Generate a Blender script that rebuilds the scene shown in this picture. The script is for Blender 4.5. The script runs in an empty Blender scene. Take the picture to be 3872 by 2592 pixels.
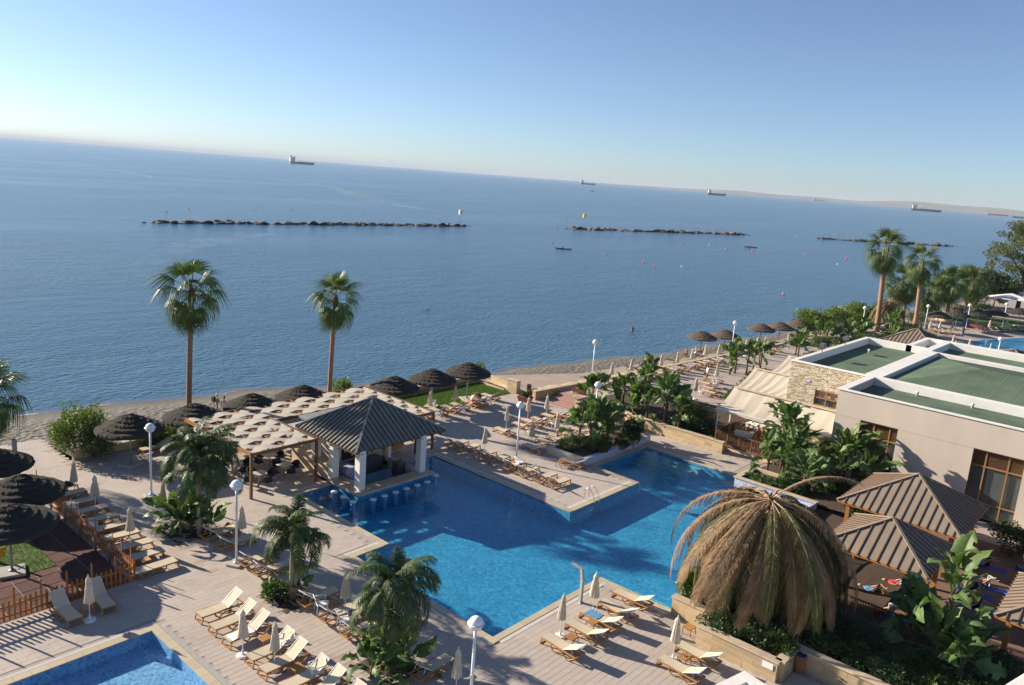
# Seaside hotel terrace with pools, seen from an upper balcony.
# World frame: metres, X and Y along the edges of the pool, Z up from the pool deck. Most positions are image pixels unprojected and baked as numbers.
import bpy, bmesh, math, random
from math import sin, cos, pi, radians, sqrt, atan2
from mathutils import Vector, Matrix
random.seed(7)
scene = bpy.context.scene
COL = scene.collection
R = random.Random(11)

# ------------------------------------------------------------------ camera
CAM_H = 20.0
HEADING = radians(130.8746)      # direction the lens points, in plan
PITCH = radians(11.871)          # looking down
ROLL = radians(4.334)            # horizon falls to the right
cam = bpy.data.cameras.new('camera')
cam.sensor_width = 36.0
cam.lens = 27.826
cam.clip_start = 0.1
cam.clip_end = 200000.0
camo = bpy.data.objects.new('camera', cam)
COL.objects.link(camo)
fwd = Vector((cos(PITCH) * cos(HEADING), cos(PITCH) * sin(HEADING), -sin(PITCH)))
right = Vector((sin(HEADING), -cos(HEADING), 0))
up = right.cross(fwd)
r2 = cos(ROLL) * right + sin(ROLL) * up
u2 = right * -sin(ROLL) + up * cos(ROLL)
m = Matrix((r2, u2, -fwd)).transposed().to_4x4()
m.translation = (0, 0, CAM_H)
camo.matrix_world = m
scene.camera = camo

# ------------------------------------------------------------------ sky, sun, exposure
SUN_TRAVEL = radians(18.7)       # plan direction in which shadows fall
SUN_ELEV = radians(21.5)
world = bpy.data.worlds.new('World')
scene.world = world
world.use_nodes = True
wn = world.node_tree
bg = wn.nodes['Background']
sky = wn.nodes.new('ShaderNodeTexSky')
sky.sky_type = 'NISHITA'
sky.sun_disc = False
sky.sun_elevation = SUN_ELEV
sky.sun_rotation = radians(90) - (SUN_TRAVEL + pi)
sky.altitude = 0
sky.air_density = 0.75
sky.dust_density = 0.22
sky.ozone_density = 5.0
hs = wn.nodes.new('ShaderNodeHueSaturation')      # thin milky air: a little less colour in the whole sky
hs.inputs['Saturation'].default_value = 0.88
hs.inputs['Value'].default_value = 1.0
wn.links.new(sky.outputs[0], hs.inputs['Color'])
wn.links.new(hs.outputs[0], bg.inputs[0])
bg.inputs[1].default_value = 0.068
sun = bpy.data.lights.new('sun', 'SUN')
sun.energy = 5.0
sun.angle = radians(0.5)
sun.color = (1.0, 0.88, 0.72)
suno = bpy.data.objects.new('sun', sun)
COL.objects.link(suno)
sdir = Vector((cos(SUN_ELEV) * cos(SUN_TRAVEL), cos(SUN_ELEV) * sin(SUN_TRAVEL), -sin(SUN_ELEV)))
suno.rotation_euler = sdir.to_track_quat('-Z', 'Y').to_euler()
suno.location = (-60, 20, 60)
vs = scene.view_settings
vs.view_transform = 'Standard'
vs.look = 'None'
vs.exposure = 1.08
vs.gamma = 1.0
vs.use_curve_mapping = False
scene.cycles.max_bounces = 8
scene.cycles.transparent_max_bounces = 12
scene.cycles.volume_bounces = 0
scene.cycles.use_denoising = True

# ------------------------------------------------------------------ materials
MT = {}
def _new(name):
    mt = bpy.data.materials.new(name)
    mt.use_nodes = True
    nt = mt.node_tree
    return mt, nt, nt.nodes['Principled BSDF']
def _n(nt, t, **kw):
    n = nt.nodes.new(t)
    for k, v in kw.items():
        setattr(n, k, v)
    return n
def _mixc(nt, fac, a, b, mode='MIX'):
    n = nt.nodes.new('ShaderNodeMix')
    n.data_type = 'RGBA'
    n.blend_type = mode
    for sock, v in ((0, fac), (6, a), (7, b)):
        if hasattr(v, 'is_linked') or hasattr(v, 'links'):
            nt.links.new(v, n.inputs[sock])
        elif isinstance(v, (int, float)):
            n.inputs[sock].default_value = v
        else:
            n.inputs[sock].default_value = (*v, 1)
    return n.outputs[2]
def _noise(nt, vec, scale, detail=3, rough=.55):
    n = _n(nt, 'ShaderNodeTexNoise')
    n.inputs['Scale'].default_value = scale
    n.inputs['Detail'].default_value = detail
    n.inputs['Roughness'].default_value = rough
    nt.links.new(vec, n.inputs['Vector'])
    return n.outputs[0]
def _map(nt, vec, scale):
    n = _n(nt, 'ShaderNodeMapping')
    n.inputs['Scale'].default_value = scale
    nt.links.new(vec, n.inputs['Vector'])
    return n.outputs[0]
def _ramp(nt, fac, stops):
    n = _n(nt, 'ShaderNodeValToRGB')
    el = n.color_ramp.elements
    while len(el) < len(stops):
        el.new(0.5)
    for e, (p, c) in zip(el, stops):
        e.position = p
        e.color = (*c, 1)
    nt.links.new(fac, n.inputs[0])
    return n.outputs[0]
def _bump(nt, bsdf, h, strength, dist):
    b = _n(nt, 'ShaderNodeBump')
    b.inputs['Strength'].default_value = strength
    b.inputs['Distance'].default_value = dist
    nt.links.new(h, b.inputs['Height'])
    nt.links.new(b.outputs[0], bsdf.inputs['Normal'])
    return b
def mat(name, col, rough=.6, var=.18, scale=5., bump=0., bscale=60., bdist=.01, metal=0., spec=.4,
        objvar=0., stretch=None, transl=0., tint=False, dirt=0.):
    """plain material: base colour broken up by noise, by object and by fine relief"""
    mt, nt, b = _new(name)
    tc = _n(nt, 'ShaderNodeTexCoord')
    vec = tc.outputs['Object']
    if stretch:
        vec = _map(nt, vec, stretch)
    lo = [c * (1 - var) for c in col]
    hi = [min(1, c * (1 + var)) for c in col]
    c = _ramp(nt, _noise(nt, vec, scale, 4), [(.3, lo), (.7, hi)])
    if dirt:
        dn = _ramp(nt, _noise(nt, vec, scale * .23, 5, .7), [(.45, (1, 1, 1)), (.75, (1 - dirt,) * 3)])
        c = _mixc(nt, 1., c, dn, 'MULTIPLY')
    if objvar or tint:
        oi = _n(nt, 'ShaderNodeObjectInfo')
        f = oi.outputs['Random']
        if tint:
            at = _n(nt, 'ShaderNodeAttribute', attribute_name='tint')
            ad = _n(nt, 'ShaderNodeMath', operation='ADD')
            nt.links.new(f, ad.inputs[0]); nt.links.new(at.outputs['Fac'], ad.inputs[1])
            fr = _n(nt, 'ShaderNodeMath', operation='FRACT')
            nt.links.new(ad.outputs[0], fr.inputs[0]); f = fr.outputs[0]
        v = objvar or .15
        t = _ramp(nt, f, [(0, (1 - v, 1 - v, 1 - v)), (.5, (1, 1 - v * .25, 1 - v * .4)), (1, (min(1.25, 1 + v * .6),) * 3)])
        c = _mixc(nt, 1., c, t, 'MULTIPLY')
    nt.links.new(c, b.inputs['Base Color'])
    b.inputs['Roughness'].default_value = rough
    b.inputs['Metallic'].default_value = metal
    b.inputs['Specular IOR Level'].default_value = spec
    if bump:
        _bump(nt, b, _noise(nt, vec, bscale, 3), bump, bdist)
    if transl:
        tr = _n(nt, 'ShaderNodeBsdfTranslucent')
        hs = _mixc(nt, 1., c, (1.0, 1.25, .5) if ('leaf' in name or 'frond' in name or name == 'grass') else (1., .95, .85), 'MULTIPLY')
        nt.links.new(hs, tr.inputs[0])
        mx = _n(nt, 'ShaderNodeMixShader')
        mx.inputs[0].default_value = transl
        nt.links.new(b.outputs[0], mx.inputs[1]); nt.links.new(tr.outputs[0], mx.inputs[2])
        nt.links.new(mx.outputs[0], nt.nodes['Material Output'].inputs[0])
    MT[name] = mt
    return mt

mat('paving', (.45, .39, .34), .75, .06, 1.3, .15, 90, .003, tint=True, objvar=.045, dirt=.22)
mat('paving_red', (.42, .33, .28), .75, .12, 3.0, .25, 90, .004, tint=True, objvar=.22)
mat('grout', (.345, .295, .255), .9, .15, 8)
mat('paving_far', (.40, .33, .29), .8, .12, .9, .2, 14, .01, dirt=.2)
mat('promenade', (.36, .29, .23), .85, .12, .6, .2, 10, .01, dirt=.2)
mat('coping', (.47, .40, .28), .55, .10, 7, .1, 60, .004, objvar=.10)
mat('grate', (.66, .64, .60), .5, .08, 30, .5, 120, .006)
mat('limestone', (.50, .385, .235), .8, .13, 2.6, .3, 40, .006, objvar=.20, dirt=.15)
mat('limestone_cap', (.48, .39, .28), .8, .13, 2.6, .3, 40, .006, objvar=.12, dirt=.2)
mat('rough_rock', (.44, .35, .22), .9, .3, 3, .9, 7, .12)
mat('plaster_pink', (.55, .47, .395), .85, .05, .6, .15, 120, .003, dirt=.12, stretch=(1, 1, .35))
mat('plaster_cream', (.60, .54, .44), .8, .05, 1.5, .1, 80, .003, dirt=.08)
mat('plaster_white', (.74, .71, .66), .75, .05, 1.5, .1, 80, .003, dirt=.06)
mat('plaster_peach', (.58, .43, .31), .8, .06, 1.5, .1, 80, .003, dirt=.08)
mat('plaster_orange', (.55, .27, .06), .8, .06, 1.5, .1, 80, .003, dirt=.08)
mat('parapet_white', (.72, .70, .66), .75, .04, 1.2, .1, 60, .003, dirt=.10)
mat('roof_felt', (.105, .160, .100), .95, .2, .5, .35, 120, .006, dirt=.38, objvar=.08)
mat('flat_roof', (.23, .23, .25), .95, .25, .8, .3, 40, .01, dirt=.3)
mat('bar_roof_metal', (.23, .21, .175), .75, .12, 1.2, .06, 20, .004, metal=.0, spec=.2, dirt=.12)
mat('bar_roof_seam', (.085, .09, .082), .5, .1, 3, metal=.15)
mat('bar_hip', (.26, .28, .27), .5, .1, 3, metal=.2)
mat('pav_metal', (.23, .19, .15), .75, .09, 1.2, .06, 18, .004, metal=.0, spec=.2, dirt=.10)
mat('pav_seam', (.20, .125, .09), .5, .12, 3, metal=.1)
mat('wood', (.40, .175, .05), .5, .18, 6, .15, 50, .003, stretch=(3, 14, 14), objvar=.18)
mat('resin_wood', (.37, .18, .058), .42, .12, 8, .08, 60, .002, objvar=.12)
mat('rail_wood', (.19, .095, .045), .6, .2, 6, .15, 50, .003, objvar=.2)
mat('wood_dark', (.145, .075, .035), .6, .2, 6, .15, 50, .003, stretch=(3, 14, 14), objvar=.15)
mat('wood_deck', (.20, .12, .085), .75, .22, 1.0, .2, 40, .004, stretch=(1.2, 9, 9), dirt=.2)
mat('wood_picket', (.36, .13, .025), .6, .2, 6, .2, 60, .003, stretch=(10, 10, 2), objvar=.25)
mat('sling', (.54, .475, .35), .75, .05, 4, .12, 260, .002, objvar=.07)
mat('canvas', (.68, .63, .54), .85, .05, 3, .12, 30, .006, objvar=.08, transl=.30, dirt=.10)
mat('sail', (.56, .52, .44), .85, .04, 2, .08, 12, .01, objvar=.05, transl=.22, dirt=.06)
mat('awning', (.58, .51, .41), .85, .05, 1.0, .10, 3, .02, transl=.08, dirt=.06, stretch=(3, .4, 1))
mat('white_plastic', (.76, .76, .77), .35, .03, 6, objvar=.05)
mat('lamp_white', (.74, .75, .76), .3, .03, 5)
mat('globe', (.84, .84, .85), .18, .02, 5, spec=.5)
mat('steel', (.60, .60, .60), .25, .08, 20, metal=1.)
mat('grey_metal', (.30, .31, .31), .45, .1, 10, metal=.5)
mat('navy_weave', (.016, .020, .034), .55, .25, 40, .4, 150, .004)
mat('table_top', (.50, .44, .37), .45, .08, 6)
mat('thatch', (.046, .039, .034), .95, .55, 7, 1., 22, .05, stretch=(5, 5, 1.0), objvar=.12)
mat('thatch_light', (.10, .078, .058), .95, .45, 9, .9, 26, .03, stretch=(5, 5, 1.2), objvar=.12)
mat('concrete', (.38, .36, .33), .9, .12, 4, .3, 60, .006)
mat('trunk_palm', (.30, .175, .105), .9, .25, 3, .8, 9, .04, stretch=(.6, .6, 8))
mat('trunk_grey', (.33, .27, .20), .9, .25, 3, .6, 9, .03, stretch=(.8, .8, 7))
mat('trunk_brown', (.14, .085, .05), .95, .35, 4, .8, 14, .05)
mat('leaf_fan', (.070, .115, .034), .5, .35, 2.2, spec=.3, transl=.22, objvar=.22)
mat('leaf_fan_young', (.16, .20, .045), .4, .3, 2.2, transl=.3, objvar=.15)
mat('leaf_pinnate', (.062, .102, .034), .5, .35, 3.0, spec=.3, transl=.22, objvar=.25)
mat('leaf_paddle', (.105, .170, .058), .5, .32, 2.0, spec=.3, transl=.24, objvar=.35)
mat('leaf_shrub', (.080, .135, .036), .5, .45, 2.0, transl=.25, objvar=.2)
mat('leaf_light', (.135, .190, .035), .5, .35, 2.0, transl=.3, objvar=.15)
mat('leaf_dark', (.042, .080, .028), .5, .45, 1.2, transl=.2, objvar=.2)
mat('leaf_grey', (.125, .145, .050), .55, .4, .6, transl=.22, objvar=.2)
mat('leaf_bluegreen', (.065, .115, .050), .5, .4, 2.5, transl=.2, objvar=.15)
mat('flower_orange', (.62, .13, .03), .6, .3, 20)
mat('flower_red', (.55, .03, .06), .6, .3, 20)
mat('frond_dead', (.245, .168, .095), .85, .30, 2.0, objvar=.40, transl=.10)
mat('frond_fading', (.105, .108, .038), .7, .35, 1.6, objvar=.30, transl=.15)
mat('rachis_dead', (.38, .26, .16), .8, .2, 3)
mat('soil', (.075, .05, .035), .95, .3, 6, .8, 20, .03)
mat('grass', (.105, .185, .028), .8, .35, 3.0, transl=.2)
mat('turf', (.075, .12, .025), .9, .35, 2.5, .6, 30, .03)
mat('rubber', (.115, .052, .048), .95, .3, 2.2, .3, 60, .006, dirt=.35, objvar=.25)
mat('terracotta', (.42, .15, .085), .8, .12, 6, .1, 60, .003)
mat('step_red', (.36, .215, .175), .8, .12, 4, .1, 60, .003)
mat('curtain', (.34, .36, .36), .8, .25, 3, .4, 6, .04, stretch=(14, 14, .3))
mat('frame_wood', (.30, .165, .075), .55, .15, 6, .1, 60, .002, stretch=(4, 4, 12))
mat('reveal_red', (.35, .16, .12), .8, .1, 4)
mat('blue_mat', (.02, .075, .34), .7, .1, 8)
mat('skin', (.47, .26, .17), .5, .08, 10)
mat('skin_tan', (.36, .175, .10), .5, .08, 10)
mat('cloth_black', (.012, .012, .015), .8, .2, 10)
mat('cloth_white', (.72, .70, .68), .8, .05, 10)
mat('cloth_blue', (.10, .26, .45), .8, .1, 10)
mat('cloth_red', (.55, .04, .07), .8, .1, 10)
mat('cloth_pink', (.68, .42, .42), .8, .1, 10)
mat('cloth_green', (.10, .16, .08), .8, .1, 10)
mat('cloth_grey', (.30, .31, .30), .8, .1, 10)
mat('cloth_yellow', (.65, .60, .10), .8, .1, 10)
mat('hair_dark', (.02, .013, .01), .6, .2, 20)
mat('hair_grey', (.42, .40, .38), .7, .1, 20)
mat('hair_blond', (.45, .28, .12), .6, .1, 20)
mat('bag_orange', (.45, .13, .04), .6, .1, 10)
mat('towel', (.72, .72, .74), .9, .06, 12, .3, 60, .006)
mat('toy_yellow', (.60, .27, .01), .35, .05, 5)
mat('toy_blue', (.06, .16, .50), .4, .05, 5)
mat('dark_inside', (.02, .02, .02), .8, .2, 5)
mat('appliance', (.10, .10, .11), .35, .1, 5)
mat('ledger_blue', (.10, .16, .45), .5, .1, 5)
mat('sign_white', (.75, .75, .76), .5, .03, 5)
mat('liner_blue', (.03, .06, .22), .35, .15, 10, .5, 25, .03)
mat('buoy_pink', (.85, .12, .16), .4, .06, 6)
mat('buoy_white', (.8, .8, .78), .4, .06, 6)
mat('kayak', (.10, .10, .07), .4, .1, 6)
mat('hull_dark', (.055, .060, .075), .6, .15, .08)
mat('hull_grey', (.22, .24, .28), .6, .12, .08)
mat('hull_red', (.34, .105, .085), .7, .15, .06)
mat('hull_pale', (.50, .46, .42), .7, .2, .06)
mat('ship_white', (.70, .69, .66), .6, .05, .2)
mat('rock', (.13, .115, .10), .9, .3, 1.2, .7, 4, .12, objvar=.35)
mat('headland', (.20, .17, .125), .95, .3, .002)
mat('wicker', (.10, .07, .03), .6, .3, 30, .3, 90, .003)
mat('wicker_frame', (.012, .018, .014), .5, .2, 10)
mat('bark_dark', (.10, .07, .05), .95, .3, 4, .7, 12, .05)
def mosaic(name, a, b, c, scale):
    """small glass tiles in mixed blues: one colour per cell, in the pools also painted wave-light mottling"""
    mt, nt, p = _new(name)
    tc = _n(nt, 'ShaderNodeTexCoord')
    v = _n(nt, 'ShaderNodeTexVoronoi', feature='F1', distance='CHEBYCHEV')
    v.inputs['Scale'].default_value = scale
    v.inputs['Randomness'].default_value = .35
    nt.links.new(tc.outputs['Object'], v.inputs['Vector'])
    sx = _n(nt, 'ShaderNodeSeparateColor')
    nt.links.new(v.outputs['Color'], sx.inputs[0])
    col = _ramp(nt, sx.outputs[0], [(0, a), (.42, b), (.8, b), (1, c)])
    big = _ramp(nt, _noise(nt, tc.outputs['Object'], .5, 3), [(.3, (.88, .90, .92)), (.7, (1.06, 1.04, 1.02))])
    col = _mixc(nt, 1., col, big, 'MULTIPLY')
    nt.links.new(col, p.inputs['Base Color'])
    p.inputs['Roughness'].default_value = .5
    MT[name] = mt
mosaic('pool_mosaic', (.028, .20, .38), (.040, .30, .49), (.085, .40, .57), 7.)  # mixed blues also paint the mottled light of the waves on the floor
mosaic('pool_mosaic_pale', (.09, .22, .46), (.20, .42, .64), (.34, .56, .74), 11.)
mosaic('pool_step', (.12, .30, .36), (.22, .44, .48), (.34, .55, .56), 9.)
mosaic('mosaic_wall', (.20, .24, .40), (.44, .47, .58), (.66, .68, .72), 14.)

def water(name, tint, wav, strength):
    """still pool water: clear film tinted by depth with a mirror coat that follows Fresnel"""
    mt, nt, p = _new(name)
    nt.nodes.remove(p)
    tc = _n(nt, 'ShaderNodeTexCoord')
    h = _noise(nt, tc.outputs['Object'], wav, 3, .6)
    b = _n(nt, 'ShaderNodeBump')
    b.inputs['Strength'].default_value = strength
    b.inputs['Distance'].default_value = .05
    nt.links.new(h, b.inputs['Height'])
    t = _n(nt, 'ShaderNodeBsdfTransparent')
    t.inputs[0].default_value = (*tint, 1)
    g = _n(nt, 'ShaderNodeBsdfGlossy')
    g.inputs['Roughness'].default_value = .03
    lw = _n(nt, 'ShaderNodeLayerWeight')
    lw.inputs['Blend'].default_value = .5
    nt.links.new(b.outputs[0], lw.inputs['Normal'])
    pw = _n(nt, 'ShaderNodeMath', operation='POWER')      # Schlick's curve, the same from above and below
    pw.inputs[1].default_value = 5.
    nt.links.new(lw.outputs['Facing'], pw.inputs[0])
    f = _n(nt, 'ShaderNodeMath', operation='MULTIPLY_ADD')
    f.inputs[1].default_value = .96; f.inputs[2].default_value = .025
    nt.links.new(pw.outputs[0], f.inputs[0])
    nt.links.new(b.outputs[0], g.inputs['Normal'])
    mx = _n(nt, 'ShaderNodeMixShader')
    nt.links.new(f.outputs[0], mx.inputs[0])
    nt.links.new(t.outputs[0], mx.inputs[1]); nt.links.new(g.outputs[0], mx.inputs[2])
    nt.links.new(mx.outputs[0], nt.nodes['Material Output'].inputs[0])
    MT[name] = mt
water('pool_water', (.80, .93, .98), 1.6, .35)
water('kids_water', (.86, .95, .98), 1.6, .3)

def sea_material():
    mt, nt, p = _new('sea')
    tc = _n(nt, 'ShaderNodeTexCoord')
    o = tc.outputs['Object']
    n1 = _noise(nt, _map(nt, o, (1.0, .6, 1)), 1.9, 4, .62)
    n2 = _noise(nt, _map(nt, o, (1.0, .5, 1)), .30, 3, .55)
    n3 = _noise(nt, _map(nt, o, (1.1, .35, 1)), .014, 5, .62)
    a = _n(nt, 'ShaderNodeMath', operation='MULTIPLY'); a.inputs[1].default_value = 1.1
    nt.links.new(n2, a.inputs[0])
    s = _n(nt, 'ShaderNodeMath', operation='ADD')
    nt.links.new(n1, s.inputs[0]); nt.links.new(a.outputs[0], s.inputs[1])
    # calm slicks and ruffled patches
    st = _n(nt, 'ShaderNodeMapRange')
    st.inputs[1].default_value = .40; st.inputs[2].default_value = .56
    st.inputs[3].default_value = .30; st.inputs[4].default_value = 1.
    nt.links.new(n3, st.inputs[0])
    b = _n(nt, 'ShaderNodeBump')
    b.inputs['Distance'].default_value = .28
    nt.links.new(st.outputs[0], b.inputs['Strength'])
    nt.links.new(s.outputs[0], b.inputs['Height'])
    nt.links.new(b.outputs[0], p.inputs['Normal'])
    col = _ramp(nt, n3, [(.35, (.022, .080, .150)), (.65, (.050, .130, .215))])
    nt.links.new(col, p.inputs['Base Color'])
    p.inputs['Roughness'].default_value = .2
    p.inputs['IOR'].default_value = 1.33
    p.inputs['Specular IOR Level'].default_value = .34
    MT['sea'] = mt
sea_material()

def sand_material():
    mt, nt, p = _new('sand')
    tc = _n(nt, 'ShaderNodeTexCoord')
    o = tc.outputs['Object']
    c = _ramp(nt, _noise(nt, o, 1.4, 5, .65), [(.3, (.085, .077, .064)), (.7, (.150, .135, .112))])
    sp = _n(nt, 'ShaderNodeSeparateXYZ')
    nt.links.new(o, sp.inputs[0])
    wet = _n(nt, 'ShaderNodeMapRange')
    wet.inputs[1].default_value = -.98; wet.inputs[2].default_value = -.66
    wet.inputs[3].default_value = .42; wet.inputs[4].default_value = 1.
    nt.links.new(sp.outputs[2], wet.inputs[0])
    cc = _mixc(nt, 1., c, wet.outputs[0], 'MULTIPLY')
    nt.links.new(cc, p.inputs['Base Color'])
    p.inputs['Roughness'].default_value = .9
    v = _n(nt, 'ShaderNodeTexVoronoi', feature='SMOOTH_F1')
    v.inputs['Scale'].default_value = 2.6
    nt.links.new(o, v.inputs['Vector'])
    dryb = _n(nt, 'ShaderNodeMapRange')
    dryb.inputs[1].default_value = -.75; dryb.inputs[2].default_value = -.5
    dryb.inputs[3].default_value = .12; dryb.inputs[4].default_value = 1.
    nt.links.new(sp.outputs[2], dryb.inputs[0])
    b = _bump(nt, p, v.outputs['Distance'], 1., .22)
    nt.links.new(dryb.outputs[0], b.inputs['Strength'])
    MT['sand'] = mt
sand_material()

def rubble_material():
    mt, nt, p = _new('rubble_cladding')
    tc = _n(nt, 'ShaderNodeTexCoord')
    o = _map(nt, tc.outputs['Object'], (3.2, 3.2, 9.))
    v = _n(nt, 'ShaderNodeTexVoronoi', feature='F1')
    v.inputs['Scale'].default_value = 1.
    nt.links.new(o, v.inputs['Vector'])
    d = _n(nt, 'ShaderNodeTexVoronoi', feature='DISTANCE_TO_EDGE')
    d.inputs['Scale'].default_value = 1.
    nt.links.new(o, d.inputs['Vector'])
    sx = _n(nt, 'ShaderNodeSeparateColor')
    nt.links.new(v.outputs['Color'], sx.inputs[0])
    c = _ramp(nt, sx.outputs[0], [(0, (.34, .25, .15)), (.4, (.52, .44, .31)), (1, (.68, .62, .50))])
    nt.links.new(c, p.inputs['Base Color'])
    p.inputs['Roughness'].default_value = .9
    rp = _ramp(nt, d.outputs[0], [(0, (0, 0, 0)), (.12, (1, 1, 1))])
    _bump(nt, p, rp, .9, .05)
    MT['rubble_cladding'] = mt
rubble_material()

def checked_cloth():
    mt, nt, p = _new('gingham')
    tc = _n(nt, 'ShaderNodeTexCoord')
    ch = _n(nt, 'ShaderNodeTexChecker')
    ch.inputs['Scale'].default_value = 16
    ch.inputs[1].default_value = (.10, .12, .30, 1)
    ch.inputs[2].default_value = (.62, .64, .70, 1)
    nt.links.new(tc.outputs['Object'], ch.inputs[0])
    nt.links.new(ch.outputs[0], p.inputs['Base Color'])
    p.inputs['Roughness'].default_value = .8
    MT['gingham'] = mt
checked_cloth()

def glass_material():
    mt, nt, p = _new('window_glass')
    p.inputs['Base Color'].default_value = (.05, .06, .06, 1)
    p.inputs['Roughness'].default_value = .06
    p.inputs['Transmission Weight'].default_value = .0
    p.inputs['Specular IOR Level'].default_value = .6
    p.inputs['Alpha'].default_value = .35
    MT['window_glass'] = mt
glass_material()

def foam_material():
    mt, nt, p = _new('foam')
    tc = _n(nt, 'ShaderNodeTexCoord')
    n = _noise(nt, tc.outputs['Object'], 1.3, 6, .7)
    c = _ramp(nt, n, [(.3, (.55, .58, .60)), (.7, (.80, .80, .80))])
    nt.links.new(c, p.inputs['Base Color'])
    a = _ramp(nt, n, [(.40, (0, 0, 0)), (.62, (.85, .85, .85))])
    nt.links.new(a, p.inputs['Alpha'])
    p.inputs['Roughness'].default_value = .5
    MT['foam'] = mt
foam_material()
def film_material():
    mt, nt, p = _new('wash_film')
    tc = _n(nt, 'ShaderNodeTexCoord')
    b = _bump(nt, p, _noise(nt, tc.outputs['Object'], 1.5, 3), .12, .03)
    p.inputs['Base Color'].default_value = (.10, .105, .11, 1)
    p.inputs['Roughness'].default_value = .08
    MT['wash_film'] = mt
film_material()

mat('far_water', (.03, .22, .46), .12, .15, .3, .1, 2., .02)

# ------------------------------------------------------------------ geometry helpers
class MB:
    """collects boxes, bars, tubes, lathes and ribbons and links them as one mesh object"""
    def __init__(s):
        s.v = []; s.f = []; s.t = None
    def add(s, vs, fs):
        o = len(s.v)
        s.v.extend([tuple(p) for p in vs])
        s.f.extend([tuple(i + o for i in f) for f in fs])
        return s
    def bx(s, x0, x1, y0, y1, z0, z1):
        return s.add([(x0, y0, z0), (x1, y0, z0), (x1, y1, z0), (x0, y1, z0), (x0, y0, z1), (x1, y0, z1), (x1, y1, z1), (x0, y1, z1)],
                     [(3, 2, 1, 0), (4, 5, 6, 7), (0, 1, 5, 4), (1, 2, 6, 5), (2, 3, 7, 6), (3, 0, 4, 7)])
    def cbx(s, x0, x1, y0, y1, z0, z1, b=.01):
        """box with chamfered top edges"""
        return s.add([(x0, y0, z0), (x1, y0, z0), (x1, y1, z0), (x0, y1, z0), (x0, y0, z1 - b), (x1, y0, z1 - b), (x1, y1, z1 - b), (x0, y1, z1 - b),
                      (x0 + b, y0 + b, z1), (x1 - b, y0 + b, z1), (x1 - b, y1 - b, z1), (x0 + b, y1 - b, z1)],
                     [(3, 2, 1, 0), (0, 1, 5, 4), (1, 2, 6, 5), (2, 3, 7, 6), (3, 0, 4, 7), (4, 5, 9, 8), (5, 6, 10, 9), (6, 7, 11, 10), (7, 4, 8, 11), (8, 9, 10, 11)])
    def beam(s, p, q, w, h, upv=(0, 0, 1)):
        p = Vector(p); q = Vector(q); d = (q - p).normalized()
        sd = d.cross(Vector(upv))
        if sd.length < 1e-4:
            sd = d.cross(Vector((1, 0, 0)))
        sd.normalize(); un = sd.cross(d).normalized()
        a = sd * w / 2; b = un * h / 2
        return s.add([p - a - b, p + a - b, p + a + b, p - a + b, q - a - b, q + a - b, q + a + b, q - a + b],
                     [(0, 1, 2, 3), (7, 6, 5, 4), (0, 4, 5, 1), (1, 5, 6, 2), (2, 6, 7, 3), (3, 7, 4, 0)])
    def tube(s, pts, r, n=8, cap=True):
        pts = [Vector(p) for p in pts]
        rs = r if isinstance(r, (list, tuple)) else [r] * len(pts)
        o = len(s.v); ref = None
        for i, p in enumerate(pts):
            d = (pts[min(i + 1, len(pts) - 1)] - pts[max(i - 1, 0)]).normalized()
            if ref is None:
                ref = d.orthogonal().normalized()
            ref = (ref - d * ref.dot(d))
            if ref.length < 1e-5:
                ref = d.orthogonal()
            ref.normalize(); b = d.cross(ref)
            for k in range(n):
                a = 2 * pi * k / n
                s.v.append(tuple(p + (ref * cos(a) + b * sin(a)) * rs[i]))
        for i in range(len(pts) - 1):
            for k in range(n):
                k2 = (k + 1) % n
                s.f.append((o + i * n + k, o + i * n + k2, o + (i + 1) * n + k2, o + (i + 1) * n + k))
        if cap:
            s.f.append(tuple(o + k for k in range(n - 1, -1, -1)))
            s.f.append(tuple(o + (len(pts) - 1) * n + k for k in range(n)))
        return s
    def lathe(s, prof, n=16, c=(0, 0, 0), rad=None):
        o = len(s.v)
        for i, (r, z) in enumerate(prof):
            for k in range(n):
                a = 2 * pi * k / n
                rr = r * (rad(i, k) if rad else 1)
                s.v.append((c[0] + rr * cos(a), c[1] + rr * sin(a), c[2] + z))
        for i in range(len(prof) - 1):
            for k in range(n):
                k2 = (k + 1) % n
                s.f.append((o + i * n + k, o + i * n + k2, o + (i + 1) * n + k2, o + (i + 1) * n + k))
        s.f.append(tuple(o + k for k in range(n - 1, -1, -1)))
        s.f.append(tuple(o + (len(prof) - 1) * n + k for k in range(n)))
        return s
    def ribbon(s, pts, ws, sides):
        o = len(s.v)
        for p, w, sd in zip(pts, ws, sides):
            p = Vector(p); sd = Vector(sd)
            s.v.append(tuple(p - sd * w)); s.v.append(tuple(p + sd * w))
        for i in range(len(pts) - 1):
            s.f.append((o + 2 * i, o + 2 * i + 1, o + 2 * i + 3, o + 2 * i + 2))
        return s
    def quad(s, a, b, c, d):
        return s.add([a, b, c, d], [(0, 1, 2, 3)])
    def poly(s, pts):
        return s.add(pts, [tuple(range(len(pts)))])
    def mesh(s, name, mt, smooth=False):
        me = bpy.data.meshes.new(name)
        me.from_pydata(s.v, [], s.f)
        if s.t is not None:
            at = me.attributes.new('tint', 'FLOAT', 'FACE')
            at.data.foreach_set('value', s.t)
        if mt:
            me.materials.append(MT[mt] if isinstance(mt, str) else mt)
        if smooth:
            me.polygons.foreach_set('use_smooth', [True] * len(me.polygons))
        me.update()
        return me
    def build(s, name, mt, parent=None, smooth=False, loc=None, rot=None):
        return ob(name, s.mesh(name, mt, smooth), parent, loc, rot)
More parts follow.
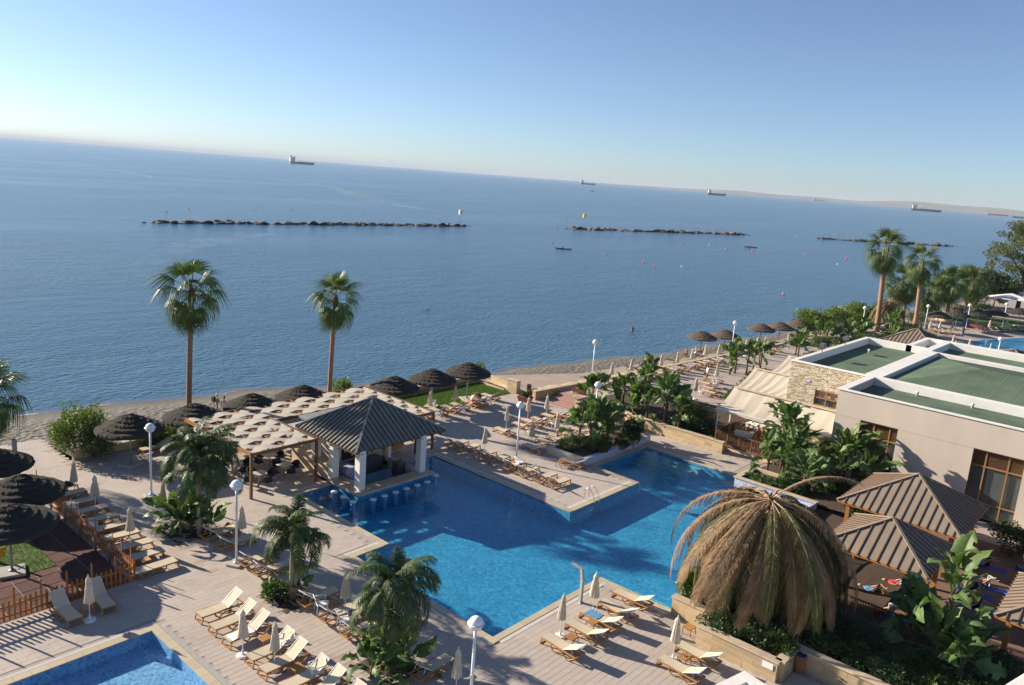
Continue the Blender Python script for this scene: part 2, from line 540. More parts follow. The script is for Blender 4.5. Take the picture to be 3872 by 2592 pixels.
def ob(name, data, parent=None, loc=None, rot=None, scl=None):
    o = bpy.data.objects.new(name, data)
    COL.objects.link(o)
    if parent is not None:
        o.parent = parent
    if loc is not None:
        o.location = loc
    if rot is not None:
        o.rotation_euler = rot
    if scl is not None:
        o.scale = scl if not isinstance(scl, (int, float)) else (scl,) * 3
    return o
def tag(o, label=None, cat=None, group=None, kind=None):
    if label:
        o['label'] = label
    if cat:
        o['category'] = cat
    if group:
        o['group'] = group
    if kind:
        o['kind'] = kind
    return o
def thing(name, label, cat, loc=(0, 0, 0), rz=0, group=None):
    o = ob(name, None, None, loc, (0, 0, rz))
    o.empty_display_size = .2
    return tag(o, label, cat, group)
def struct(name, mb, mt, smooth=False):
    return tag(mb.build(name, mt, None, smooth), kind='structure')
CH = {}
def copytree(root, loc=None, rz=None, label=None, scl=None):
    c = root.copy(); COL.objects.link(c)
    if loc is not None:
        c.location = loc
    if rz is not None:
        c.rotation_euler = (0, 0, rz)
    if label:
        c['label'] = label
    if scl:
        c.scale = (scl,) * 3
    for ch in root.children:
        d = ch.copy(); COL.objects.link(d); d.parent = c
        for g in ch.children:
            e = g.copy(); COL.objects.link(e); e.parent = d
    return c
class Stamp:
    """first use places the prototype itself, later uses place copies"""
    def __init__(s, root):
        s.root = root; s.used = False
    def __call__(s, loc, rz, label, group=None, scl=None):
        if not s.used:
            s.used = True
            o = s.root
            o.location = loc; o.rotation_euler = (0, 0, rz); o['label'] = label
            if scl:
                o.scale = (scl,) * 3
        else:
            o = copytree(s.root, loc, rz, label, None)
            o.scale = (scl or 1,) * 3
        if group:
            o['group'] = group
        return o
ORD = ['first', 'second', 'third', 'fourth', 'fifth', 'sixth', 'seventh', 'eighth', 'ninth', 'tenth', 'eleventh', 'twelfth', 'thirteenth',
       'fourteenth', 'fifteenth', 'sixteenth', 'seventeenth', 'eighteenth', 'nineteenth', 'twentieth', 'twenty-first', 'twenty-second',
       'twenty-third', 'twenty-fourth', 'twenty-fifth', 'twenty-sixth', 'twenty-seventh', 'twenty-eighth', 'twenty-ninth', 'thirtieth',
       'thirty-first', 'thirty-second', 'thirty-third', 'thirty-fourth']
# ------------------------------------------------------------------ sea, beach, far land
struct('sea', MB().quad((-60000, -20000, -1), (-39.7, -20000, -1), (-39.7, 60000, -1), (-60000, 60000, -1)), 'sea')
SHORE = [(-60, -69.5), (-20, -69), (8, -68.2), (18.3, -67.3), (22.9, -66.1), (27.6, -65.7), (31.7, -64.6), (36.3, -63.9), (39.9, -62.7), (43.7, -60.7), (52, -58.3),
         (61.4, -56.0), (67, -55.4), (75.4, -54.0), (82.4, -51.9), (91.3, -50.3), (101.3, -50.2), (117.5, -48.6), (127.4, -48.0), (160, -46),
         (190.4, -44.1), (213.2, -43.4), (240, -42.5), (300, -40)]
INNER = [(-60, -57.6), (8, -57.6), (18.0, -57.2), (18.1, -52.9), (56.3, -52.9), (56.4, -53.2), (58, -52.9), (67.1, -48.2), (77.3, -47.2), (84.6, -46.0), (95, -44.6),
         (108, -43.3), (130, -41.5), (160, -40.5), (300, -38)]
def lerp(tab, y):
    for (a, p), (b, q) in zip(tab, tab[1:]):
        if a <= y <= b:
            return p + (q - p) * (y - a) / max(1e-6, b - a)
    return tab[-1][1]
def shore_x(y):
    return lerp(SHORE, y) + .35 * sin(y * .45) + .22 * sin(y * 1.13 + 1)
sb = MB()
ys = [-60 + i * 4 for i in range(17)] + [8 + .5 * i for i in range(0, 240)] + [128 + 2 * i for i in range(86)]
rows = []
for y in ys:
    w = shore_x(y); t = lerp(INNER, y) + .6
    L = t - w
    row = [(t, y, -.06), (t - .5 * L, y, -.28 if L > 6 else -.32)]
    row += [(w + .24 * L, y, -.62), (w + .1 * L, y, -.86), (w, y, -1.0), (w - 3, y, -1.35), (w - 12, y, -2.2)]
    rows.append(row)
for r in rows:
    sb.v.extend(r)
for i in range(len(rows) - 1):
    for k in range(6):
        a = i * 7 + k
        sb.f.append((a, a + 7, a + 8, a + 1))
struct('beach', sb, 'sand', True)
# surf: a shiny skin of spent water and a broken line of foam
fm = MB(); fl = MB()
yy = [-40 + .5 * i for i in range(560)]
for i, y in enumerate(yy):
    w = shore_x(y)
    n = .5 + .5 * sin(y * .9 + 2 * sin(y * .31)); n2 = .5 + .5 * sin(y * 2.3 + 1)
    a = w + .25 + .5 * n; b = a + .14 + .30 * n2
    fm.v.extend([(a - .35 * n, y, -.972), (b, y, -.962)])
    fl.v.extend([(w - .6, y, -.985), (b + .25, y, -.955)])
for i in range(len(yy) - 1):
    for q in (fm, fl):
        q.f.append((2 * i, 2 * i + 1, 2 * i + 3, 2 * i + 2))
tag(fl.build('wave_wash', 'wash_film'), 'thin shiny skin of spent wave water on the wet sand', 'water', kind='stuff')
o = tag(fm.build('surf_foam', 'foam'), 'broken white line of foam along the water edge', 'foam', kind='stuff')
o.location.z = .012
# distant headland, low and long, behind the anchored ships
hl = MB(); N = 90
def hz(u, k):
    base = 8 + 85 * min(1, u * 1.6) ** 1.2
    return base * (.75 + .25 * sin(u * 17 + k) + .12 * sin(u * 41)) * (1 if k else .1)
for i in range(N + 1):
    u = i / N
    az = radians(129.0 - 36 * u)
    for k, (dd, hh) in enumerate([(0, 0), (500, .45), (1300, 1), (2600, .75), (4000, 0)]):
        D = 12500 + dd
        hl.v.append((D * cos(az), D * sin(az), -1.2 + hh * hz(u, k)))
for i in range(N):
    for k in range(4):
        a = i * 5 + k
        hl.f.append((a, a + 1, a + 6, a + 5))
struct('headland', hl, 'headland', True)

# ------------------------------------------------------------------ pools (plan outlines)
POOL = [(-39.0, 26.2), (-30.4, 26.2), (-30.4, 23.95), (-20.55, 23.95), (-20.55, 32.15), (-16.3, 32.15), (-16.3, 50.2), (-22.0, 50.2),
        (-22.0, 52.1), (-30.4, 52.1), (-30.4, 45.2), (-26.6, 45.2), (-26.6, 37.43), (-39.0, 37.43)]
KIDS = [(-30.6, -4), (-14, -4), (-14, 13.45), (-30.6, 13.45)]
def inside(p, poly):
    x, y = p; c = False; j = len(poly) - 1
    for i in range(len(poly)):
        xi, yi = poly[i]; xj, yj = poly[j]
        if (yi > y) != (yj > y) and x < (xj - xi) * (y - yi) / (yj - yi) + xi:
            c = not c
        j = i
    return c
BAR = (-41.0, -36.3, 28.7, 34.5)
def in_bar(p):
    return BAR[0] < p[0] < BAR[1] and BAR[2] < p[1] < BAR[3]
# ground sheet with the pools cut out, in rectangles
gx = sorted(set([-57.6, -52.4, -44, -39.8, -14, 8, 60, 200] + [p[0] for p in POOL] + [p[0] for p in KIDS] + [BAR[0], BAR[1]]))
gy = sorted(set([-60, -20, 18, 57, 104, 130, 170, 300] + [p[1] for p in POOL] + [p[1] for p in KIDS] + [BAR[2], BAR[3]]))
gm = MB()
for x0, x1 in zip(gx, gx[1:]):
    for y0, y1 in zip(gy, gy[1:]):
        c = ((x0 + x1) / 2, (y0 + y1) / 2)
        if inside(c, POOL) or inside(c, KIDS) or in_bar(c):
            continue
        if c[0] < -52.4 and not c[1] < 18:
            continue
        if c[0] < -44 and c[1] > 57:
            continue
        if c[0] < -39.8 and c[1] > 130:
            continue
        gm.quad((x0, y0, -.012), (x1, y0, -.012), (x1, y1, -.012), (x0, y1, -.012))
terrace = struct('terrace', gm, 'grout')
# promenade beyond the gate, down to the sand
pm = MB().poly([(-52.95, 57.0, -.03), (-44.0, 57.0, -.03), (-40.2, 104, -.03), (-38, 135, -.03), (-40.8, 135, -.03), (-43.0, 108, -.03), (-44.3, 95, -.03), (-45.7, 84.6, -.03),
                (-46.9, 77.3, -.03), (-47.9, 67.1, -.03), (-52.6, 58.0, -.03)])
struct('promenade', pm, 'promenade')
struct('pavement', MB().quad((-52.3, 55.0, -.035), (-43.9, 55.0, -.035), (-43.9, 57.1, -.035), (-52.3, 57.1, -.035)), 'promenade')

def basin(name, poly, depth, mt, skip=()):
    b = MB()
    xs = sorted(set(p[0] for p in poly)); yl = sorted(set(p[1] for p in poly))
    for x0, x1 in zip(xs, xs[1:]):
        for y0, y1 in zip(yl, yl[1:]):
            if inside(((x0 + x1) / 2, (y0 + y1) / 2), poly):
                b.quad((x0, y0, -depth), (x1, y0, -depth), (x1, y1, -depth), (x0, y1, -depth))
    for (x0, y0), (x1, y1) in zip(poly, poly[1:] + poly[:1]):
        b.quad((x0, y0, -depth), (x1, y1, -depth), (x1, y1, -.03), (x0, y0, -.03))
    return struct(name, b, mt)
def sheet(poly, z):
    b = MB()
    xs = sorted(set(p[0] for p in poly)); yl = sorted(set(p[1] for p in poly))
    for x0, x1 in zip(xs, xs[1:]):
        for y0, y1 in zip(yl, yl[1:]):
            if inside(((x0 + x1) / 2, (y0 + y1) / 2), poly):
                b.quad((x0, y0, z), (x1, y0, z), (x1, y1, z), (x0, y1, z))
    return b
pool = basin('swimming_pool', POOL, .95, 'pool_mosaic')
kids = basin('paddling_pool', KIDS, .55, 'pool_mosaic_pale')
struct('pool_water', sheet(POOL, -.05), 'pool_water')
struct('paddling_pool_water', sheet(KIDS, -.05), 'kids_water')
# underwater steps
def step_part(rects, parent):
    for (x0, x1, y0, y1, z) in rects:
        MB().bx(x0, x1, y0, y1, -.94, z).build('step', 'pool_step', parent)
step_part([(-20.5, -16.35, 32.2, 32.65 + .0, -.28), (-20.1, -16.35, 32.66, 33.05, -.48), (-19.2, -16.35, 33.06, 33.45, -.68), (-18.4, -16.35, 33.46, 33.85, -.88)], pool)
step_part([(-30.35, -25.5, 51.6, 52.05, -.28), (-30.35, -25.9, 51.15, 51.59, -.48), (-30.35, -26.4, 50.7, 51.14, -.68), (-30.35, -27, 50.25, 50.69, -.88)], pool)
step_part([(-30.35, -26.7, 45.25, 45.65, -.28), (-30.35, -27.3, 45.66, 46.0, -.5), (-30.35, -28.2, 46.01, 46.3, -.72)], pool)

# coping stones and overflow grating
unit_c = MB().cbx(-.5, .5, -.5, .5, 0, 1, .02).mesh('coping_stone', 'coping')
def coping(p, q, nrm, parent, zi, grate=True, w=.36, ext=(0, 0), grates=None):
    p = Vector(p); q = Vector(q); d = (q - p); L = d.length; d.normalize()
    n = Vector(nrm)
    ln = L + ext[0] + ext[1]; st = p - d * ext[0]
    k = max(1, round(ln / .62)); sl = ln / k
    ang = atan2(d.y, d.x)
    for i in range(k):
        c = st + d * (i + .5) * sl + n * (w / 2 - .03)
        o = ob('coping_stone', unit_c, parent, (c.x, c.y, -.035), (0, 0, ang), (sl - .012, w, .055 + zi))
    if grate:
        g = MB(); gw = .24; off = w - .03 + .02
        a0, a1 = 0, ln
        if grates:
            a0, a1 = grates
        g.bx(a0, a1, 0, gw, -.008, .006 + zi)
        x = a0 + .03
        gg = MB()
        while x < a1 - .03:
            gg.bx(x, x + .035, .02, gw - .02, .006 + zi, .016 + zi)
            x += .075
        sgn = 1 if d.cross(Vector((n.x, n.y, 0)) if len(n) == 2 else n).z > 0 else -1
        if sgn < 0:
            for t in (g, gg):
                t.v = [(a, -b, c) for a, b, c in t.v]
                t.f = [tuple(reversed(f)) for f in t.f]
        c0 = st + n * off
        g.build('gutter_channel', 'grout', parent, loc=(c0.x, c0.y, -.004), rot=(0, 0, ang))
        gg.build('gutter_grate', 'grate', parent, loc=(c0.x, c0.y, -.004), rot=(0, 0, ang))
V3 = lambda x, y: Vector((x, y, 0))
X, Y = V3(1, 0), V3(0, 1)
for i, (p, q, nrm, ext) in enumerate([((-39.0, 26.2), (-30.4, 26.2), -Y, (.36, 0)), ((-30.4, 26.2), (-30.4, 23.95), -X, (-.34, .36)),
        ((-30.4, 23.95), (-20.55, 23.95), -Y, (0, .36)), ((-20.55, 23.95), (-20.55, 32.15), X, (0, -.34)), ((-20.55, 32.15), (-16.3, 32.15), -Y, (0, 0)),
        ((-22.0, 52.1), (-30.4, 52.1), Y, (0, .36)), ((-30.4, 52.1), (-30.4, 45.2), -X, (0, 0)), ((-30.4, 45.2), (-26.6, 45.2), -Y, (0, -.34)),
        ((-26.6, 45.2), (-26.6, 37.43), -X, (0, -.34)), ((-26.6, 37.43), (-39.0, 37.43), Y, (0, .36)), ((-39.0, 37.43), (-39.0, 34.6), -X, (0, 0)),
        ((-39.0, 28.6), (-39.0, 26.2), -X, (0, 0))]):
    coping(V3(*p), V3(*q), nrm, pool, (i % 3) * .004, ext=ext, grate=(i not in (7,)))
coping(V3(-30.6, -4), V3(-30.6, 13.45), -X, kids, 0, ext=(0, .36))
coping(V3(-30.6, 13.45), V3(-14, 13.45), Y, kids, .004, ext=(0, 0))

# ------------------------------------------------------------------ paving tiles
LAWN = (-51.4, -46.9, 40.2, 54.7)
NOPAVE = [LAWN, (-60, -35.02, -10, 14.75), (-31.3, -10, -10, 14.1), (-41.2, -35.9, 28.4, 34.8), (-39.4, -37.2, 17.75, 20.3), (-30.3, -28.0, 18.25, 20.2), (-23.0, -20.9, 18.3, 20.4),
          (-16.3, -10.3, 30.65, 60), (-10.4, 20, 32.2, 60), (-31.2, -30.4, 45, 53), (-23.2, -10, 50, 56), (-43.5, -38.0, 54.95, 60), (-48.4, -46.3, 54.6, 60),
          (-26.6, 0, 55.9, 60), (-38.5, -25.7, 55.65, 60), (-60, -44.3, 55.0, 60), (-60, -52.25, 18.0, 60)]
def near_pool(x, y):
    for e in (.0, .62):
        for dx, dy in ((e, 0), (-e, 0), (0, e), (0, -e), (e, e), (-e, e), (e, -e), (-e, -e)):
            if inside((x + dx, y + dy), POOL):
                return True
    return False
TW, TL, J = .30, .60, .009
cells = []
i = 0
x = -57.5
while x < -8:
    y = 4.0 - (TL / 2 if i % 2 else 0)
    while y < 57.5:
        cx_, cy_ = x + TW / 2, y + TL / 2
        y += TL
        if any(a < cx_ < b and c < cy_ < d for a, b, c, d in NOPAVE):
            continue
        if near_pool(cx_, cy_):
            continue
        cells.append((cx_, cy_))
    x += TW; i += 1
def in_frame(p):
    v = camo.matrix_world.inverted() @ Vector((p[0], p[1], 0))
    if v.z >= 0:
        return False
    k = 27.826 / 18
    return abs(v.x / -v.z) * k < 1.0 and abs(v.y / -v.z) * k < .669
cells.sort(key=lambda p: (0 if in_frame(p) else 1, p[0] ** 2 + p[1] ** 2))
a, b = TW / 2 - J / 2, TL / 2 - J / 2
tile_me = MB().cbx(-a, a, -b, b, -.013, 0, .004).mesh('paving_tile', 'paving')
tile_red = MB().cbx(-a, a, -b, b, -.013, 0, .004).mesh('paving_tile', 'paving_red')
def is_red(p):
    return (17.4 < p[1] < 18.15 and R.random() < .22) or R.random() < .004
tiles = {'paving': MB(), 'paving_red': MB()}
for t in tiles.values():
    t.t = []
for k, (px, py) in enumerate(cells):
    red = is_red((px, py))
    dz = R.uniform(-.0015, .0015)
    if k < 300:
        ob('paving_tile', tile_red if red else tile_me, terrace, (px, py, dz))
    else:
        t = tiles['paving_red' if red else 'paving']
        t.add([(px - a, py - b, -.013), (px + a, py - b, -.013), (px + a, py + b, -.013), (px - a, py + b, -.013),
               (px - a, py - b, dz), (px + a, py - b, dz), (px + a, py + b, dz), (px - a, py + b, dz)],
              [(4, 5, 6, 7), (0, 1, 5, 4), (1, 2, 6, 5), (2, 3, 7, 6), (3, 0, 4, 7)])
        t.t.extend([R.random()] * 5)
for nm, t in tiles.items():
    tag(t.build('paving_field', nm, terrace), kind='stuff')

# upper terrace, two steps up
ut = MB()
ut.add([(-43.8, 57.7, -.1), (-27.2, 57.7, -.1), (-27.2, 104, -.1), (-40.7, 104, -.1), (-43.8, 57.7, .55), (-27.2, 57.7, .55), (-27.2, 104, .55), (-40.7, 104, .55)],
       [(4, 5, 6, 7), (0, 1, 5, 4), (1, 2, 6, 5), (2, 3, 7, 6), (3, 0, 4, 7)])
struct('upper_terrace', ut, 'paving_far')
sp = thing('terrace_steps', 'low terracotta steps leading up beside the planter wall', 'steps', (0, 0, 0))
MB().cbx(-42.9, -39.75, 55.1, 57.7, -.01, .18, .015).build('tread', 'step_red', sp)
MB().cbx(-43.1, -39.75, 56.1, 57.7, .18, .36, .015).build('tread', 'step_red', sp)
MB().cbx(-43.3, -39.75, 57.1, 57.72, .36, .556, .015).build('tread', 'step_red', sp)
# far terrace and lawn at the next hotel
struct('far_pavement', MB().quad((-39.8, 104, .02), (60, 104, .02), (60, 160, .02), (-39.8, 160, .02)), 'paving_far')
fp = [(-26.9, 137.0), (-21.1, 154.3), (-6, 149), (-12, 127)]
struct('far_pool_water', MB().poly([(x_, y_, .03) for x_, y_ in fp]), 'far_water')
# ------------------------------------------------------------------ grass and lawn
def lawn(name, x0, x1, y0, y1, n, label):
    g = thing(name, label, 'lawn')
    g['kind'] = 'structure'
    MB().bx(x0, x1, y0, y1, -.008, .03).build('turf', 'turf', g)
    b = MB()
    for _ in range(n):
        x, y = R.uniform(x0, x1), R.uniform(y0, y1)
        h = R.uniform(.05, .10); a = R.uniform(0, 2 * pi); w = .012
        dx, dy = cos(a) * w, sin(a) * w; lx, ly = R.uniform(-.03, .03), R.uniform(-.03, .03)
        b.add([(x - dx, y - dy, .028), (x + dx, y + dy, .028), (x + lx, y + ly, .03 + h)], [(0, 1, 2)])
    tag(b.build('grass_blades', 'grass', g), kind='stuff')
    return g
lawn('lawn', -51.4, -46.9, 40.2, 54.6, 42000, 'green lawn with thatched umbrellas beside the beach wall')
# playground: rubber tiles and a patch of grass
pg = MB().quad((-48.6, -6, -.006), (-35.05, -6, -.006), (-35.05, 14.55, -.006), (-48.6, 14.55, -.006))
play = struct('playground', pg, 'grout')
rub = MB().cbx(-.485, .485, -.485, .485, -.008, .012, .01).mesh('rubber_tile', 'rubber')
for ix in range(13):
    for iy in range(14):
        x, y = -47.6 + ix, 1.0 + iy
        if x < -38.6 and y < 12.2:
            continue
        if y > 14.1:
            continue
        ob('rubber_tile', rub, play, (x, y, 0))
lawn('playground_grass', -48.5, -38.75, 5, 12.5, 20000, 'patch of bright grass inside the picket fenced playground')

# ------------------------------------------------------------------ stone walls built of blocks
blk = MB().cbx(-.5, .5, -.5, .5, -.5, .5, .02).mesh('stone_block', 'limestone')
def stone_wall(name, label, p, q, h, th=.32, ch=.28, bl=.75, z0=0., cap=True, cat='wall', capw=.06):
    p = Vector((*p, z0)); q = Vector((*q, z0)); d = q - p; L = d.length; ang = atan2(d.y, d.x)
    root = thing(name, label, cat, p, ang)
    nc = max(1, round(h / ch)); c = h / nc
    MB().bx(.01, L - .01, -th / 2 + .012, th / 2 - .012, -.05, h - .005).build('core', 'grout', root)
    for r in range(nc):
        x = 0.; first = bl * (.5 if r % 2 else 1.)
        while x < L - .02:
            w = first if x == 0 else bl * R.uniform(.82, 1.18)
            if L - x - w < .25:
                w = L - x
            w = min(w, L - x)
            ob('stone_block', blk, root, (x + w / 2, R.uniform(-.004, .004), (r + .5) * c), None, (w - .010, th, c - .010))
            x += w
    if cap:
        MB().cbx(-capw, L + capw, -th / 2 - capw, th / 2 + capw, h, h + .06, .012).build('coping_cap', 'limestone_cap', root)
    return root
stone_wall('garden_wall', 'long limestone block wall behind the far end of the pool', (-34.2, 55.85), (-25.75, 55.85), .9)
stone_wall('garden_wall', 'limestone wall bounding the planter on its far left return', (-34.2, 55.85), (-36.6, 56.9), .9)
# front planter holding the withered palm
stone_wall('planter_wall', 'short limestone planter wall beside the pool end under the withered palm', (-16.2, 32.0), (-14.1, 32.0), .9, th=.34)
stone_wall('planter_wall', 'short return wall of the planter behind the wooden side table', (-14.05, 32.1), (-14.05, 30.75), .9, th=.34)
stone_wall('planter_wall', 'limestone planter wall behind the two loungers with a white notice', (-14.1, 30.6), (-10.35, 30.6), .9, th=.34)
stone_wall('planter_wall', 'end return of the planter wall beside the slatted bin', (-10.35, 30.7), (-10.35, 32.3), .9, th=.34)
stone_wall('planter_wall', 'long low limestone planter wall behind the slatted bin', (-10.3, 32.35), (0.5, 32.35), .9, th=.34)
nt_ = thing('notice_plate', 'small white notice plate on the corner of the planter wall', 'sign', (-10.75, 30.405, .66))
MB().bx(-.24, .24, -.012, .0, -.14, .14).build('plate', 'sign_white', nt_)
# sandy soil inside planters
def soil(x0, x1, y0, y1, z, name='planting_bed'):
    b = MB(); n = 10
    xs = [x0 + (x1 - x0) * i / n for i in range(n + 1)]; yl = [y0 + (y1 - y0) * i / n for i in range(n + 1)]
    for i in range(n + 1):
        for j in range(n + 1):
            b.v.append((xs[i], yl[j], z + R.uniform(-.05, .05)))
    for i in range(n):
        for j in range(n):
            a_ = i * (n + 1) + j
            b.f.append((a_, a_ + n + 1, a_ + n + 2, a_ + 1))
    return struct(name, b, 'soil', True)
soil(-16.2, -10.4, 32.1, 38.3, .72); soil(-14.0, -10.4, 30.75, 32.2, .7); soil(-10.4, 1, 32.5, 38.3, .7); soil(-16.2, -9, 38.2, 50.2, .30)
struct('planter_retaining', MB().bx(-16.31, -16.2, 32.17, 50.2, -1.15, .75), 'mosaic_wall')
# mosaic clad planter at the far end of the pool
mp = thing('mosaic_planter', 'raised planter with blue mosaic sides at the far pool corner', 'planter')
MB().bx(-22.0, -16.3, 50.2, 50.42, -1.15, .62).build('side', 'mosaic_wall', mp)
MB().bx(-22.0, -21.78, 50.42, 53.2, -1.15, .62).build('side', 'mosaic_wall', mp)
MB().cbx(-22.08, -16.2, 50.12, 50.5, .62, .7, .01).build('rim', 'limestone_cap', mp)
MB().cbx(-22.08, -21.7, 50.5, 53.3, .622, .702, .01).build('rim', 'limestone_cap', mp)
MB().cbx(-21.7, -19.0, 53.0, 53.3, .0, .70, .01).build('rim', 'limestone_cap', mp)
soil(-21.75, -12, 50.45, 57.4, .5)
# long planter between the sunbeds and the small arm of the pool, pebbled sides
bp = thing('pebble_planter', 'low planter with speckled white sides between sunbeds and pool arm', 'planter')
MB().bx(-31.15, -30.85, 44.5, 53.4, 0, .55).build('side', 'mosaic_wall', bp)
MB().bx(-34.2, -31.15, 44.5, 44.8, 0, .55).build('side', 'plaster_cream', bp)
MB().bx(-34.2, -33.95, 44.8, 53.4, 0, .55).build('side', 'plaster_cream', bp)
MB().bx(-33.95, -31.15, 53.1, 53.4, 0, .55).build('side', 'plaster_cream', bp)
soil(-34.0, -31.1, 44.75, 53.2, .48)
# tall rounded planter at the steps
tp = thing('corner_planter', 'tall cream planter with rounded front beside the terrace steps', 'planter')
b = MB(); pts = [(-39.7, 55.0)] + [(-38.6 + .0 - cos(a_) * .0, 54.9) for a_ in (0,)] + [(-36.6, 55.6), (-36.4, 57.6), (-39.7, 57.8)]
n = len(pts)
b.add([(x, y, 0) for x, y in pts] + [(x, y, 1.05) for x, y in pts], [(i, (i + 1) % n, n + (i + 1) % n, n + i) for i in range(n)])
b.build('side', 'limestone', tp)
MB().poly([(x, y, 1.0) for x, y in pts]).build('soil', 'soil', tp)
soil(-36.5, -34.0, 56.0, 62, .7); soil(-39.5, -27.5, 57.4, 65.5, .75); soil(-34.2, -27.2, 56.05, 64, .78)
# in-ground beds with the small palms
for (x0, x1, y0, y1) in [(-39.4, -37.2, 17.8, 20.25), (-30.25, -28.0, 18.3, 20.15), (-22.95, -20.9, 18.35, 20.35)]:
    soil(x0, x1, y0, y1, .0)
# ------------------------------------------------------------------ gate and sea wall
stone_wall('gate_pier', 'square limestone gate pier beside the lawn corner', (-47.7, 55.15), (-46.5, 55.15), 1.15, th=.55, cap=True)
stone_wall('sea_wall', 'long limestone wall running along the row of sunbeds to the right', (-44.2, 54.7), (-43.3, 64.7), .8, th=.4, bl=1.0, ch=.27)
stone_wall('sea_wall', 'far stretch of the limestone wall behind the distant sunbeds', (-43.3, 64.8), (-40.85, 102.4), .8, th=.4, bl=3.2, ch=.4)
rk = MB()
for i in range(150):
    u = i / 149; x = -45.3 + 4.1 * u; y = 55.6 + 46 * u
    rk.v.extend([(x - .55 + R.uniform(-.12, .12), y, -.03), (x - .4 + R.uniform(-.1, .1), y, .45 + R.uniform(-.12, .12)), (x + .55, y, .66 + R.uniform(-.1, .08)), (x + .75, y, .4)])
for i in range(149):
    for k in range(3):
        a_ = 4 * i + k
        rk.f.append((a_, a_ + 1, a_ + 5, a_ + 4))
tag(rk.build('rock_ledge', 'rough_rock', None), 'rough sandy rock ledge backing the sea side of the long wall', 'rock')
# beach side wall behind the big thatched umbrellas
stone_wall('beach_wall', 'low limestone wall between lawn and beach', (-52.35, 39.0), (-51.9, 55.3), .5, th=.34, bl=1.0, ch=.5)
stone_wall('beach_wall', 'low limestone wall below the sand behind the pergola', (-52.45, 18.2), (-52.36, 38.9), .5, th=.34, bl=2.0, ch=.5)
stone_wall('lawn_kerb', 'limestone kerb edging the lawn on its sea side', (-51.55, 40.2), (-51.45, 54.9), .16, th=.22, ch=.16, bl=.9, cap=False, cat='kerb')
stone_wall('lawn_kerb', 'limestone kerb turning from the lawn corner to the gate pier', (-51.4, 54.95), (-47.9, 54.85), .2, th=.3, ch=.2, bl=.9, cap=False, cat='kerb')
stone_wall('gate_wall', 'limestone wall sloping from the beach corner to the gate pier', (-51.9, 56.3), (-47.75, 55.5), .6, th=.3, ch=.3, bl=.8)
# ------------------------------------------------------------------ sun loungers
def make_lounger(ang):
    t = thing('sun_lounger', 'lounger', 'sun lounger')
    f = MB()
    for s in (-1, 1):
        f.beam((.04, s * .30, .305), (2.0, s * .30, .285), .05, .06)
    f.beam((.05, -.3, .30), (.05, .3, .30), .06, .045); f.beam((1.22, -.3, .285), (1.22, .3, .285), .05, .045)
    f.beam((1.98, -.3, .27), (1.98, .3, .27), .06, .05)
    f.build('frame', 'resin_wood', t)
    for s in (-1, 1):
        MB().beam((.10, s * .30, .30), (.0, s * .31, .012), .05, .055, (0, 1, 0)).build('leg', 'resin_wood', t)
        MB().tube([(.60, s * .315, .30), (.66, s * .33, .16), (.80, s * .335, .035), (.92, s * .335, .13), (1.10, s * .335, .225), (1.27, s * .335, .20), (1.42, s * .335, .12), (1.55, s * .335, .028),
                   (1.68, s * .335, .05), (1.84, s * .325, .17), (2.02, s * .31, .285)], [.03, .03, .032, .032, .032, .032, .032, .032, .03, .03, .028], 6).build('leg', 'resin_wood', t, True)
    MB().beam((.0, -.33, .02), (.0, .33, .02), .05, .04).build('foot_bar', 'resin_wood', t)
    n = 8; b = MB()
    for i in range(n + 1):
        x = .03 + 1.2 * i / n
        z = .342 - .014 * sin(pi * i / n)
        b.v.extend([(x, -.285, z), (x, .285, z), (x, .285, z - .012), (x, -.285, z - .012)])
    for i in range(n):
        for k in range(4):
            b.f.append((4 * i + k, 4 * i + (k + 1) % 4, 4 * i + 4 + (k + 1) % 4, 4 * i + 4 + k))
    b.f += [(0, 3, 2, 1), (4 * n, 4 * n + 1, 4 * n + 2, 4 * n + 3)]
    b.build('seat', 'sling', t)
    L = .88; ca, sa = cos(ang), sin(ang); hx, hz_ = 1.24, .342
    b = MB()
    for i in range(7):
        d = L * i / 6; bow = .02 * sin(pi * i / 6)
        x, z = hx + d * ca + bow * sa, hz_ + d * sa - bow * ca
        b.v.extend([(x, -.285, z), (x, .285, z), (x + .012 * sa, .285, z - .012 * ca), (x + .012 * sa, -.285, z - .012 * ca)])
    for i in range(6):
        for k in range(4):
            b.f.append((4 * i + k, 4 * i + (k + 1) % 4, 4 * i + 4 + (k + 1) % 4, 4 * i + 4 + k))
    b.f += [(0, 3, 2, 1), (24, 25, 26, 27)]
    bk = b.build('backrest', 'sling', t)
    fr = MB()
    for s in (-1, 1):
        fr.beam((hx, s * .285, hz_ - .012), (hx + L * ca, s * .285, hz_ - .012 + L * sa), .022, .026)
    fr.beam((hx + L * ca, -.29, hz_ - .012 + L * sa), (hx + L * ca, .29, hz_ - .012 + L * sa), .022, .026)
    fr.build('backrest_frame', 'white_plastic', bk)
    if sa > .1:
        for s in (-1, 1):
            MB().tube([(hx + .5 * ca, s * .25, hz_ + .5 * sa - .02), (hx + .56 * ca + .05, s * .26, .31 + .18 * sa), (hx + .42, s * .26, .30)], .011, 5).build('stay', 'steel', t)
    return t
UPL = Stamp(make_lounger(radians(37)))
FLAT = Stamp(make_lounger(radians(2)))
MIDL = Stamp(make_lounger(radians(27)))
GL = 'wooden framed sun loungers with cream slings'
HN, HS, HE, HW = pi / 2, -pi / 2, 0.0, pi      # plan heading of the head end
def row(stamp, pts, rz, fmt, z=0.):
    for i, (x, y) in enumerate(pts):
        stamp((x + R.uniform(-.05, .05), y + R.uniform(-.05, .05), z), rz + R.uniform(-.055, .055), fmt.format(ORD[i]), GL)
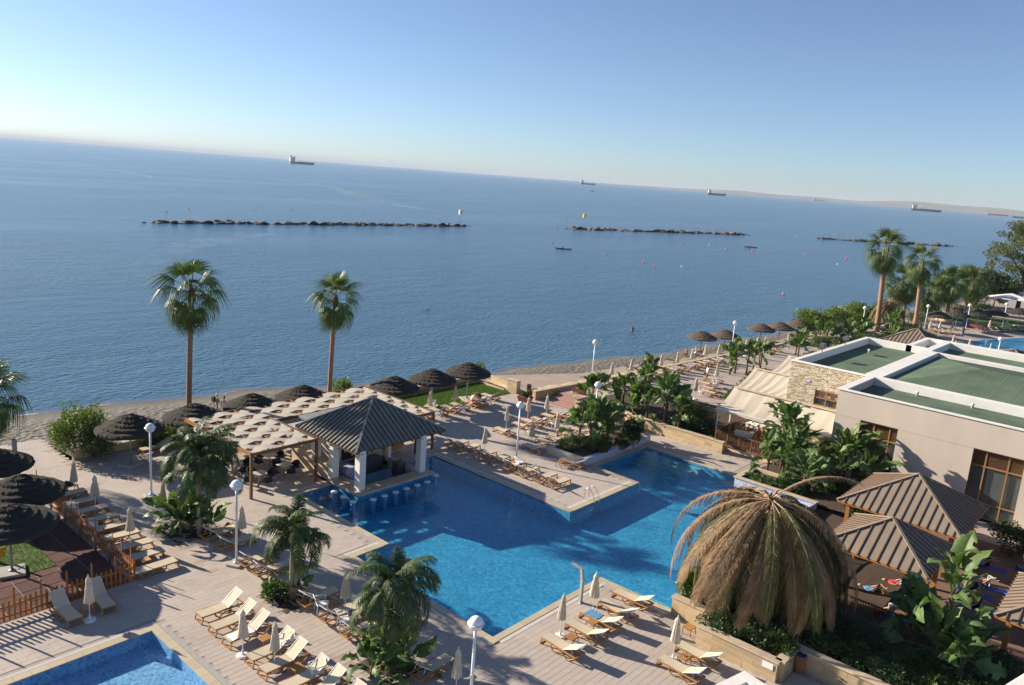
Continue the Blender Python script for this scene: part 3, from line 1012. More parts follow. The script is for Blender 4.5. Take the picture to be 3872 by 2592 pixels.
row(UPL, [(x, 15.13) for x in (-29.95, -28.76, -27.56, -25.75, -24.78, -23.33, -22.3, -20.99)], HN, 'cream lounger facing the paddling pool, {} from the left in its row')
row(UPL, [(-36.79, 20.88), (-35.22, 20.90), (-32.93, 20.85), (-31.51, 20.9)], HS, 'shaded lounger seen from behind its raised back, {} after the leafy clump')
row(UPL, [(-27.94, 20.95), (-26.24, 20.96), (-24.52, 20.93), (-20.5, 21.3)], HS, 'lounger seen from behind between the two small palms, {} from left')
row(FLAT, [(x, 16.75) for x in (-47.66, -46.45, -44.88, -43.5, -42.1, -40.8, -39.53, -38.04, -36.77, -35.32)], HS, 'flat lounger lying against the picket fence, {} from the beach end')
row(UPL, [(x, 41.05 + .02 * i) for i, x in enumerate((-39.3, -38.18, -36.46, -35.26, -33.74, -32.5, -30.92, -29.79))], HS, 'lounger at the pool edge beyond the bar, {} from the bar')
row(UPL, [(-40.1, 45.13), (-40.2, 47.39), (-40.2, 48.62), (-40.2, 49.8), (-40.35, 51.3), (-40.3, 52.5)], HE, 'lounger in the back row past the tall lamp, {} from the lamp')
row(MIDL, [(-36.1, 44.03), (-36.35, 45.85), (-36.4, 47.22), (-36.3, 48.66), (-36.5, 50.35), (-36.45, 52.0)], HE, 'lounger in the row beside the leafy planter, {} from the pool end')
row(MIDL, [(-32.5, 43.92)], HE, 'single lounger with a low table at the corner of the pool arm')
row(UPL, [(-47.1, 42.7), (-47.1, 44.4), (-47.0, 45.8), (-47.1, 47.0), (-47.05, 48.45), (-47.1, 49.3), (-47.6, 51.4)], HE, 'lounger along the edge of the lawn, {} from the pergola')
row(MIDL, [(-18.88, 25.48), (-18.87, 27.17), (-18.99, 28.44), (-18.93, 29.85), (-19.04, 31.17)], HE, 'sunlit lounger beside the near pool corner, {} from the front')
row(MIDL, [(-14.48, 27.96), (-14.45, 29.47)], HE, 'lounger by the planter wall on the right, {} from the front')
row(UPL, [(-32.95, 11.27), (-32.95, 12.74)], HW, 'lounger backed against the picket fence beside a closed parasol, {} of two')
Z7 = .55
row(UPL, [(-42.85 + .065 * (y - 64.7), y - .6) for y in (62.3, 63.62, 64.94, 66.88, 67.87, 69.76, 70.47, 72.6, 73.6, 75.4, 76.63, 78.6, 79.94, 81.49, 82.65, 84.4, 85.6)], HE,
    'lounger in the long row below the sea wall, {} from the gate', Z7)
row(UPL, [(-40.8, 95.4), (-40.7, 97.2), (-37.0, 72.3), (-35.8, 70.9), (-37.4, 74.5), (-34.9, 69.4)], HE, 'lounger on the upper terrace away from the long row, {} counted', Z7)
row(MIDL, [(-50.9, 21.9), (-50.3, 24.2), (-49.6, 26.3)], HN, 'lounger under the thatched umbrella by the big bush, {} from left')
# far terrace of the neighbouring hotel
row(UPL, [(-31.5, 143.6), (-30.6, 142.9), (-29.6, 143.9), (-28.9, 144.3), (-33.6, 141), (-32.5, 140.6), (-31.6, 140.1)], HW + .9, 'distant lounger near the far thatched umbrellas, {} from left')
row(UPL, [(-25.6 + .55 * i, 153.8 + 1.5 * i) for i in range(9)], HW + .9, 'distant lounger in the right hand far row, {} from left')

# ------------------------------------------------------------------ closed parasols
def make_parasol(seed, fat=1.):
    rr = random.Random(seed)
    t = thing('parasol', 'parasol', 'parasol')
    MB().lathe([(.25, 0), (.25, .05), (.21, .075), (.05, .085), (.04, .28)], 20).build('base', 'white_plastic', t, False)
    MB().tube([(0, 0, .08), (0, 0, 1.98)], .021, 8).build('pole', 'white_plastic', t, True)
    ph = [rr.uniform(0, 6.28) for _ in range(3)]
    def rad(i, k):
        a = 2 * pi * k / 32
        amp = .04 + .28 * min(1, i / 5)
        return fat * (1 + amp * cos(8 * a + ph[0] + .25 * i) + .10 * cos(a + ph[1] + .3 * i) + .06 * cos(3 * a + ph[2]))
    prof = [(.012, 2.1), (.045, 2.03), (.095, 1.93), (.105, 1.84), (.088, 1.77), (.112, 1.62), (.132, 1.42), (.152, 1.2), (.170, 1.0), (.178, .9), (.165, .86)]
    MB().lathe([(r, z) for r, z in prof], 32, rad=rad).build('canopy', 'canvas', t, True)
    MB().lathe([(.106, 1.785), (.112, 1.775), (.112, 1.755), (.106, 1.745)], 16).build('strap', 'sling', t, True)
    MB().lathe([(.004, 2.16), (.022, 2.14), (.022, 2.11), (.012, 2.095)], 10).build('finial', 'white_plastic', t, True)
    return t
PA = [Stamp(make_parasol(i, f)) for i, f in ((1, 1.), (2, .92), (3, 1.08))]
GP = 'closed cream parasols'
PAR = [((-33.0, 11.86), 'closed cream parasol on a white base between the two fence loungers'),
       ((-46.6, 16.2), 'closed parasol by the bag on the flat lounger, nearest the beach'), ((-43.9, 16.3), 'closed parasol by the white chair in the picket fence row'),
       ((-38.6, 15.95), 'closed parasol at the near end of the picket fence row'), ((-40.7, 18.65), 'closed parasol half hidden left of the leafy clump'),
       ((-35.4, 20.35), 'closed parasol right behind the lamp post at the leafy clump'), ((-26.5, 15.3), 'closed parasol in the paddling pool row, left one'),
       ((-24.87, 15.75), 'closed parasol in the paddling pool row, right one'), ((-26.3, 20.25), 'closed parasol between the two small palms'),
       ((-18.8, 19.95), 'closed parasol beside the nearest lamp post'), ((-18.6, 26.3), 'closed parasol at the near pool corner, front one of two'),
       ((-18.77, 29.0), 'closed parasol next to the grey pool shower'), ((-14.17, 28.6), 'closed parasol beside the limestone planter wall'),
       ((-39.66, 45.9), 'closed parasol left of the tall lamp behind the bar'), ((-40.3, 49.3), 'closed parasol in the back row in front of the terracotta pot'),
       ((-39.8, 51.15), 'closed parasol in the back row below the steps'), ((-35.96, 47.7), 'closed parasol in the middle of the row by the leafy planter'),
       ((-36.0, 50.5), 'closed parasol close to the round fronted planter'), ((-35.86, 44.56), 'closed parasol just right of the tall lamp'),
       ((-36.95, 40.5), 'closed parasol above the loungers at the pool edge'), ((-46.3, 43.7), 'closed parasol at the lawn corner by the pergola'),
       ((-46.35, 46.65), 'closed parasol on the lawn edge behind the white chair')]
for i, ((x, y), lb) in enumerate(PAR):
    PA[i % 3]((x, y, 0), R.uniform(0, 6), lb, GP)
for i, (x, y) in enumerate([(-42.5, 64.6), (-42.3, 67.8), (-42.0, 69.9), (-41.8, 72.8), (-41.6, 75.9), (-41.5, 78.9), (-41.7, 82.3), (-41.0, 84.3), (-40.5, 90.4), (-40.35, 93.2), (-40.15, 95.0), (-39.6, 101)]):
    PA[i % 3]((x, y, Z7), R.uniform(0, 6), 'closed parasol along the sea wall, %s from the gate' % ORD[i], GP)
PA[0]((-35.85, 73.85, Z7), 1., 'closed parasol right of the walking woman on the upper terrace', GP)
PA[1]((-34.25, 66.6, Z7), 2., 'closed parasol on the upper terrace left of the awning', GP)
for i, (x, y) in enumerate([(-32.5, 136.1), (-32.2, 138), (-32.2, 140), (-31.2, 142), (-29.9, 144.2), (-27.5, 125.2), (-26.2, 128.7), (-24.7, 123.1), (-23.8, 127.4), (-21.5, 122.2), (-20.95, 126.3), (-26.3, 153.7), (-24.7, 159.3)]):
    PA[i % 3]((x, y, .02), R.uniform(0, 6), 'distant closed parasol beyond the green roof, %s from the left' % ORD[i], GP)

# ------------------------------------------------------------------ low slatted tables
def make_table():
    t = thing('side_table', 'table', 'side table')
    for i in range(6):
        y = -.2 + .08 * i
        MB().cbx(-.22, .22, y - .033, y + .033, .36, .385, .005).build('slat', 'resin_wood', t)
    f = MB()
    for s in (-1, 1):
        f.bx(-.22, .22, s * .2 - .015, s * .2 + .015, .315, .36); f.bx(s * .2 - .015, s * .2 + .015, -.185, .185, .315, .36)
    f.build('apron', 'resin_wood', t)
    for sx in (-1, 1):
        for sy in (-1, 1):
            MB().beam((sx * .2, sy * .2, .36), (sx * .22, sy * .22, 0), .04, .04).build('leg', 'resin_wood', t)
    return t
ST = Stamp(make_table())
for x, y, lb in [(-26.55, 16.35, 'slatted side table under the left parasol of the paddling pool row'), (-24.0, 16.2, 'slatted side table beside the right white chair near the paddling pool'),
                 (-26.95, 20.1, 'slatted side table left of the shaded white chair'), (-25.3, 20.1, 'slatted side table right of the shaded white chair'),
                 (-33.6, 12.0, 'brown side table behind the parasol at the picket fence'), (-18.0, 27.9, 'slatted side table between second and third poolside loungers'),
                 (-17.9, 26.2, 'slatted side table between first and second poolside loungers'), (-13.7, 28.7, 'slatted side table with an ashtray by the planter wall'),
                 (-14.75, 31.0, 'sunlit slatted side table against the planter corner'), (-31.9, 43.1, 'slatted side table before the single lounger at the pool arm'),
                 (-47.0, 15.7, 'side table near the dark bag by the fence'), (-41.4, 15.9, 'side table between flat loungers halfway along the fence'),
                 (-36.1, 15.6, 'side table between the last two flat loungers by the fence'), (-36.0, 20.4, 'side table holding white cups behind the lamp'), (-32.2, 20.0, 'side table in the shade left of the first small palm'),
                 (-34.0, 40.4, 'side table between loungers at the pool edge beyond the bar'), (-51.3, 24.0, 'side table under the thatched umbrella by the big bush')]:
    ST((x, y, 0), R.uniform(-.1, .1), lb, 'low slatted side tables')
c = thing('ashtray', 'small silver ashtray on the slatted table by the planter wall', 'ashtray', (-13.7, 28.7, .386))
MB().lathe([(.05, 0), (.06, .03), (.045, .03), (.04, .01)], 14).build('bowl', 'steel', c, True)

# ------------------------------------------------------------------ white plastic armchairs
def make_chair():
    t = thing('plastic_chair', 'chair', 'chair')
    MB().cbx(-.23, .23, -.22, .22, .40, .43, .012).build('seat', 'white_plastic', t)
    for sx in (-1, 1):
        for sy in (-1, 1):
            MB().beam((sx * .22, sy * .21, .42), (sx * .26, sy * .26, 0), .045, .045).build('leg', 'white_plastic', t)
        MB().tube([(.23, sx * .24, .42), (.24, sx * .27, .64), (.05, sx * .28, .66), (-.2, sx * .25, .67)], .022, 6).build('arm', 'white_plastic', t, True)
    for i in range(7):
        a = (i - 3) * .30
        MB().beam((-.20 - .02 * cos(a), .22 * sin(a) / sin(.9), .43), (-.31 - .03 * cos(a), .235 * sin(a) / sin(.9), .80), .035, .012, (1, 0, 0)).build('back_slat', 'white_plastic', t)
    MB().tube([(-.29, -.25, .66), (-.33, -.2, .80), (-.35, 0, .84), (-.33, .2, .80), (-.29, .25, .66)], .022, 6).build('back_rim', 'white_plastic', t, True)
    return t
PC = Stamp(make_chair())
for x, y, z, rz, lb in [(-25.65, 16.75, 0, -1.9, 'white plastic chair among the paddling pool loungers, left one'), (-23.25, 16.6, 0, -1.9, 'white plastic chair among the paddling pool loungers, right one'),
                        (-27.2, 19.6, 0, 1.2, 'white plastic chair in shade between the small palms, left one'), (-25.5, 19.6, 0, 1.2, 'white plastic chair in shade between the small palms, right one'),
                        (-44.2, 15.2, 0, 1.5, 'white plastic chair at the fence beside the second parasol'), (-41.3, 15.1, 0, 1.5, 'white plastic chair low at the fence middle'),
                        (-37.6, 46.4, 0, 2.7, 'white plastic chair beside the lamp in the back row'), (-37.9, 49.7, 0, 2.7, 'white plastic chair between loungers of the back row'),
                        (-33.6, 40.6, 0, 1.4, 'white plastic chair among the pool edge loungers'), (-47.6, 45.2, .03, 2.6, 'white plastic chair alone on the lawn'),
                        (-45.2, 43.6, 0, 2.4, 'white plastic chair at the first lawn loungers'), (-45.1, 46.3, 0, 2.4, 'white plastic chair in the middle of the lawn loungers'),
                        (-45.4, 49.9, 0, 2.4, 'white plastic chair with a towel by the seated couple'), (-14.1, 31.55, 0, .3, 'white plastic chair half hidden behind the planter corner'),
                        (-34.3, 47.7, 0, 2.4, 'white plastic chair in front of the leafy planter'), (-41.6, 65.9, .55, 2.5, 'white plastic chair below the sea wall, nearest the gate'),
                        (-41.3, 69.0, .55, 2.5, 'white plastic chair below the sea wall behind the broad leaves'), (-41.0, 74.3, .55, 2.5, 'white plastic chair below the sea wall with a towel'),
                        (-40.8, 77.6, .55, 2.5, 'white plastic chair below the sea wall opposite the bathers'), (-40.6, 80.7, .55, 2.5, 'white plastic chair below the sea wall behind the walking woman'),
                        (-40.4, 83.6, .55, 2.5, 'white plastic chair below the sea wall near its far end'), (-35.4, 72.9, .55, 2.5, 'white plastic chair right of the walking woman'),
                        (-34.6, 68.4, .55, 2.5, 'white plastic chair at the bush beside the awning')]:
    PC((x, y, z), rz, lb, 'white plastic armchairs')

# ------------------------------------------------------------------ thatched umbrellas
def make_thatch(seed, Rr, apex, rim, mt, pole_r, base=True, n=72):
    rr = random.Random(seed)
    t = thing('thatched_umbrella', 'umbrella', 'umbrella')
    tiers = 5
    for k in range(tiers):
        r0 = Rr * (k / tiers) * .98 if k else .03
        r1 = Rr * ((k + 1) / tiers + .04)
        sl = lambda r: apex - (apex - rim) * (r / Rr) ** 1.12
        z0, z1 = sl(r0) + .02, sl(r1) + .10
        b = MB(); rag = [rr.uniform(-.05, .05) for _ in range(n)]; lump = [rr.uniform(-.02, .02) for _ in range(n)]
        for (f, dz) in ((0, .0), (.4, .04), (.8, .045), (1., .0), (.985, -.15), (.7, -.13)):
            for i in range(n):
                a = 2 * pi * i / n
                r = r0 + (r1 - r0) * f + (rag[i] if f > .9 else 0)
                b.v.append((r * cos(a), r * sin(a), z0 + (z1 - z0) * f + dz + (lump[i] if f > .3 else 0) - (abs(rag[i]) * .6 if f > .9 else 0)))
        for j in range(5):
            for i in range(n):
                i2 = (i + 1) % n
                b.f.append((j * n + i, (j + 1) * n + i, (j + 1) * n + i2, j * n + i2))
        if k == 0:
            b.f.append(tuple(range(n)))
        b.build('thatch_tier', mt, t, False)
    MB().lathe([(.02, .12), (.07, .08), (.10, 0), (.13, -.12)], 12, c=(0, 0, apex)).build('cap', 'thatch_light', t, True)
    MB().tube([(0, 0, 0), (0, 0, apex - .1)], pole_r, 10).build('pole', 'grey_metal' if base else 'wood_dark', t, True)
    for i in range(8):
        a = 2 * pi * i / 8
        MB().beam((.05 * cos(a), .05 * sin(a), apex - .35), (Rr * .93 * cos(a), Rr * .93 * sin(a), rim - .1), .04, .05).build('rib', 'wood_dark', t)
    if base:
        MB().cbx(-.55, .55, -.55, .55, 0, .14, .015).build('base', 'concrete', t)
        MB().lathe([(.16, .14), (.13, .18), (.07, .22)], 12).build('flange', 'grey_metal', t, True)
    return t
BT = [Stamp(make_thatch(s, 1.95, 3.35, 2.45, 'thatch', .06)) for s in (1, 2)]
GU = 'thatched umbrellas'
for i, (x, y, lb) in enumerate([(-49.42, 20.6, 'dark thatched umbrella beside the big bush at the beach edge'), (-42.8, 12.35, 'dark thatched umbrella over the playground, middle of three'),
        (-39.3, 10.8, 'thatched umbrella nearest the picket fence with sunlit straw tip'), (-47.6, 12.4, 'dark thatched umbrella cut by the left picture edge'),
        (-49.35, 24.85, 'thatched umbrella at the foot of the left tall palm'), (-49.4, 29.2, 'thatched umbrella behind the pergola next to the walking couple'),
        (-49.35, 33.4, 'thatched umbrella behind the pergola below the second tall palm'), (-47.7, 40.95, 'thatched umbrella at the right end of the pergola'),
        (-47.85, 45.3, 'thatched umbrella on the lawn, middle of three'), (-47.83, 49.6, 'thatched umbrella on the lawn farthest from the pergola')]):
    BT[i % 2]((x, y, 0), R.uniform(0, 6), lb, GU)
SB = Stamp(make_thatch(5, 1.85, 2.75, 1.95, 'thatch_light', .045, False))
for i, (x, y) in enumerate([(-46.5, 90.4), (-45.3, 94.4), (-44.95, 104.4), (-44.0, 108.6), (-43.4, 113.9)]):
    SB((x, y, -.22), R.uniform(0, 6), 'greyish beach umbrella of thatch on the sand, %s from the left' % ORD[i], GU)
for i, (x, y) in enumerate([(-32.3, 144.6), (-30.7, 150.2), (-28.6, 155.9), (-27.0, 161), (-24.5, 168.5)]):
    BT[i % 2]((x, y, .02), R.uniform(0, 6), 'distant thatched umbrella on the far lawn, %s from the left' % ORD[i], GU)

# ------------------------------------------------------------------ globe lamps
def make_lamp():
    t = thing('globe_lamp', 'lamp', 'lamp')
    MB().cbx(-.36, .36, -.36, .36, 0, .10, .015).build('plinth', 'concrete', t)
    MB().lathe([(.15, .10), (.15, .13), (.09, .16), (.075, .30), (.06, .32)], 16).build('flange', 'lamp_white', t, True)
    MB().tube([(0, 0, .3), (0, 0, 3.98)], .06, 12).build('post', 'lamp_white', t, True)
    p = [(.06, 3.93)] + [(.27 * sin(a), 4.21 - .27 * cos(a)) for a in [.28 + .16 * i for i in range(9)]]
    MB().lathe(p, 24).build('bowl', 'lamp_white', t, True)
    MB().lathe([(.265, 4.205), (.315, 4.215), (.315, 4.235), (.265, 4.245)], 24).build('rim', 'lamp_white', t, True)
    MB().lathe([(.262 * cos(a), 4.235 + .262 * sin(a)) for a in [i * pi / 18 for i in range(9)]] + [(.01, 4.497)], 24).build('globe', 'globe', t, True)
    return t
LP = Stamp(make_lamp())
for x, y, z, lb in [(-43.95, 19.45, 0, 'white globe lamp on the left terrace before the thatched umbrella'), (-33.5, 18.97, 0, 'white globe lamp among loungers left of the first small palm'),
                    (-34.5, 41.3, 0, 'tall white globe lamp standing in the sunbeds beyond the bar'), (-44.9, 64.7, 0, 'white globe lamp standing clear against the sea'),
                    (-42.75, 91.3, 0, 'white globe lamp between the beach umbrellas'), (-17.23, 19.1, 0, 'nearest white globe lamp at the bottom edge of the picture'),
                    (-34.66, 50.9, 0, 'white globe lamp rising out of the leafy planter'), (-33.3, 141.4, .02, 'distant globe lamp at the left of the far terrace'),
                    (-29.5, 152.3, .02, 'distant globe lamp among the far thatched umbrellas'), (-25.9, 162.9, .02, 'distant globe lamp farthest to the right'),
                    (-18.4, 116.4, .02, 'globe lamp in front of the far blue pool'), (-38.35, 126, .02, 'globe lamp half hidden in the hedge by the far palms')]:
    LP((x, y, z), R.uniform(0, 6), lb, 'white globe lamps')

# towels left on a few loungers
def towel_on(label, x, y, z, rz, mt, l=1.1):
    t = thing('towel', label, 'towel', (x, y, z), rz, 'beach towels on loungers')
    m = MB(); n = 12
    for i in range(n + 1):
        u = i / n
        for j, v in enumerate((-.27, -.1, .1, .27)):
            m.v.append((l * u + .03 * sin(j * 2 + i), v * (1 + .06 * sin(i * 1.3)), .352 + .012 * abs(sin(i * .9 + j)) - (.10 if i == 0 else 0)))
    for i in range(n):
        for j in range(3):
            q = 4 * i + j
            m.f.append((q, q + 4, q + 5, q + 1))
    m.build('cloth', mt, t, True)
towel_on('white towel spread on the third lounger of the paddling pool row', -27.5, 15.2, 0, HN, 'towel')
towel_on('pale blue towel on a lounger at the near pool corner', -18.8, 28.5, 0, HE, 'cloth_blue', .8)
towel_on('white towel on the fifth pool edge lounger beyond the bar', -33.74, 41.0, 0, HS, 'towel', .9)
towel_on('pink towel on a back row lounger past the tall lamp', -40.2, 48.6, 0, HE, 'cloth_pink', .9)
# ------------------------------------------------------------------ swim-up bar
bar = thing('pool_bar', 'open swim-up bar with white pillars and dark ribbed hip roof', 'bar', (0, 0, 0))
struct_b = MB()
MB().bx(-41.0, -36.3, 28.7, 34.5, -1.16, -.55).build('floor', 'concrete', bar)
MB().bx(-36.45, -36.25, 28.7, 34.5, -.55, .22).build('counter_wall', 'plaster_peach', bar)
MB().bx(-39.2, -36.45, 28.7, 28.9, -.55, .22).build('counter_wall', 'plaster_peach', bar)
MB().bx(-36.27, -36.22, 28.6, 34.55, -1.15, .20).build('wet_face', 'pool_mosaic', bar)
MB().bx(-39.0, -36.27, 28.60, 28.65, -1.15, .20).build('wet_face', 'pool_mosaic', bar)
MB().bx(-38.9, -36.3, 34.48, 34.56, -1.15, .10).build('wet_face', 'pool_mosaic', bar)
ct = MB().cbx(-37.0, -36.0, 28.45, 34.75, .22, .33, .02)
ct.build('counter_top', 'limestone_cap', bar)
MB().cbx(-39.2, -37.0, 28.45, 29.2, .22, .328, .02).build('counter_top', 'limestone_cap', bar)
for (x, y, z0) in [(-36.75, 29.1, .33), (-36.75, 34.1, .33), (-39.4, 29.05, .0), (-41.4, 29.1, 1.1)]:
    MB().cbx(x - .24, x + .24, y - .24, y + .24, z0, 2.85, .01).build('pillar', 'plaster_white', bar)
MB().bx(-40.4, -40.1, 34.1, 34.4, 0, 2.8).build('pillar', 'plaster_white', bar)
# dry side counter on the pergola side
MB().bx(-43.9, -39.55, 28.9, 29.15, 0, 1.02).build('counter_wall', 'plaster_peach', bar)
MB().cbx(-44.0, -39.5, 28.72, 29.45, 1.02, 1.12, .015).build('counter_top', 'limestone_cap', bar)
# back room with a flat roof
MB().bx(-44.6, -41.2, 30.2, 36.4, 0, 2.72).build('back_wall', 'plaster_cream', bar)
MB().bx(-41.2, -41.12, 34.6, 36.3, .15, 2.4).build('orange_wall', 'plaster_orange', bar)
MB().bx(-44.75, -41.0, 29.9, 36.6, 2.722, 2.85).build('flat_roof', 'flat_roof', bar)
MB().bx(-41.19, -41.14, 31.0, 33.2, .4, 2.1).build('painted_opening', 'dark_inside', bar)  # near-black slab on the solid wall, painting the shade of the room inside
MB().bx(-41.0, -40.2, 29.8, 33.8, -.55, .35).build('back_counter', 'appliance', bar)
MB().bx(-39.0, -38.3, 33.6, 34.3, -.55, .42).build('fridge', 'appliance', bar)
MB().bx(-40.1, -37.6, 34.15, 34.45, -.55, .25).build('side_wall', 'plaster_cream', bar)
# railing along the far pool edge
rl = MB()
rl.tube([(-41.0, 34.9, .55), (-39.2, 34.9, .55), (-37.4, 34.75, .45)], .02, 6); rl.tube([(-41.0, 34.9, .28), (-37.4, 34.75, .22)], .015, 6)
rl.build('railing', 'steel', bar, True)
# hip roof
E0 = [(-36.55, 28.55), (-36.55, 36.15), (-43.05, 36.15), (-43.05, 28.55)]
def hip_roof(parent, corners, ridge, ze, seam_mt, skin_mt, hip_mt, pitch_gap=.42, under='wood_dark', seam=(.045, .07)):
    """corners counter-clockwise, ridge = two points (equal for a pyramid). Skin with a real thickness, standing seams and hip caps."""
    cs = [Vector((x, y, ze)) for x, y in corners]
    ra, rb = Vector(ridge[0]), Vector(ridge[1])
    # which ridge end serves each corner
    near = [ra if (c - ra).length <= (c - rb).length else rb for c in cs]
    roof = MB(); un = MB()
    for i in range(4):
        a, b = cs[i], cs[(i + 1) % 4]
        na, nb = near[i], near[(i + 1) % 4]
        pts = [a, b, nb] if (na - nb).length < 1e-4 else [a, b, nb, na]
        roof.poly([tuple(p) for p in pts])
        un.poly([tuple(p - Vector((0, 0, .12))) for p in reversed(pts)])
        un.quad(tuple(a - Vector((0, 0, .12))), tuple(b - Vector((0, 0, .12))), tuple(b), tuple(a))
    rf = roof.build('roof', skin_mt, parent)
    un.build('soffit', under, parent)
    for i in range(4):
        a, b = cs[i], cs[(i + 1) % 4]
        na, nb = near[i], near[(i + 1) % 4]
        d = (b - a); L = d.length; d.normalize()
        nrm = d.cross((na - a)).normalized()
        if nrm.z < 0:
            nrm = -nrm
        up_ = nrm.cross(d).normalized()
        if up_.z < 0:
            up_ = -up_
        n = int(L / pitch_gap)
        for k in range(1, n):
            s = L * k / n
            # run up the slope until a hip or the ridge is met
            sa = (na - a).dot(d); ta = (na - a).dot(up_)
            sb_ = L - (nb - b).dot(-d) if False else (nb - a).dot(d)
            tb = (nb - a).dot(up_)
            if s < sa:
                t = ta * s / sa
            elif s > sb_:
                t = tb * (L - s) / max(1e-6, L - sb_)
            else:
                t = ta
            if t < .25:
                continue
            p0 = a + d * s - up_ * .05 + nrm * seam[1] * .45; p1 = a + d * s + up_ * (t - .06) + nrm * seam[1] * .45
            MB().beam(p0, p1, seam[0], seam[1], nrm).build('seam', seam_mt, rf)
        h0, h1 = a + Vector((0, 0, .05)), na + Vector((0, 0, .05))
        MB().beam(h0, h1, .14, .06).build('hip_cap', hip_mt, rf)
    if (ra - rb).length > .1:
        MB().beam(ra + Vector((0, 0, .05)), rb + Vector((0, 0, .05)), .16, .06).build('ridge_cap', hip_mt, rf)
    return rf
apx = (-39.8, 32.35, 4.95)
hip_roof(bar, E0, (apx, apx), 2.85, 'bar_roof_seam', 'bar_roof_metal', 'bar_hip', .36)
for i in range(9):
    MB().beam((-42.6 + .72 * i, 28.9, 2.74), (-42.6 + .72 * i, 28.5, 2.66), .06, .1).build('rafter', 'wood_dark', bar)
    MB().beam((-36.9, 29.0 + .83 * i, 2.74), (-36.5, 29.0 + .83 * i, 2.66), .06, .1).build('rafter', 'wood_dark', bar)
# things in the bar
g_ = thing('checked_cloth', 'blue and white checked cloth spread on the back of the bar', 'cloth', (-39.6, 30.3, .1))
MB().cbx(-.8, .5, -.45, .45, .45, .62, .03).build('sheet', 'gingham', g_)
MB().bx(-.78, .48, -.43, .43, -.65, .45).build('hanging_sides', 'gingham', g_)
bn = thing('bottle_rack', 'white rack of cups and bottles behind the bar counter', 'rack', (-38.9, 29.7, -.55))
MB().bx(-.5, .6, -.15, .15, 0, .75).build('cabinet', 'plaster_white', bn)
for i in range(6):
    MB().lathe([(.04, .75), (.04, .9), (.015, .95), (.015, 1.02)], 10, c=(-.42 + .17 * i, 0, 0)).build('bottle', ('appliance', 'terracotta', 'cloth_green')[i % 3], bn, True)
# bar stools standing in the water
def make_stool():
    t = thing('bar_stool', 'stool', 'stool')
    MB().lathe([(.20, -.02), (.215, .0), (.215, .04), (.20, .055)], 22).build('seat', 'lamp_white', t, True)
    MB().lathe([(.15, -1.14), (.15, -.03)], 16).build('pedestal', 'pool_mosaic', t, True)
    return t
STL = Stamp(make_stool())
for i, (x, y) in enumerate([(-37.95, 28.1), (-37.0, 28.1), (-36.06, 28.1), (-35.58, 29.25), (-35.6, 30.15), (-35.6, 31.05), (-35.62, 31.96), (-35.62, 32.86), (-35.62, 33.74), (-36.1, 34.95)]):
    STL((x, y, -.02), 0, 'round white stool seat at the swim-up bar, %s from the pergola side' % ORD[i], 'stools at the swim-up bar')

# ------------------------------------------------------------------ pergola with woven sail strips
pgl = thing('pergola', 'timber pergola roofed with woven cream canvas strips behind the bar', 'pergola')
ZP_ = 2.78
def pb(p, q, w=.10, h=.18, nm='beam', mt='wood_dark'):
    MB().beam(p, q, w, h).build(nm, mt, pgl)
x0, x1, x2, y0, y1, y2, y3 = -48.25, -44.85, -40.1, 23.65, 28.2, 36.65, 38.25
pb((x0, y0, ZP_), (x2, y0, ZP_), .12, .2, mt='wood'); pb((x2, y0 - .06, ZP_ - .01), (x2, y1 + .06, ZP_ - .01)); pb((x0, y0 - .06, ZP_ - .01), (x0, y3 + .06, ZP_ - .01)); pb((x1, y1, ZP_ - .02), (x1, y2, ZP_ - .02))
pb((x1 - .05, y1, ZP_), (x2, y1, ZP_), .12, .2); pb((x0, y3, ZP_), (x2, y3, ZP_), .12, .2); pb((x1 - .05, y2, ZP_), (x2, y2, ZP_), .12, .2); pb((x2, y2, ZP_ - .01), (x2, y3 + .06, ZP_ - .01))
for (x, y) in [(x2, y0), (-45.1, y0), (x0, y0), (x0, 28.2), (x0, 33.2), (x0, y3), (x2, y3), (x1, y3), (x2, y1 + .0), (x2, y2)]:
    MB().cbx(x - .075, x + .075, y - .075, y + .075, 0, ZP_ - .1, .01).build('post', 'wood_dark', pgl)
def strips(xa, xb, ya, yb, nx, ny, phase=0):
    w = (xb - xa) / nx; s = (yb - ya) / ny
    for j in range(1, ny):
        MB().beam((xa, ya + j * s, ZP_ + .06), (xb, ya + j * s, ZP_ + .06), .05, .05).build('batten', 'wood', pgl)
    for i in range(nx):
        b = MB(); m_ = 6
        for k in range(ny * m_ + 1):
            u = k / m_; y = ya + u * s
            amp = .075
            z = ZP_ + .06 + amp * cos(pi * u + pi * (i + phase)) * (0 if k in (0, ny * m_) else 1)
            sag = -.02 * sin(2 * pi * u) ** 2
            xl, xr = xa + i * w + .012, xa + (i + 1) * w - .012
            b.v.extend([(xl, y, z + sag), (xr, y, z + sag)])
        for k in range(ny * m_):
            b.f.append((2 * k, 2 * k + 1, 2 * k + 3, 2 * k + 2))
        b.build('canvas_strip', 'sail', pgl, True)
strips(x0 + .08, x1, y0 + .1, y3 - .1, 4, 13)
strips(x1 + .02, x2 - .08, y0 + .1, y1 - .1, 6, 4, 0)
strips(x1 + .02, x2 - .08, y2 + .08, y3 - .1, 6, 2, 1)
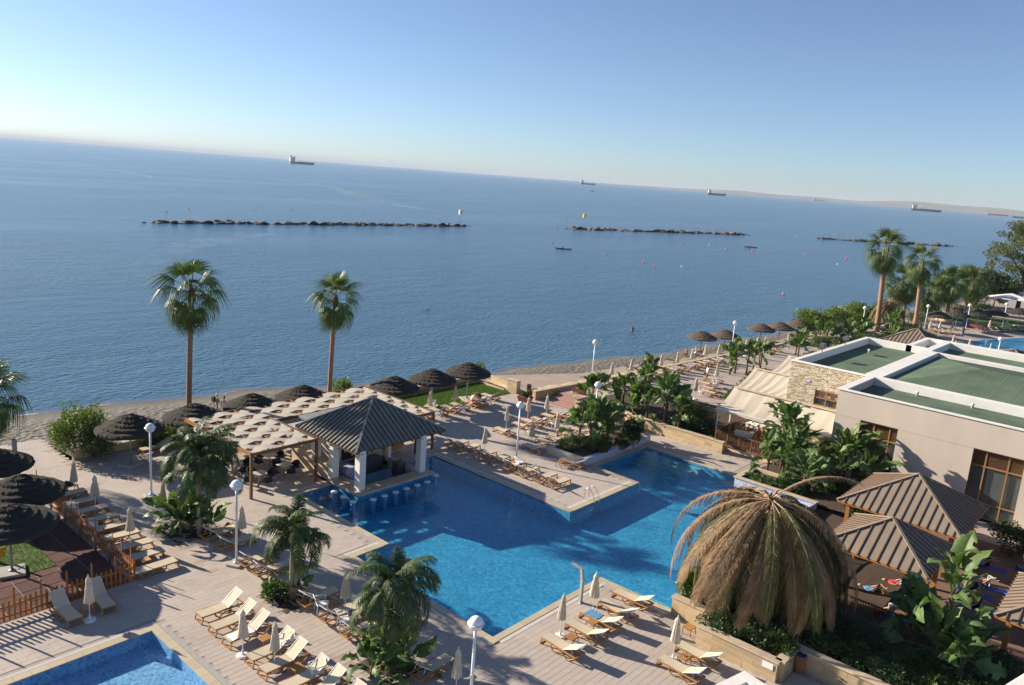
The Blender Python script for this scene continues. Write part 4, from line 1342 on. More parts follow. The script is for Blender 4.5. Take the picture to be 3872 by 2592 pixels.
# tables and dark woven chairs below it
def make_dining_table():
    t = thing('cafe_table', 'table', 'table')
    MB().cbx(-.4, .4, -.4, .4, .71, .74, .008).build('table_top', 'table_top', t)
    MB().tube([(0, 0, .03), (0, 0, .71)], .035, 8).build('stem', 'steel', t, True)
    f = MB()
    f.beam((-.3, -.3, .02), (.3, .3, .02), .05, .035); f.beam((-.3, .3, .022), (.3, -.3, .022), .05, .035)
    f.build('foot', 'steel', t)
    return t
def make_cafe_chair():
    t = thing('woven_chair', 'chair', 'chair')
    MB().cbx(-.24, .24, -.25, .25, .40, .46, .02).build('seat', 'navy_weave', t)
    b = MB(); n = 14
    for i in range(n + 1):
        a = pi * .42 + (2 * pi - pi * .84) * i / n
        h = .66 + .18 * max(0, -cos(a)) ** .7
        b.v.extend([(.26 * cos(a), .27 * sin(a), .42), (.31 * cos(a), .31 * sin(a), h), (.285 * cos(a), .285 * sin(a), h), (.235 * cos(a), .245 * sin(a), .42)])
    for i in range(n):
        for k in range(4):
            b.f.append((4 * i + k, 4 * i + (k + 1) % 4, 4 * i + 4 + (k + 1) % 4, 4 * i + 4 + k))
    b.build('shell', 'navy_weave', t, True)
    for sx in (-1, 1):
        for sy in (-1, 1):
            MB().tube([(sx * .2, sy * .21, .41), (sx * .26, sy * .26, 0)], .014, 6).build('leg', 'steel', t, True)
    return t
CT = Stamp(make_dining_table()); CC = Stamp(make_cafe_chair())
TB = [(-47.4, 26.0, 'far left'), (-44.2, 24.9, 'left of the front post'), (-44.2, 27.4, 'in the middle'), (-42.1, 27.2, 'nearest the bar counter'), (-41.8, 25.2, 'by the front post'), (-47.2, 29.5, 'behind, left of the bar'), (-46.6, 32.6, 'behind the bar'), (-46.6, 35.4, 'at the far end')]
for x, y, lb in TB:
    CT((x, y, 0), R.uniform(-.15, .15), 'square cafe table under the pergola, ' + lb, 'cafe tables')
    for j, (dx, dy, wd) in enumerate([(.75, .05, 'pool'), (-.75, -.05, 'sea'), (.0, .78, 'right'), (.05, -.78, 'left')]):
        if (x, j) in ((-47.4, 1), (-46.6, 2)):
            continue
        CC((x + dx + R.uniform(-.08, .08), y + dy + R.uniform(-.08, .08), 0), atan2(-dy, -dx) + R.uniform(-.3, .3), 'dark woven chair at the cafe table %s, on its %s side' % (lb, wd), 'dark woven cafe chairs')
# ------------------------------------------------------------------ restaurant building with green felt roofs
hb = thing('restaurant_building', 'pinkish plaster restaurant building with green felt roofs and white parapets', 'building')
def part(nm, mt, *bxs, parent=None, cb=None):
    b = MB()
    for t in bxs:
        b.bx(*t)
    return b.build(nm, mt, parent or hb)
ZT, ZR = 6.72, 6.18
WIN = [(-16.56, -14.04), (-9.35, -6.42)]
segs = [(-18.37, WIN[0][0]), (WIN[0][1], WIN[1][0]), (WIN[1][1], 16.)]
part('wall', 'plaster_pink', *[(a, b, 57.6, 58.05, 0, 4.88) for a, b in segs], (-18.37, 16, 57.6, 58.05, 4.88, ZT))
part('wall', 'plaster_pink', (-18.37, -17.9, 58.05, 64.0, 0, ZT))
part('core', 'plaster_pink', (-17.9, 16, 58.6, 90, 0, 6.1))
MB().bx(-18.374, 16, 57.594, 57.6, 4.84, 4.852).build('joint_line', 'reveal_red', hb)
# parapets and the broad white ribs between the roofs
def para(nm, *b):
    MB().cbx(*b, .012).build(nm, 'parapet_white', hb)
para('parapet', -18.45, 16.1, 57.52, 57.78, ZT, ZT + .1); para('parapet', -18.45, -17.85, 57.78, 63.9, ZT, ZT + .102)
part('parapet_back', 'parapet_white', (-17.9, 16, 57.78, 58.06, 6.1, ZT))
para('roof_rib', -18.45, 16, 63.9, 64.55, 6.1, ZT + .10); para('roof_rib', -18.8, -17.5, 64.55, 81.0, 6.1, ZT + .104)
para('roof_rib', -18.8, 16, 81.0, 81.55, 6.1, ZT + .05); para('roof_rib', -18.9, -18.2, 81.55, 88.4, 6.1, ZT + .10)
para('parapet', -20.7, 16, 88.4, 89.4, 6.1, ZT + .1); para('parapet', -20.7, -20.2, 82.3, 88.4, 6.1, ZT + .098)
part('felt_roof', 'roof_felt', (-17.9, 16, 58.06, 63.9, 6.1, ZR)); part('felt_roof', 'roof_felt', (-18.2, 16, 81.55, 88.4, 6.1, ZR)); part('felt_roof', 'roof_felt', (-20.2, -18.9, 82.3, 88.4, 6.0, ZR - .05))
for i in range(22):
    x = -16.6 + 1.15 * i
    part('felt_seam', 'flat_roof', (x, x + .025, 58.1, 63.88, ZR, ZR + .008))
part('felt_seam', 'flat_roof', (-17.8, 16, 62.7, 62.73, ZR + .001, ZR + .010))
for i in range(12):
    x = -16.8 + 1.3 * i
    part('felt_seam', 'flat_roof', (x, x + .02, 81.6, 88.3, ZR, ZR + .008))
# shallow hipped felt roof in the middle
hp = [(-17.45, 64.6), (-17.45, 80.95), (16, 80.95), (16, 64.6)]
rg = [(-12.3, 72.7, 7.48), (16, 72.7, 7.48)]
b = MB(); zb = 6.45
b.poly([(*hp[0], zb), (rg[0]), (*hp[1], zb)][::-1] if False else [(*hp[1], zb), (*hp[0], zb), rg[0]])
b.quad((*hp[0], zb), (*hp[3], zb), rg[1], rg[0])
b.build('hip_felt', 'roof_felt', hb)
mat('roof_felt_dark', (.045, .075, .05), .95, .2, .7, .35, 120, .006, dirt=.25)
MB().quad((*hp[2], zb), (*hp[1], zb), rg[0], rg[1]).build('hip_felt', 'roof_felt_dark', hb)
for i in range(16):
    x = -15.8 + 1.35 * i
    t = min(1, (x + 17.45) / 5.15)
    MB().beam((x, 64.62, zb + .006), (x, 64.6 + 8.1 * t, zb + 1.03 * t + .006), .03, .012).build('felt_seam', 'flat_roof', hb)
# west wing, rubble clad
part('wing_core', 'plaster_cream', (-24.3, -18.8, 64.25, 82.2, 0, 6.1))
part('rubble_wall', 'rubble_cladding', (-24.35, -22.27, 64.0, 64.25, 0, ZT), (-20.42, -18.45, 64.0, 64.25, 0, ZT), (-22.27, -20.42, 64.0, 64.25, 0, 3.5), (-22.27, -20.42, 64.0, 64.25, 4.78, ZT))
part('rubble_wall', 'rubble_cladding', (-24.56, -24.35, 64.0, 82.2, 0, ZT))
para('parapet', -24.62, -18.42, 63.94, 64.3, ZT, ZT + .099); para('parapet', -24.62, -24.2, 64.3, 82.3, 6.1, ZT + .099); para('parapet', -24.62, -18.8, 82.3, 82.75, 6.1, ZT + .097)
part('parapet_back', 'parapet_white', (-24.2, -18.8, 64.25, 64.3, 6.1, ZT))
part('felt_roof', 'roof_felt', (-24.2, -18.8, 64.3, 82.3, 6.1, ZR))
# plaster band under the rubble and behind the awnings
part('wall', 'plaster_cream', (-19.0, -18.37, 62.1, 64.0, 0, 3.9))
for (x, y) in [(-22.6, 77.5), (-14.6, 63.4), (-10.9, 63.4)]:
    MB().lathe([(.09, 0), (.09, .22), (.12, .24), (.12, .32), (.02, .38)], 12, c=(x, y, ZR)).build('vent_pipe', 'ship_white', hb, True)
for (x, y) in [(-24.3, 75.8), (-24.3, 70.0)]:
    s_ = thing('spotlight', 'dark floodlight on the white parapet, %s one' % ('farther' if y > 73 else 'nearer'), 'lamp', (x, y, ZT + .1), 0, 'parapet floodlights')
    MB().tube([(0, 0, 0), (0, 0, .5)], .04, 6).build('bracket', 'appliance', s_)
    MB().cbx(-.22, .22, -.28, .28, .45, .78, .03).build('head', 'appliance', s_)

def window(x0, x1, y, z0, z1, zl, cols, parent, depth=.28):
    """timber window: louvred transom over glazed doors, curtains behind"""
    w = ob('window', None, parent); y1 = y + depth
    part('curtain', 'curtain', (x0, x1, y1 + .12, y1 + .16, z0, zl), parent=w)
    part('backing', 'dark_inside', (x0, x1, y1 + .45, y1 + .5, z0, z1), parent=w)
    fr = MB(); t = .09
    xs = [x0 + (x1 - x0) * c for c in cols]
    for x in xs:
        fr.bx(max(x0, x - t / 2), min(x1, x + t / 2), y1 - .06, y1 + .04, z0, z1)
    for z in (z0 + t / 2, zl, z1 - t / 2):
        fr.bx(x0, x1, y1 - .065, y1 + .045, z - t / 2, z + t / 2)
    if zl - z0 > 2:
        fr.bx(x0, x1, y1 - .05, y1 + .03, z0 + .95, z0 + 1.03)
    fr.build('frame', 'frame_wood', w)
    for a, c in zip(xs, xs[1:]):
        part('pane', 'window_glass', (a + t / 2, c - t / 2, y1 - .005, y1 + .0, z0 + t, zl - t / 2), parent=w)
        n = int((z1 - zl - t) / .075); lv = MB()
        for k in range(n):
            z = zl + t / 2 + .03 + k * .075
            lv.beam((a + t / 2, y1, z), (c - t / 2, y1, z), .05, .012, (0, .7, .7))
        lv.build('louvre', 'frame_wood', w)
    part('reveal', 'reveal_red', (x0 - .012, x0, y - .004, y + .45, z0, z1), (x0, x1, y + .02, y + .45, z1 - .01, z1), parent=w)
    return w
window(-16.56, -14.04, 57.6, .3, 4.88, 3.75, (0, .36, .78, 1), hb)
window(-9.35, -6.42, 57.6, .3, 4.88, 3.75, (0, .26, .70, 1), hb)
window(-22.27, -20.42, 64.0, 3.5, 4.78, 4.15, (0, .5, 1), hb, .1)
MB().bx(-.2, .2, -.02, 0, -.09, .09).build('name_plate', 'ledger_blue', None, loc=(-22.95, 63.98, 5.35))
pl = bpy.context.scene.objects['name_plate']; tag(pl, 'small blue and white plate on the rubble wall', 'sign')
MB().bx(-.15, .15, -.026, -.02, -.05, .05).build('plate_band', 'sign_white', pl)
struct('side_path', MB().quad((-14, 54.4, .06), (16, 54.4, .06), (16, 57.6, .06), (-14, 57.6, .06)), 'paving_far')

# ------------------------------------------------------------------ awnings over the dining deck
def awning(label, corners, n=16, valance=.28):
    """corners: front left, front right, back right, back left"""
    a, b, c, d = [Vector(p) for p in corners]
    t = thing('awning', label, 'awning', (0, 0, 0), 0, 'cream awnings over the restaurant deck')
    m = MB(); ny = 10
    for j in range(ny + 1):
        v = j / ny
        l = a.lerp(d, v); r = b.lerp(c, v)
        for i in range(n * 3 + 1):
            u = i / (n * 3)
            p = l.lerp(r, u)
            m.v.append((p.x, p.y, p.z - .22 * sin(pi * v) + .018 * sin(u * 40) + .012 * sin(u * 97 + 3 * v)))
    w = n * 3 + 1
    for j in range(ny):
        for i in range(n * 3):
            q = j * w + i
            m.f.append((q, q + 1, q + w + 1, q + w))
    m.build('cloth', 'awning', t, True)
    vb = MB(); k = 60
    for i in range(k + 1):
        p = a.lerp(b, i / k)
        vb.v.extend([(p.x, p.y - .02, p.z), (p.x, p.y - .03, p.z - valance + .05 * abs(sin(i * .75)))])
    for i in range(k):
        vb.f.append((2 * i, 2 * i + 1, 2 * i + 3, 2 * i + 2))
    vb.build('valance', 'awning', t)
    MB().beam(a, b, .06, .06).build('front_bar', 'lamp_white', t)
    MB().beam(d + Vector((0, .02, .06)), c + Vector((0, .02, .06)), .10, .16).build('roller', 'awning', t)
    MB().beam(d + Vector((.35, -.12, .0)), c + Vector((0, -.12, .0)), .09, .04).build('roller_shadow', 'wood_dark', t)  # brown strip painting the shadow along the roller
    return t
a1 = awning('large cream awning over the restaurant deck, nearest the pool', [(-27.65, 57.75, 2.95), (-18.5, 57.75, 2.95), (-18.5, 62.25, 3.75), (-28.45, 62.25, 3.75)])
MB().beam((-28.3, 61.9, .35), (-28.3, 61.9, 3.6), .1, .1).build('post', 'plaster_white', a1)
MB().beam((-27.5, 57.85, .35), (-27.5, 57.85, 2.9), .09, .09).build('post', 'plaster_white', a1)
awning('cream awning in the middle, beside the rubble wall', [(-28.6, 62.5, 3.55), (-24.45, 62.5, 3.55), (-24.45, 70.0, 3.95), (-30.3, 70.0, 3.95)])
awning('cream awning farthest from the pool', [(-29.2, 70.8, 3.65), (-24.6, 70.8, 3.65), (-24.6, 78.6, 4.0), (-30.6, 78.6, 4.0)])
# dining deck with railing
dk = thing('dining_deck', 'raised timber dining deck with brown baluster railing', 'deck')
MB().bx(-26.95, -18.4, 56.8, 64, .0, .36).build('base', 'plaster_peach', dk)
MB().bx(-27.05, -18.4, 56.7, 64, .36, .43).build('planking', 'wood_deck', dk)
BAL = MB().cbx(-.018, .018, -.018, .018, 0, .86, .004).mesh('baluster', 'rail_wood')
def railing(parent, p, q, z, h=1.0, every=8, gap=.125, mt='wood'):
    p = Vector((*p, z)); q = Vector((*q, z)); d = q - p; L = d.length; d.normalize()
    n = int(L / gap)
    MB().beam(p + Vector((0, 0, h)), q + Vector((0, 0, h)), .10, .06).build('handrail', mt, parent)
    MB().beam(p + Vector((0, 0, .08)), q + Vector((0, 0, .08)), .05, .06).build('bottom_rail', mt, parent)
    for i in range(n + 1):
        c = p + d * (L * i / n)
        if i % every == 0:
            MB().cbx(-.045, .045, -.045, .045, 0, h + .02, .008).build('post', mt, parent, loc=c, rot=(0, 0, atan2(d.y, d.x)))
        else:
            ob('baluster', BAL, parent, (c.x, c.y, z + .1), (0, 0, atan2(d.y, d.x)), (1, 1, (h - .12) / .86))
railing(dk, (-26.95, 56.78), (-18.6, 56.78), .43, mt='rail_wood')
railing(dk, (-26.97, 56.9), (-26.97, 61.4), .43, mt='rail_wood')
def make_clothed_table():
    t = thing('dining_table', 'table', 'table')
    MB().cbx(-.75, .75, -.45, .45, .70, .75, .03).build('table_top', 'cloth_white', t)
    MB().bx(-.7, .7, -.4, .4, .45, .70).build('cloth_skirt', 'cloth_white', t)
    for sx in (-1, 1):
        for sy in (-1, 1):
            MB().bx(sx * .62 - .03, sx * .62 + .03, sy * .34 - .03, sy * .34 + .03, 0, .46).build('leg', 'wood', t)
    for i in range(4):
        MB().lathe([(.11, .752), (.12, .765), (.0, .766)], 14, c=(-.45 + .3 * i, .2 * (-1) ** i, 0)).build('plate', 'white_plastic', t, True)
    return t
DT = Stamp(make_clothed_table())
for x, y, rz, lb in [(-25.6, 59.0, .3, 'white clothed table on the deck with seated diners'), (-26.0, 62.0, 0, 'white clothed table deep under the awning at left'), (-24.2, 61.9, 0, 'white clothed table deep under the awning at right'), (-22.8, 58.4, .1, 'white clothed table near the broad leaved plant on the deck')]:
    DT((x, y, .43), rz, lb, 'dining tables on the deck')
def make_dining_chair():
    t = thing('dining_chair', 'chair', 'chair')
    MB().cbx(-.22, .22, -.22, .22, .42, .47, .01).build('seat', 'wood', t)
    MB().cbx(-.25, -.21, -.21, .21, .47, 1.05, .01).build('back', 'resin_wood', t)
    for sx in (-1, 1):
        for sy in (-1, 1):
            MB().bx(sx * .2 - .02, sx * .2 + .02, sy * .2 - .02, sy * .2 + .02, 0, .42).build('leg', 'wood', t)
    return t
DCH = Stamp(make_dining_chair())
for i, (x, y, rz) in enumerate([(-26.4, 58.3, .6), (-26.6, 59.0, .3), (-26.5, 59.8, -.2), (-24.8, 58.7, 3.3), (-24.9, 59.6, 3.1), (-24.2, 60.2, 1.5), (-23.9, 57.9, .6), (-23.9, 58.8, .1), (-21.9, 58.7, 3.2)]):
    DCH((x, y, .43), rz, 'wooden dining chair on the deck, %s from the left' % ORD[i], 'dining chairs on the deck')

# ------------------------------------------------------------------ yoga deck and its pavilions
yd = thing('yoga_deck', 'brown timber exercise deck with railing below the ribbed pavilions', 'deck')
MB().bx(-13.2, 10, 38.35, 54.3, -.02, .12).build('planking', 'wood_deck', yd)
for k in range(90):
    pass
railing(yd, (-12.9, 38.5), (-3.4, 38.5), .12, .95, mt='rail_wood')
railing(yd, (-13.0, 38.6), (-13.0, 46.0), .12, .95, mt='rail_wood')
def pavilion(label, x0, x1, y0, y1, ze, za, deck=.12, skin='pav_metal'):
    t = thing('pavilion', label, 'pavilion')
    c = ((x0 + x1) / 2, (y0 + y1) / 2, za)
    hip_roof(t, [(x0, y0), (x1, y0), (x1, y1), (x0, y1)], (c, c), ze, 'pav_seam', skin, 'pav_metal', .44, 'wood', (.05, .06))
    for x in (x0 + .55, x1 - .55):
        for y in (y0 + .55, y1 - .55):
            MB().cbx(x - .11, x + .11, y - .11, y + .11, deck, ze + .15, .01).build('post', 'wood', t)
    for x in (x0 + .55, x1 - .55):
        MB().beam((x, y0 + .3, ze - .14), (x, y1 - .3, ze - .14), .12, .2).build('beam', 'wood', t)
    for y in (y0 + .55, y1 - .55):
        MB().beam((x0 + .3, y, ze - .145), (x1 - .3, y, ze - .145), .12, .2).build('beam', 'wood', t)
    return t
pavilion('ribbed brown hip roofed pavilion against the restaurant wall', -14.0, -7.3, 46.75, 53.5, 2.6, 4.45)
pavilion('ribbed brown pavilion right behind the withered palm', -12.5, -7.3, 40.1, 45.4, 2.6, 4.05)
pavilion('ribbed pavilion cut by the right picture edge', -4.25, 2.0, 38.8, 44.6, 2.6, 4.2)
pavilion('ribbed pavilion cut off at the right below the door', -4.4, 2.0, 46.9, 53.5, 2.6, 4.4)
pavilion('distant ribbed pavilion roof behind the green felt roof', -30.8, -24.0, 108.8, 117, 2.6, 4.3)
pavilion('distant ribbed pavilion roof by the far pool', -19, -12.8, 105, 117, 2.6, 4.0)

# ------------------------------------------------------------------ edges of the hotel itself
cf = thing('canopy_frame', 'white flat frame of a canopy at the bottom edge', 'canopy', (-10.19, 26.52, 2.5), radians(-12.5))
MB().cbx(0, 6.5, -.5, 0, -.22, 0, .01).build('beam', 'plaster_white', cf)
MB().cbx(0, .5, -6.5, -.502, -.22, 0, .01).build('beam', 'plaster_white', cf)
for x, y in ((.25, -.25), (.25, -6.2), (6.2, -.25)):
    MB().bx(x - .12, x + .12, y - .12, y + .12, -2.5, -.22).build('post', 'plaster_white', cf)
bal = thing('balcony_parapet', 'white balcony parapet at the bottom right corner', 'balcony', (-.3327, 3.796, 18.0), atan2(.1975, .0502))
MB().cbx(-3, 5, -1.2, 0, -.25, 0, .01).build('slab', 'plaster_white', bal)
# ------------------------------------------------------------------ picket fence round the playground
pk = MB()
for (x0, x1, z0, z1) in [(-.045, .045, 0, .98)]:
    pk.add([(-.045, -.012, 0), (.045, -.012, 0), (.045, .012, 0), (-.045, .012, 0), (-.045, -.012, .93), (.045, -.012, .93), (.045, .012, .93), (-.045, .012, .93),
            (-.02, -.012, 1.0), (.02, -.012, 1.0), (.02, .012, 1.0), (-.02, .012, 1.0)],
           [(0, 1, 5, 4), (1, 2, 6, 5), (2, 3, 7, 6), (3, 0, 4, 7), (4, 5, 9, 8), (5, 6, 10, 9), (6, 7, 11, 10), (7, 4, 8, 11), (8, 9, 10, 11), (3, 2, 1, 0)])
pk_me = pk.mesh('picket', 'wood_picket')
def fence(label, p, q, rail_side=1, tall_every=5, gap=.205):
    p = Vector((*p, 0)); q = Vector((*q, 0)); d = q - p; L = d.length; d.normalize(); ang = atan2(d.y, d.x)
    t = thing('picket_fence', label, 'fence', p, ang)
    n = int(L / gap)
    for z in (.28, .72):
        MB().bx(0, L, .015 * rail_side if rail_side > 0 else -.05, .05 if rail_side > 0 else -.015, z - .04, z + .04).build('rail', 'wood_picket', t)
    for i in range(n + 1):
        tall = i % tall_every == 2
        ob('picket', pk_me, t, (L * i / n, 0, .04), None, (1, 1, (1.52 if tall else R.uniform(.93, 1.0)) * (1 if tall else 1)))
    return t
fence('wooden picket fence facing the paddling pool', (-35.0, 3.0), (-35.0, 14.6))
fence('shaded wooden picket fence behind the flat loungers', (-35.05, 14.66), (-48.5, 14.66))
pst = MB()
for i, x in enumerate((-37.4, -39.1, -41.1, -43.1, -45.1, -47.0)):
    o = thing('steel_post', 'grey round topped post along the shaded fence, %s from the near corner' % ORD[i], 'post', (x, 14.45, 0), 0, 'grey posts along the fence')
    MB().lathe([(.06, 0), (.06, 1.02), (.045, 1.06), (.01, 1.08)], 10).build('tube', 'grey_metal', o, True)
# spring rider toy
sr = thing('spring_rider', 'yellow spring rocker with a blue seat under the umbrella', 'toy', (-40.9, 10.6, .03), .5)
sp_ = [(.09 * cos(a * .7), .09 * sin(a * .7), .02 + .30 * a / 40) for a in range(0, 41)]
MB().tube(sp_, .016, 5).build('spring', 'appliance', sr, True)
b = MB()
prof = [(-.55, .30), (-.6, .42), (-.45, .46), (-.2, .42), (.1, .42), (.22, .52), (.26, .72), (.40, .80), (.62, .92), (.66, .88), (.50, .72), (.46, .60), (.52, .42), (.42, .30), (.1, .28), (-.3, .28)]
n = len(prof)
b.add([(x, -.05, z) for x, z in prof] + [(x, .05, z) for x, z in prof], [tuple(range(n)), tuple(range(2 * n - 1, n - 1, -1))] + [(i, n + i, n + (i + 1) % n, (i + 1) % n) for i in range(n)])
b.build('body', 'toy_yellow', sr)
MB().cbx(-.3, .08, -.14, .14, .44, .52, .03).build('seat', 'toy_blue', sr)
MB().tube([(.3, -.2, .66), (.3, .2, .66)], .018, 6).build('handle', 'appliance', sr, True)
# tall bluish post at the beach access and a beach shower
bp_ = thing('access_post', 'tall bluish grey post at the beach access on the far left', 'post', (-51.6, 14.7, 0))
MB().cbx(-.14, .14, -.10, .10, 0, 2.35, .02).build('column', 'hull_grey', bp_)
MB().tube([(-.1, -.1, 1.9), (-.35, -.15, 2.0), (-.5, -.2, 1.75)], .03, 6).build('arm', 'lamp_white', bp_, True)
# pool shower
sh = thing('pool_shower', 'grey metal pool shower with bent neck at the pool corner', 'shower', (-19.76, 29.34, 0), radians(165))
sh_b = MB()
sh_b.cbx(-.09, .09, -.06, .06, 0, 1.25, .01)
sh_b.build('column', 'grey_metal', sh)
MB().beam((0, 0, 1.22), (.12, 0, 1.72), .12, .16, (1, 0, 0)).build('neck', 'grey_metal', sh)
MB().add([(.05, -.06, 1.70), (.05, .06, 1.70), (.75, .10, 1.66), (.95, 0, 1.63), (.75, -.10, 1.66), (.05, -.06, 1.74), (.05, .06, 1.74), (.75, .10, 1.70), (.95, 0, 1.66), (.75, -.10, 1.70)],
         [(4, 3, 2, 1, 0), (5, 6, 7, 8, 9), (0, 1, 6, 5), (1, 2, 7, 6), (2, 3, 8, 7), (3, 4, 9, 8), (4, 0, 5, 9)]).build('head', 'pav_metal', sh)
MB().cbx(-.16, .16, -.14, .14, 0, .02, .004).build('foot_plate', 'grey_metal', sh)
# pool ladder rails
ld = thing('pool_ladder', 'curved steel pool ladder at the edge of the sunbed terrace', 'ladder', (-26.6, 40.1, 0))
for s in (-1, 1):
    MB().tube([(-.75, s * .27, 0), (-.74, s * .27, .55), (-.66, s * .27, .74), (-.5, s * .27, .80), (-.28, s * .27, .74), (-.05, s * .27, .45), (.12, s * .27, -.1), (.12, s * .27, -.9)], .022, 8).build('rail', 'steel', ld, True)
for k in range(3):
    MB().bx(.09, .17, -.25, .25, -.25 - .27 * k, -.22 - .27 * k).build('rung', 'steel', ld)
# slatted bins
def make_bin():
    t = thing('litter_bin', 'bin', 'bin')
    for i in range(14):
        a = 2 * pi * i / 14
        MB().beam((.17 * cos(a), .17 * sin(a), .10), (.22 * cos(a), .22 * sin(a), .82), .055, .018, (cos(a), sin(a), 0)).build('slat', 'wood', t)
    MB().lathe([(.17, 0), (.19, .04), (.08, .06), (.06, .10)], 16).build('foot', 'appliance', t, True)
    MB().lathe([(.15, .12), (.195, .80), (.225, .84), (.21, .86), (.18, .80)], 18).build('liner', 'liner_blue', t, True)
    return t
BN = Stamp(make_bin())
BN((-9.95, 32.0, 0), 0, 'slatted wooden bin with blue liner at the planter wall', 'slatted bins')
BN((-38.95, 54.75, 0), 0, 'slatted wooden bin at the round fronted planter', 'slatted bins')
BN((-45.9, 56.0, 0), 0, 'slatted wooden bin behind the gate pier', 'slatted bins')
BN((-40.2, 103.5, 0), 0, 'distant brown bin at the far end of the sea wall', 'slatted bins')
# dark sling loungers by the beach
def make_wicker():
    t = thing('beach_lounger', 'lounger', 'sun lounger')
    MB().tube([(0, -.32, .30), (-.12, -.25, .38), (-.15, 0, .40), (-.12, .25, .38), (0, .32, .30)], .022, 6).build('foot_hoop', 'wicker_frame', t, True)
    for s in (-1, 1):
        MB().tube([(0, s * .32, .30), (.6, s * .34, .26), (1.25, s * .34, .30), (1.75, s * .30, .72)], .022, 6).build('rail', 'wicker_frame', t, True)
        MB().tube([(.25, s * .33, .28), (.3, s * .35, 0)], .02, 6).build('leg', 'wicker_frame', t, True)
        MB().tube([(1.3, s * .33, .30), (1.35, s * .35, 0)], .02, 6).build('leg', 'wicker_frame', t, True)
    MB().cbx(.02, 1.25, -.30, .30, .26, .285, .01).build('seat', 'wicker', t)
    MB().beam((1.25, 0, .30), (1.72, 0, .70), .58, .02).build('backrest', 'wicker', t)
    return t
WK = Stamp(make_wicker())
for i, (x, y) in enumerate([(-46.4, 73.2), (-46.0, 77.5), (-45.7, 80.8), (-45.5, 84.6), (-45.2, 86.4), (-43.6, 99.5), (-43.4, 102.4), (-43.1, 105.4), (-42.8, 108.2), (-42.5, 110.6)]):
    WK((x, y, 0 if y < 95 else -.08), R.uniform(-.2, .5), 'dark framed beach lounger on the promenade, %s from the left' % ORD[i], 'dark beach loungers')
bg_ = thing('travel_bag', 'dark bag lying on the first flat lounger by the fence', 'bag', (-47.55, 16.2, .35), .4)
b = MB(); b.lathe([(.02, .0), (.22, .02), (.26, .10), (.20, .18), (.05, .22)], 14, rad=lambda i, k: 1 + .35 * cos(4 * pi * k / 14) * .6 + .1 * sin(k * 2.1))
b.build('body', 'navy_weave', bg_, True); MB().tube([(-.1, -.12, .2), (0, -.14, .34), (.1, -.12, .2)], .012, 5).build('strap', 'cloth_black', bg_, True)
tw = thing('towel', 'white towel hung over the lawn lounger beside the couple', 'towel', (-46.0, 50.1, 0))
MB().cbx(-.45, .45, -.32, .32, .44, .50, .03).build('folded_cloth', 'towel', tw); MB().bx(-.43, .43, -.34, -.31, .16, .45).build('hanging_end', 'towel', tw)
# terracotta troughs with plants at the gate
# background shelters
def tent(x, y, w, h, label):
    t = thing('sail_tent', label, 'tent', (x, y, 0), .3)
    MB().add([(-w, -w * .7, h), (w, -w * .7, h), (w, w * .7, h), (-w, w * .7, h), (0, 0, h + 1.1)], [(0, 1, 4), (1, 2, 4), (2, 3, 4), (3, 0, 4)]).build('roof', 'cloth_white', t)
    for sx in (-1, 1):
        for sy in (-1, 1):
            MB().beam((sx * w, sy * w * .7, 0), (sx * w, sy * w * .7, h), .08, .08).build('pole', 'steel', t)
tent(-29.0, 186.0, 4.0, 3.2, 'white tent roof near the right edge behind the umbrellas')
tent(-31.2, 196.0, 4.0, 3.4, 'white tent roof farther back under the tall tree')
for x, y, lb in [(-29.8, 199, 'tall bare pole near the right edge'), (-32.6, 190, 'thin leaning pole before the dark tree')]:
    t = thing('mast', lb, 'pole', (x, y, 0)); MB().tube([(0, 0, 0), (.3, 0, 7)], [.14, .1], 8).build('shaft', 'wood', t, True)
fl_ = lawn('far_lawn', -36, -22, 160.2, 178, 100, 'bright distant lawn behind the far thatched umbrellas')
stone_wall('far_wall', 'distant limestone wall at the edge of the far lawn', (-30.6, 158.0), (-27.4, 158.6), .8, bl=2.0, ch=.4)
stone_wall('far_wall', 'distant limestone wall with steps left of the far umbrellas', (-36, 159.5), (-33, 158.4), .9, bl=2.0, ch=.45)
tk = thing('trough', 'reddish brown square trough at a far umbrella foot', 'planter', (-28.7, 155.9, .02)); MB().cbx(-1, 1, -.5, .5, 0, .6, .02).build('box', 'terracotta', tk)
bl_ = thing('blue_column', 'pale blue slanted column on the far lawn', 'column', (-30.9, 157.5, 0)); MB().beam((0, 0, 0), (.2, 0, 2.8), .45, .45).build('shaft', 'toy_blue', bl_)
# ------------------------------------------------------------------ leaves
def fan_leaf(seed, L=1.15, pet=1.25, n=26, droop=.5, spread=2.0):
    rr = random.Random(seed); b = MB()
    bow = [(pet * i / 4, 0, -.10 * (i / 4) ** 2) for i in range(5)]
    b.tube(bow, [.028, .024, .02, .018, .015], 4, False)
    c = Vector(bow[-1])
    for i in range(n):
        a = -spread + 2 * spread * i / (n - 1)
        l = L * (1 - .30 * (abs(a) / spread) ** 2) * rr.uniform(.92, 1.06)
        d = Vector((cos(a), sin(a), 0)); sd = Vector((-sin(a), cos(a), .28 * (1 if i % 2 else -1))).normalized()
        pts, ws = [], []
        dr = droop * rr.uniform(.8, 1.25)
        for t in (0.02, .35, .62, .82, 1.0):
            dz = -dr * max(0, t - .45) ** 1.5 * l * 1.9 - .06 * t
            pts.append(c + d * l * t * (1 - .18 * dr * max(0, t - .5)) + Vector((0, 0, dz)))
            ws.append(l * (.5 * spread * 2 / n) * (t if t < .5 else .5 * (1.04 - t) / .54 * 1.0) * .95 + .003)
        b.ribbon(pts, ws, [sd] * 5)
    return b
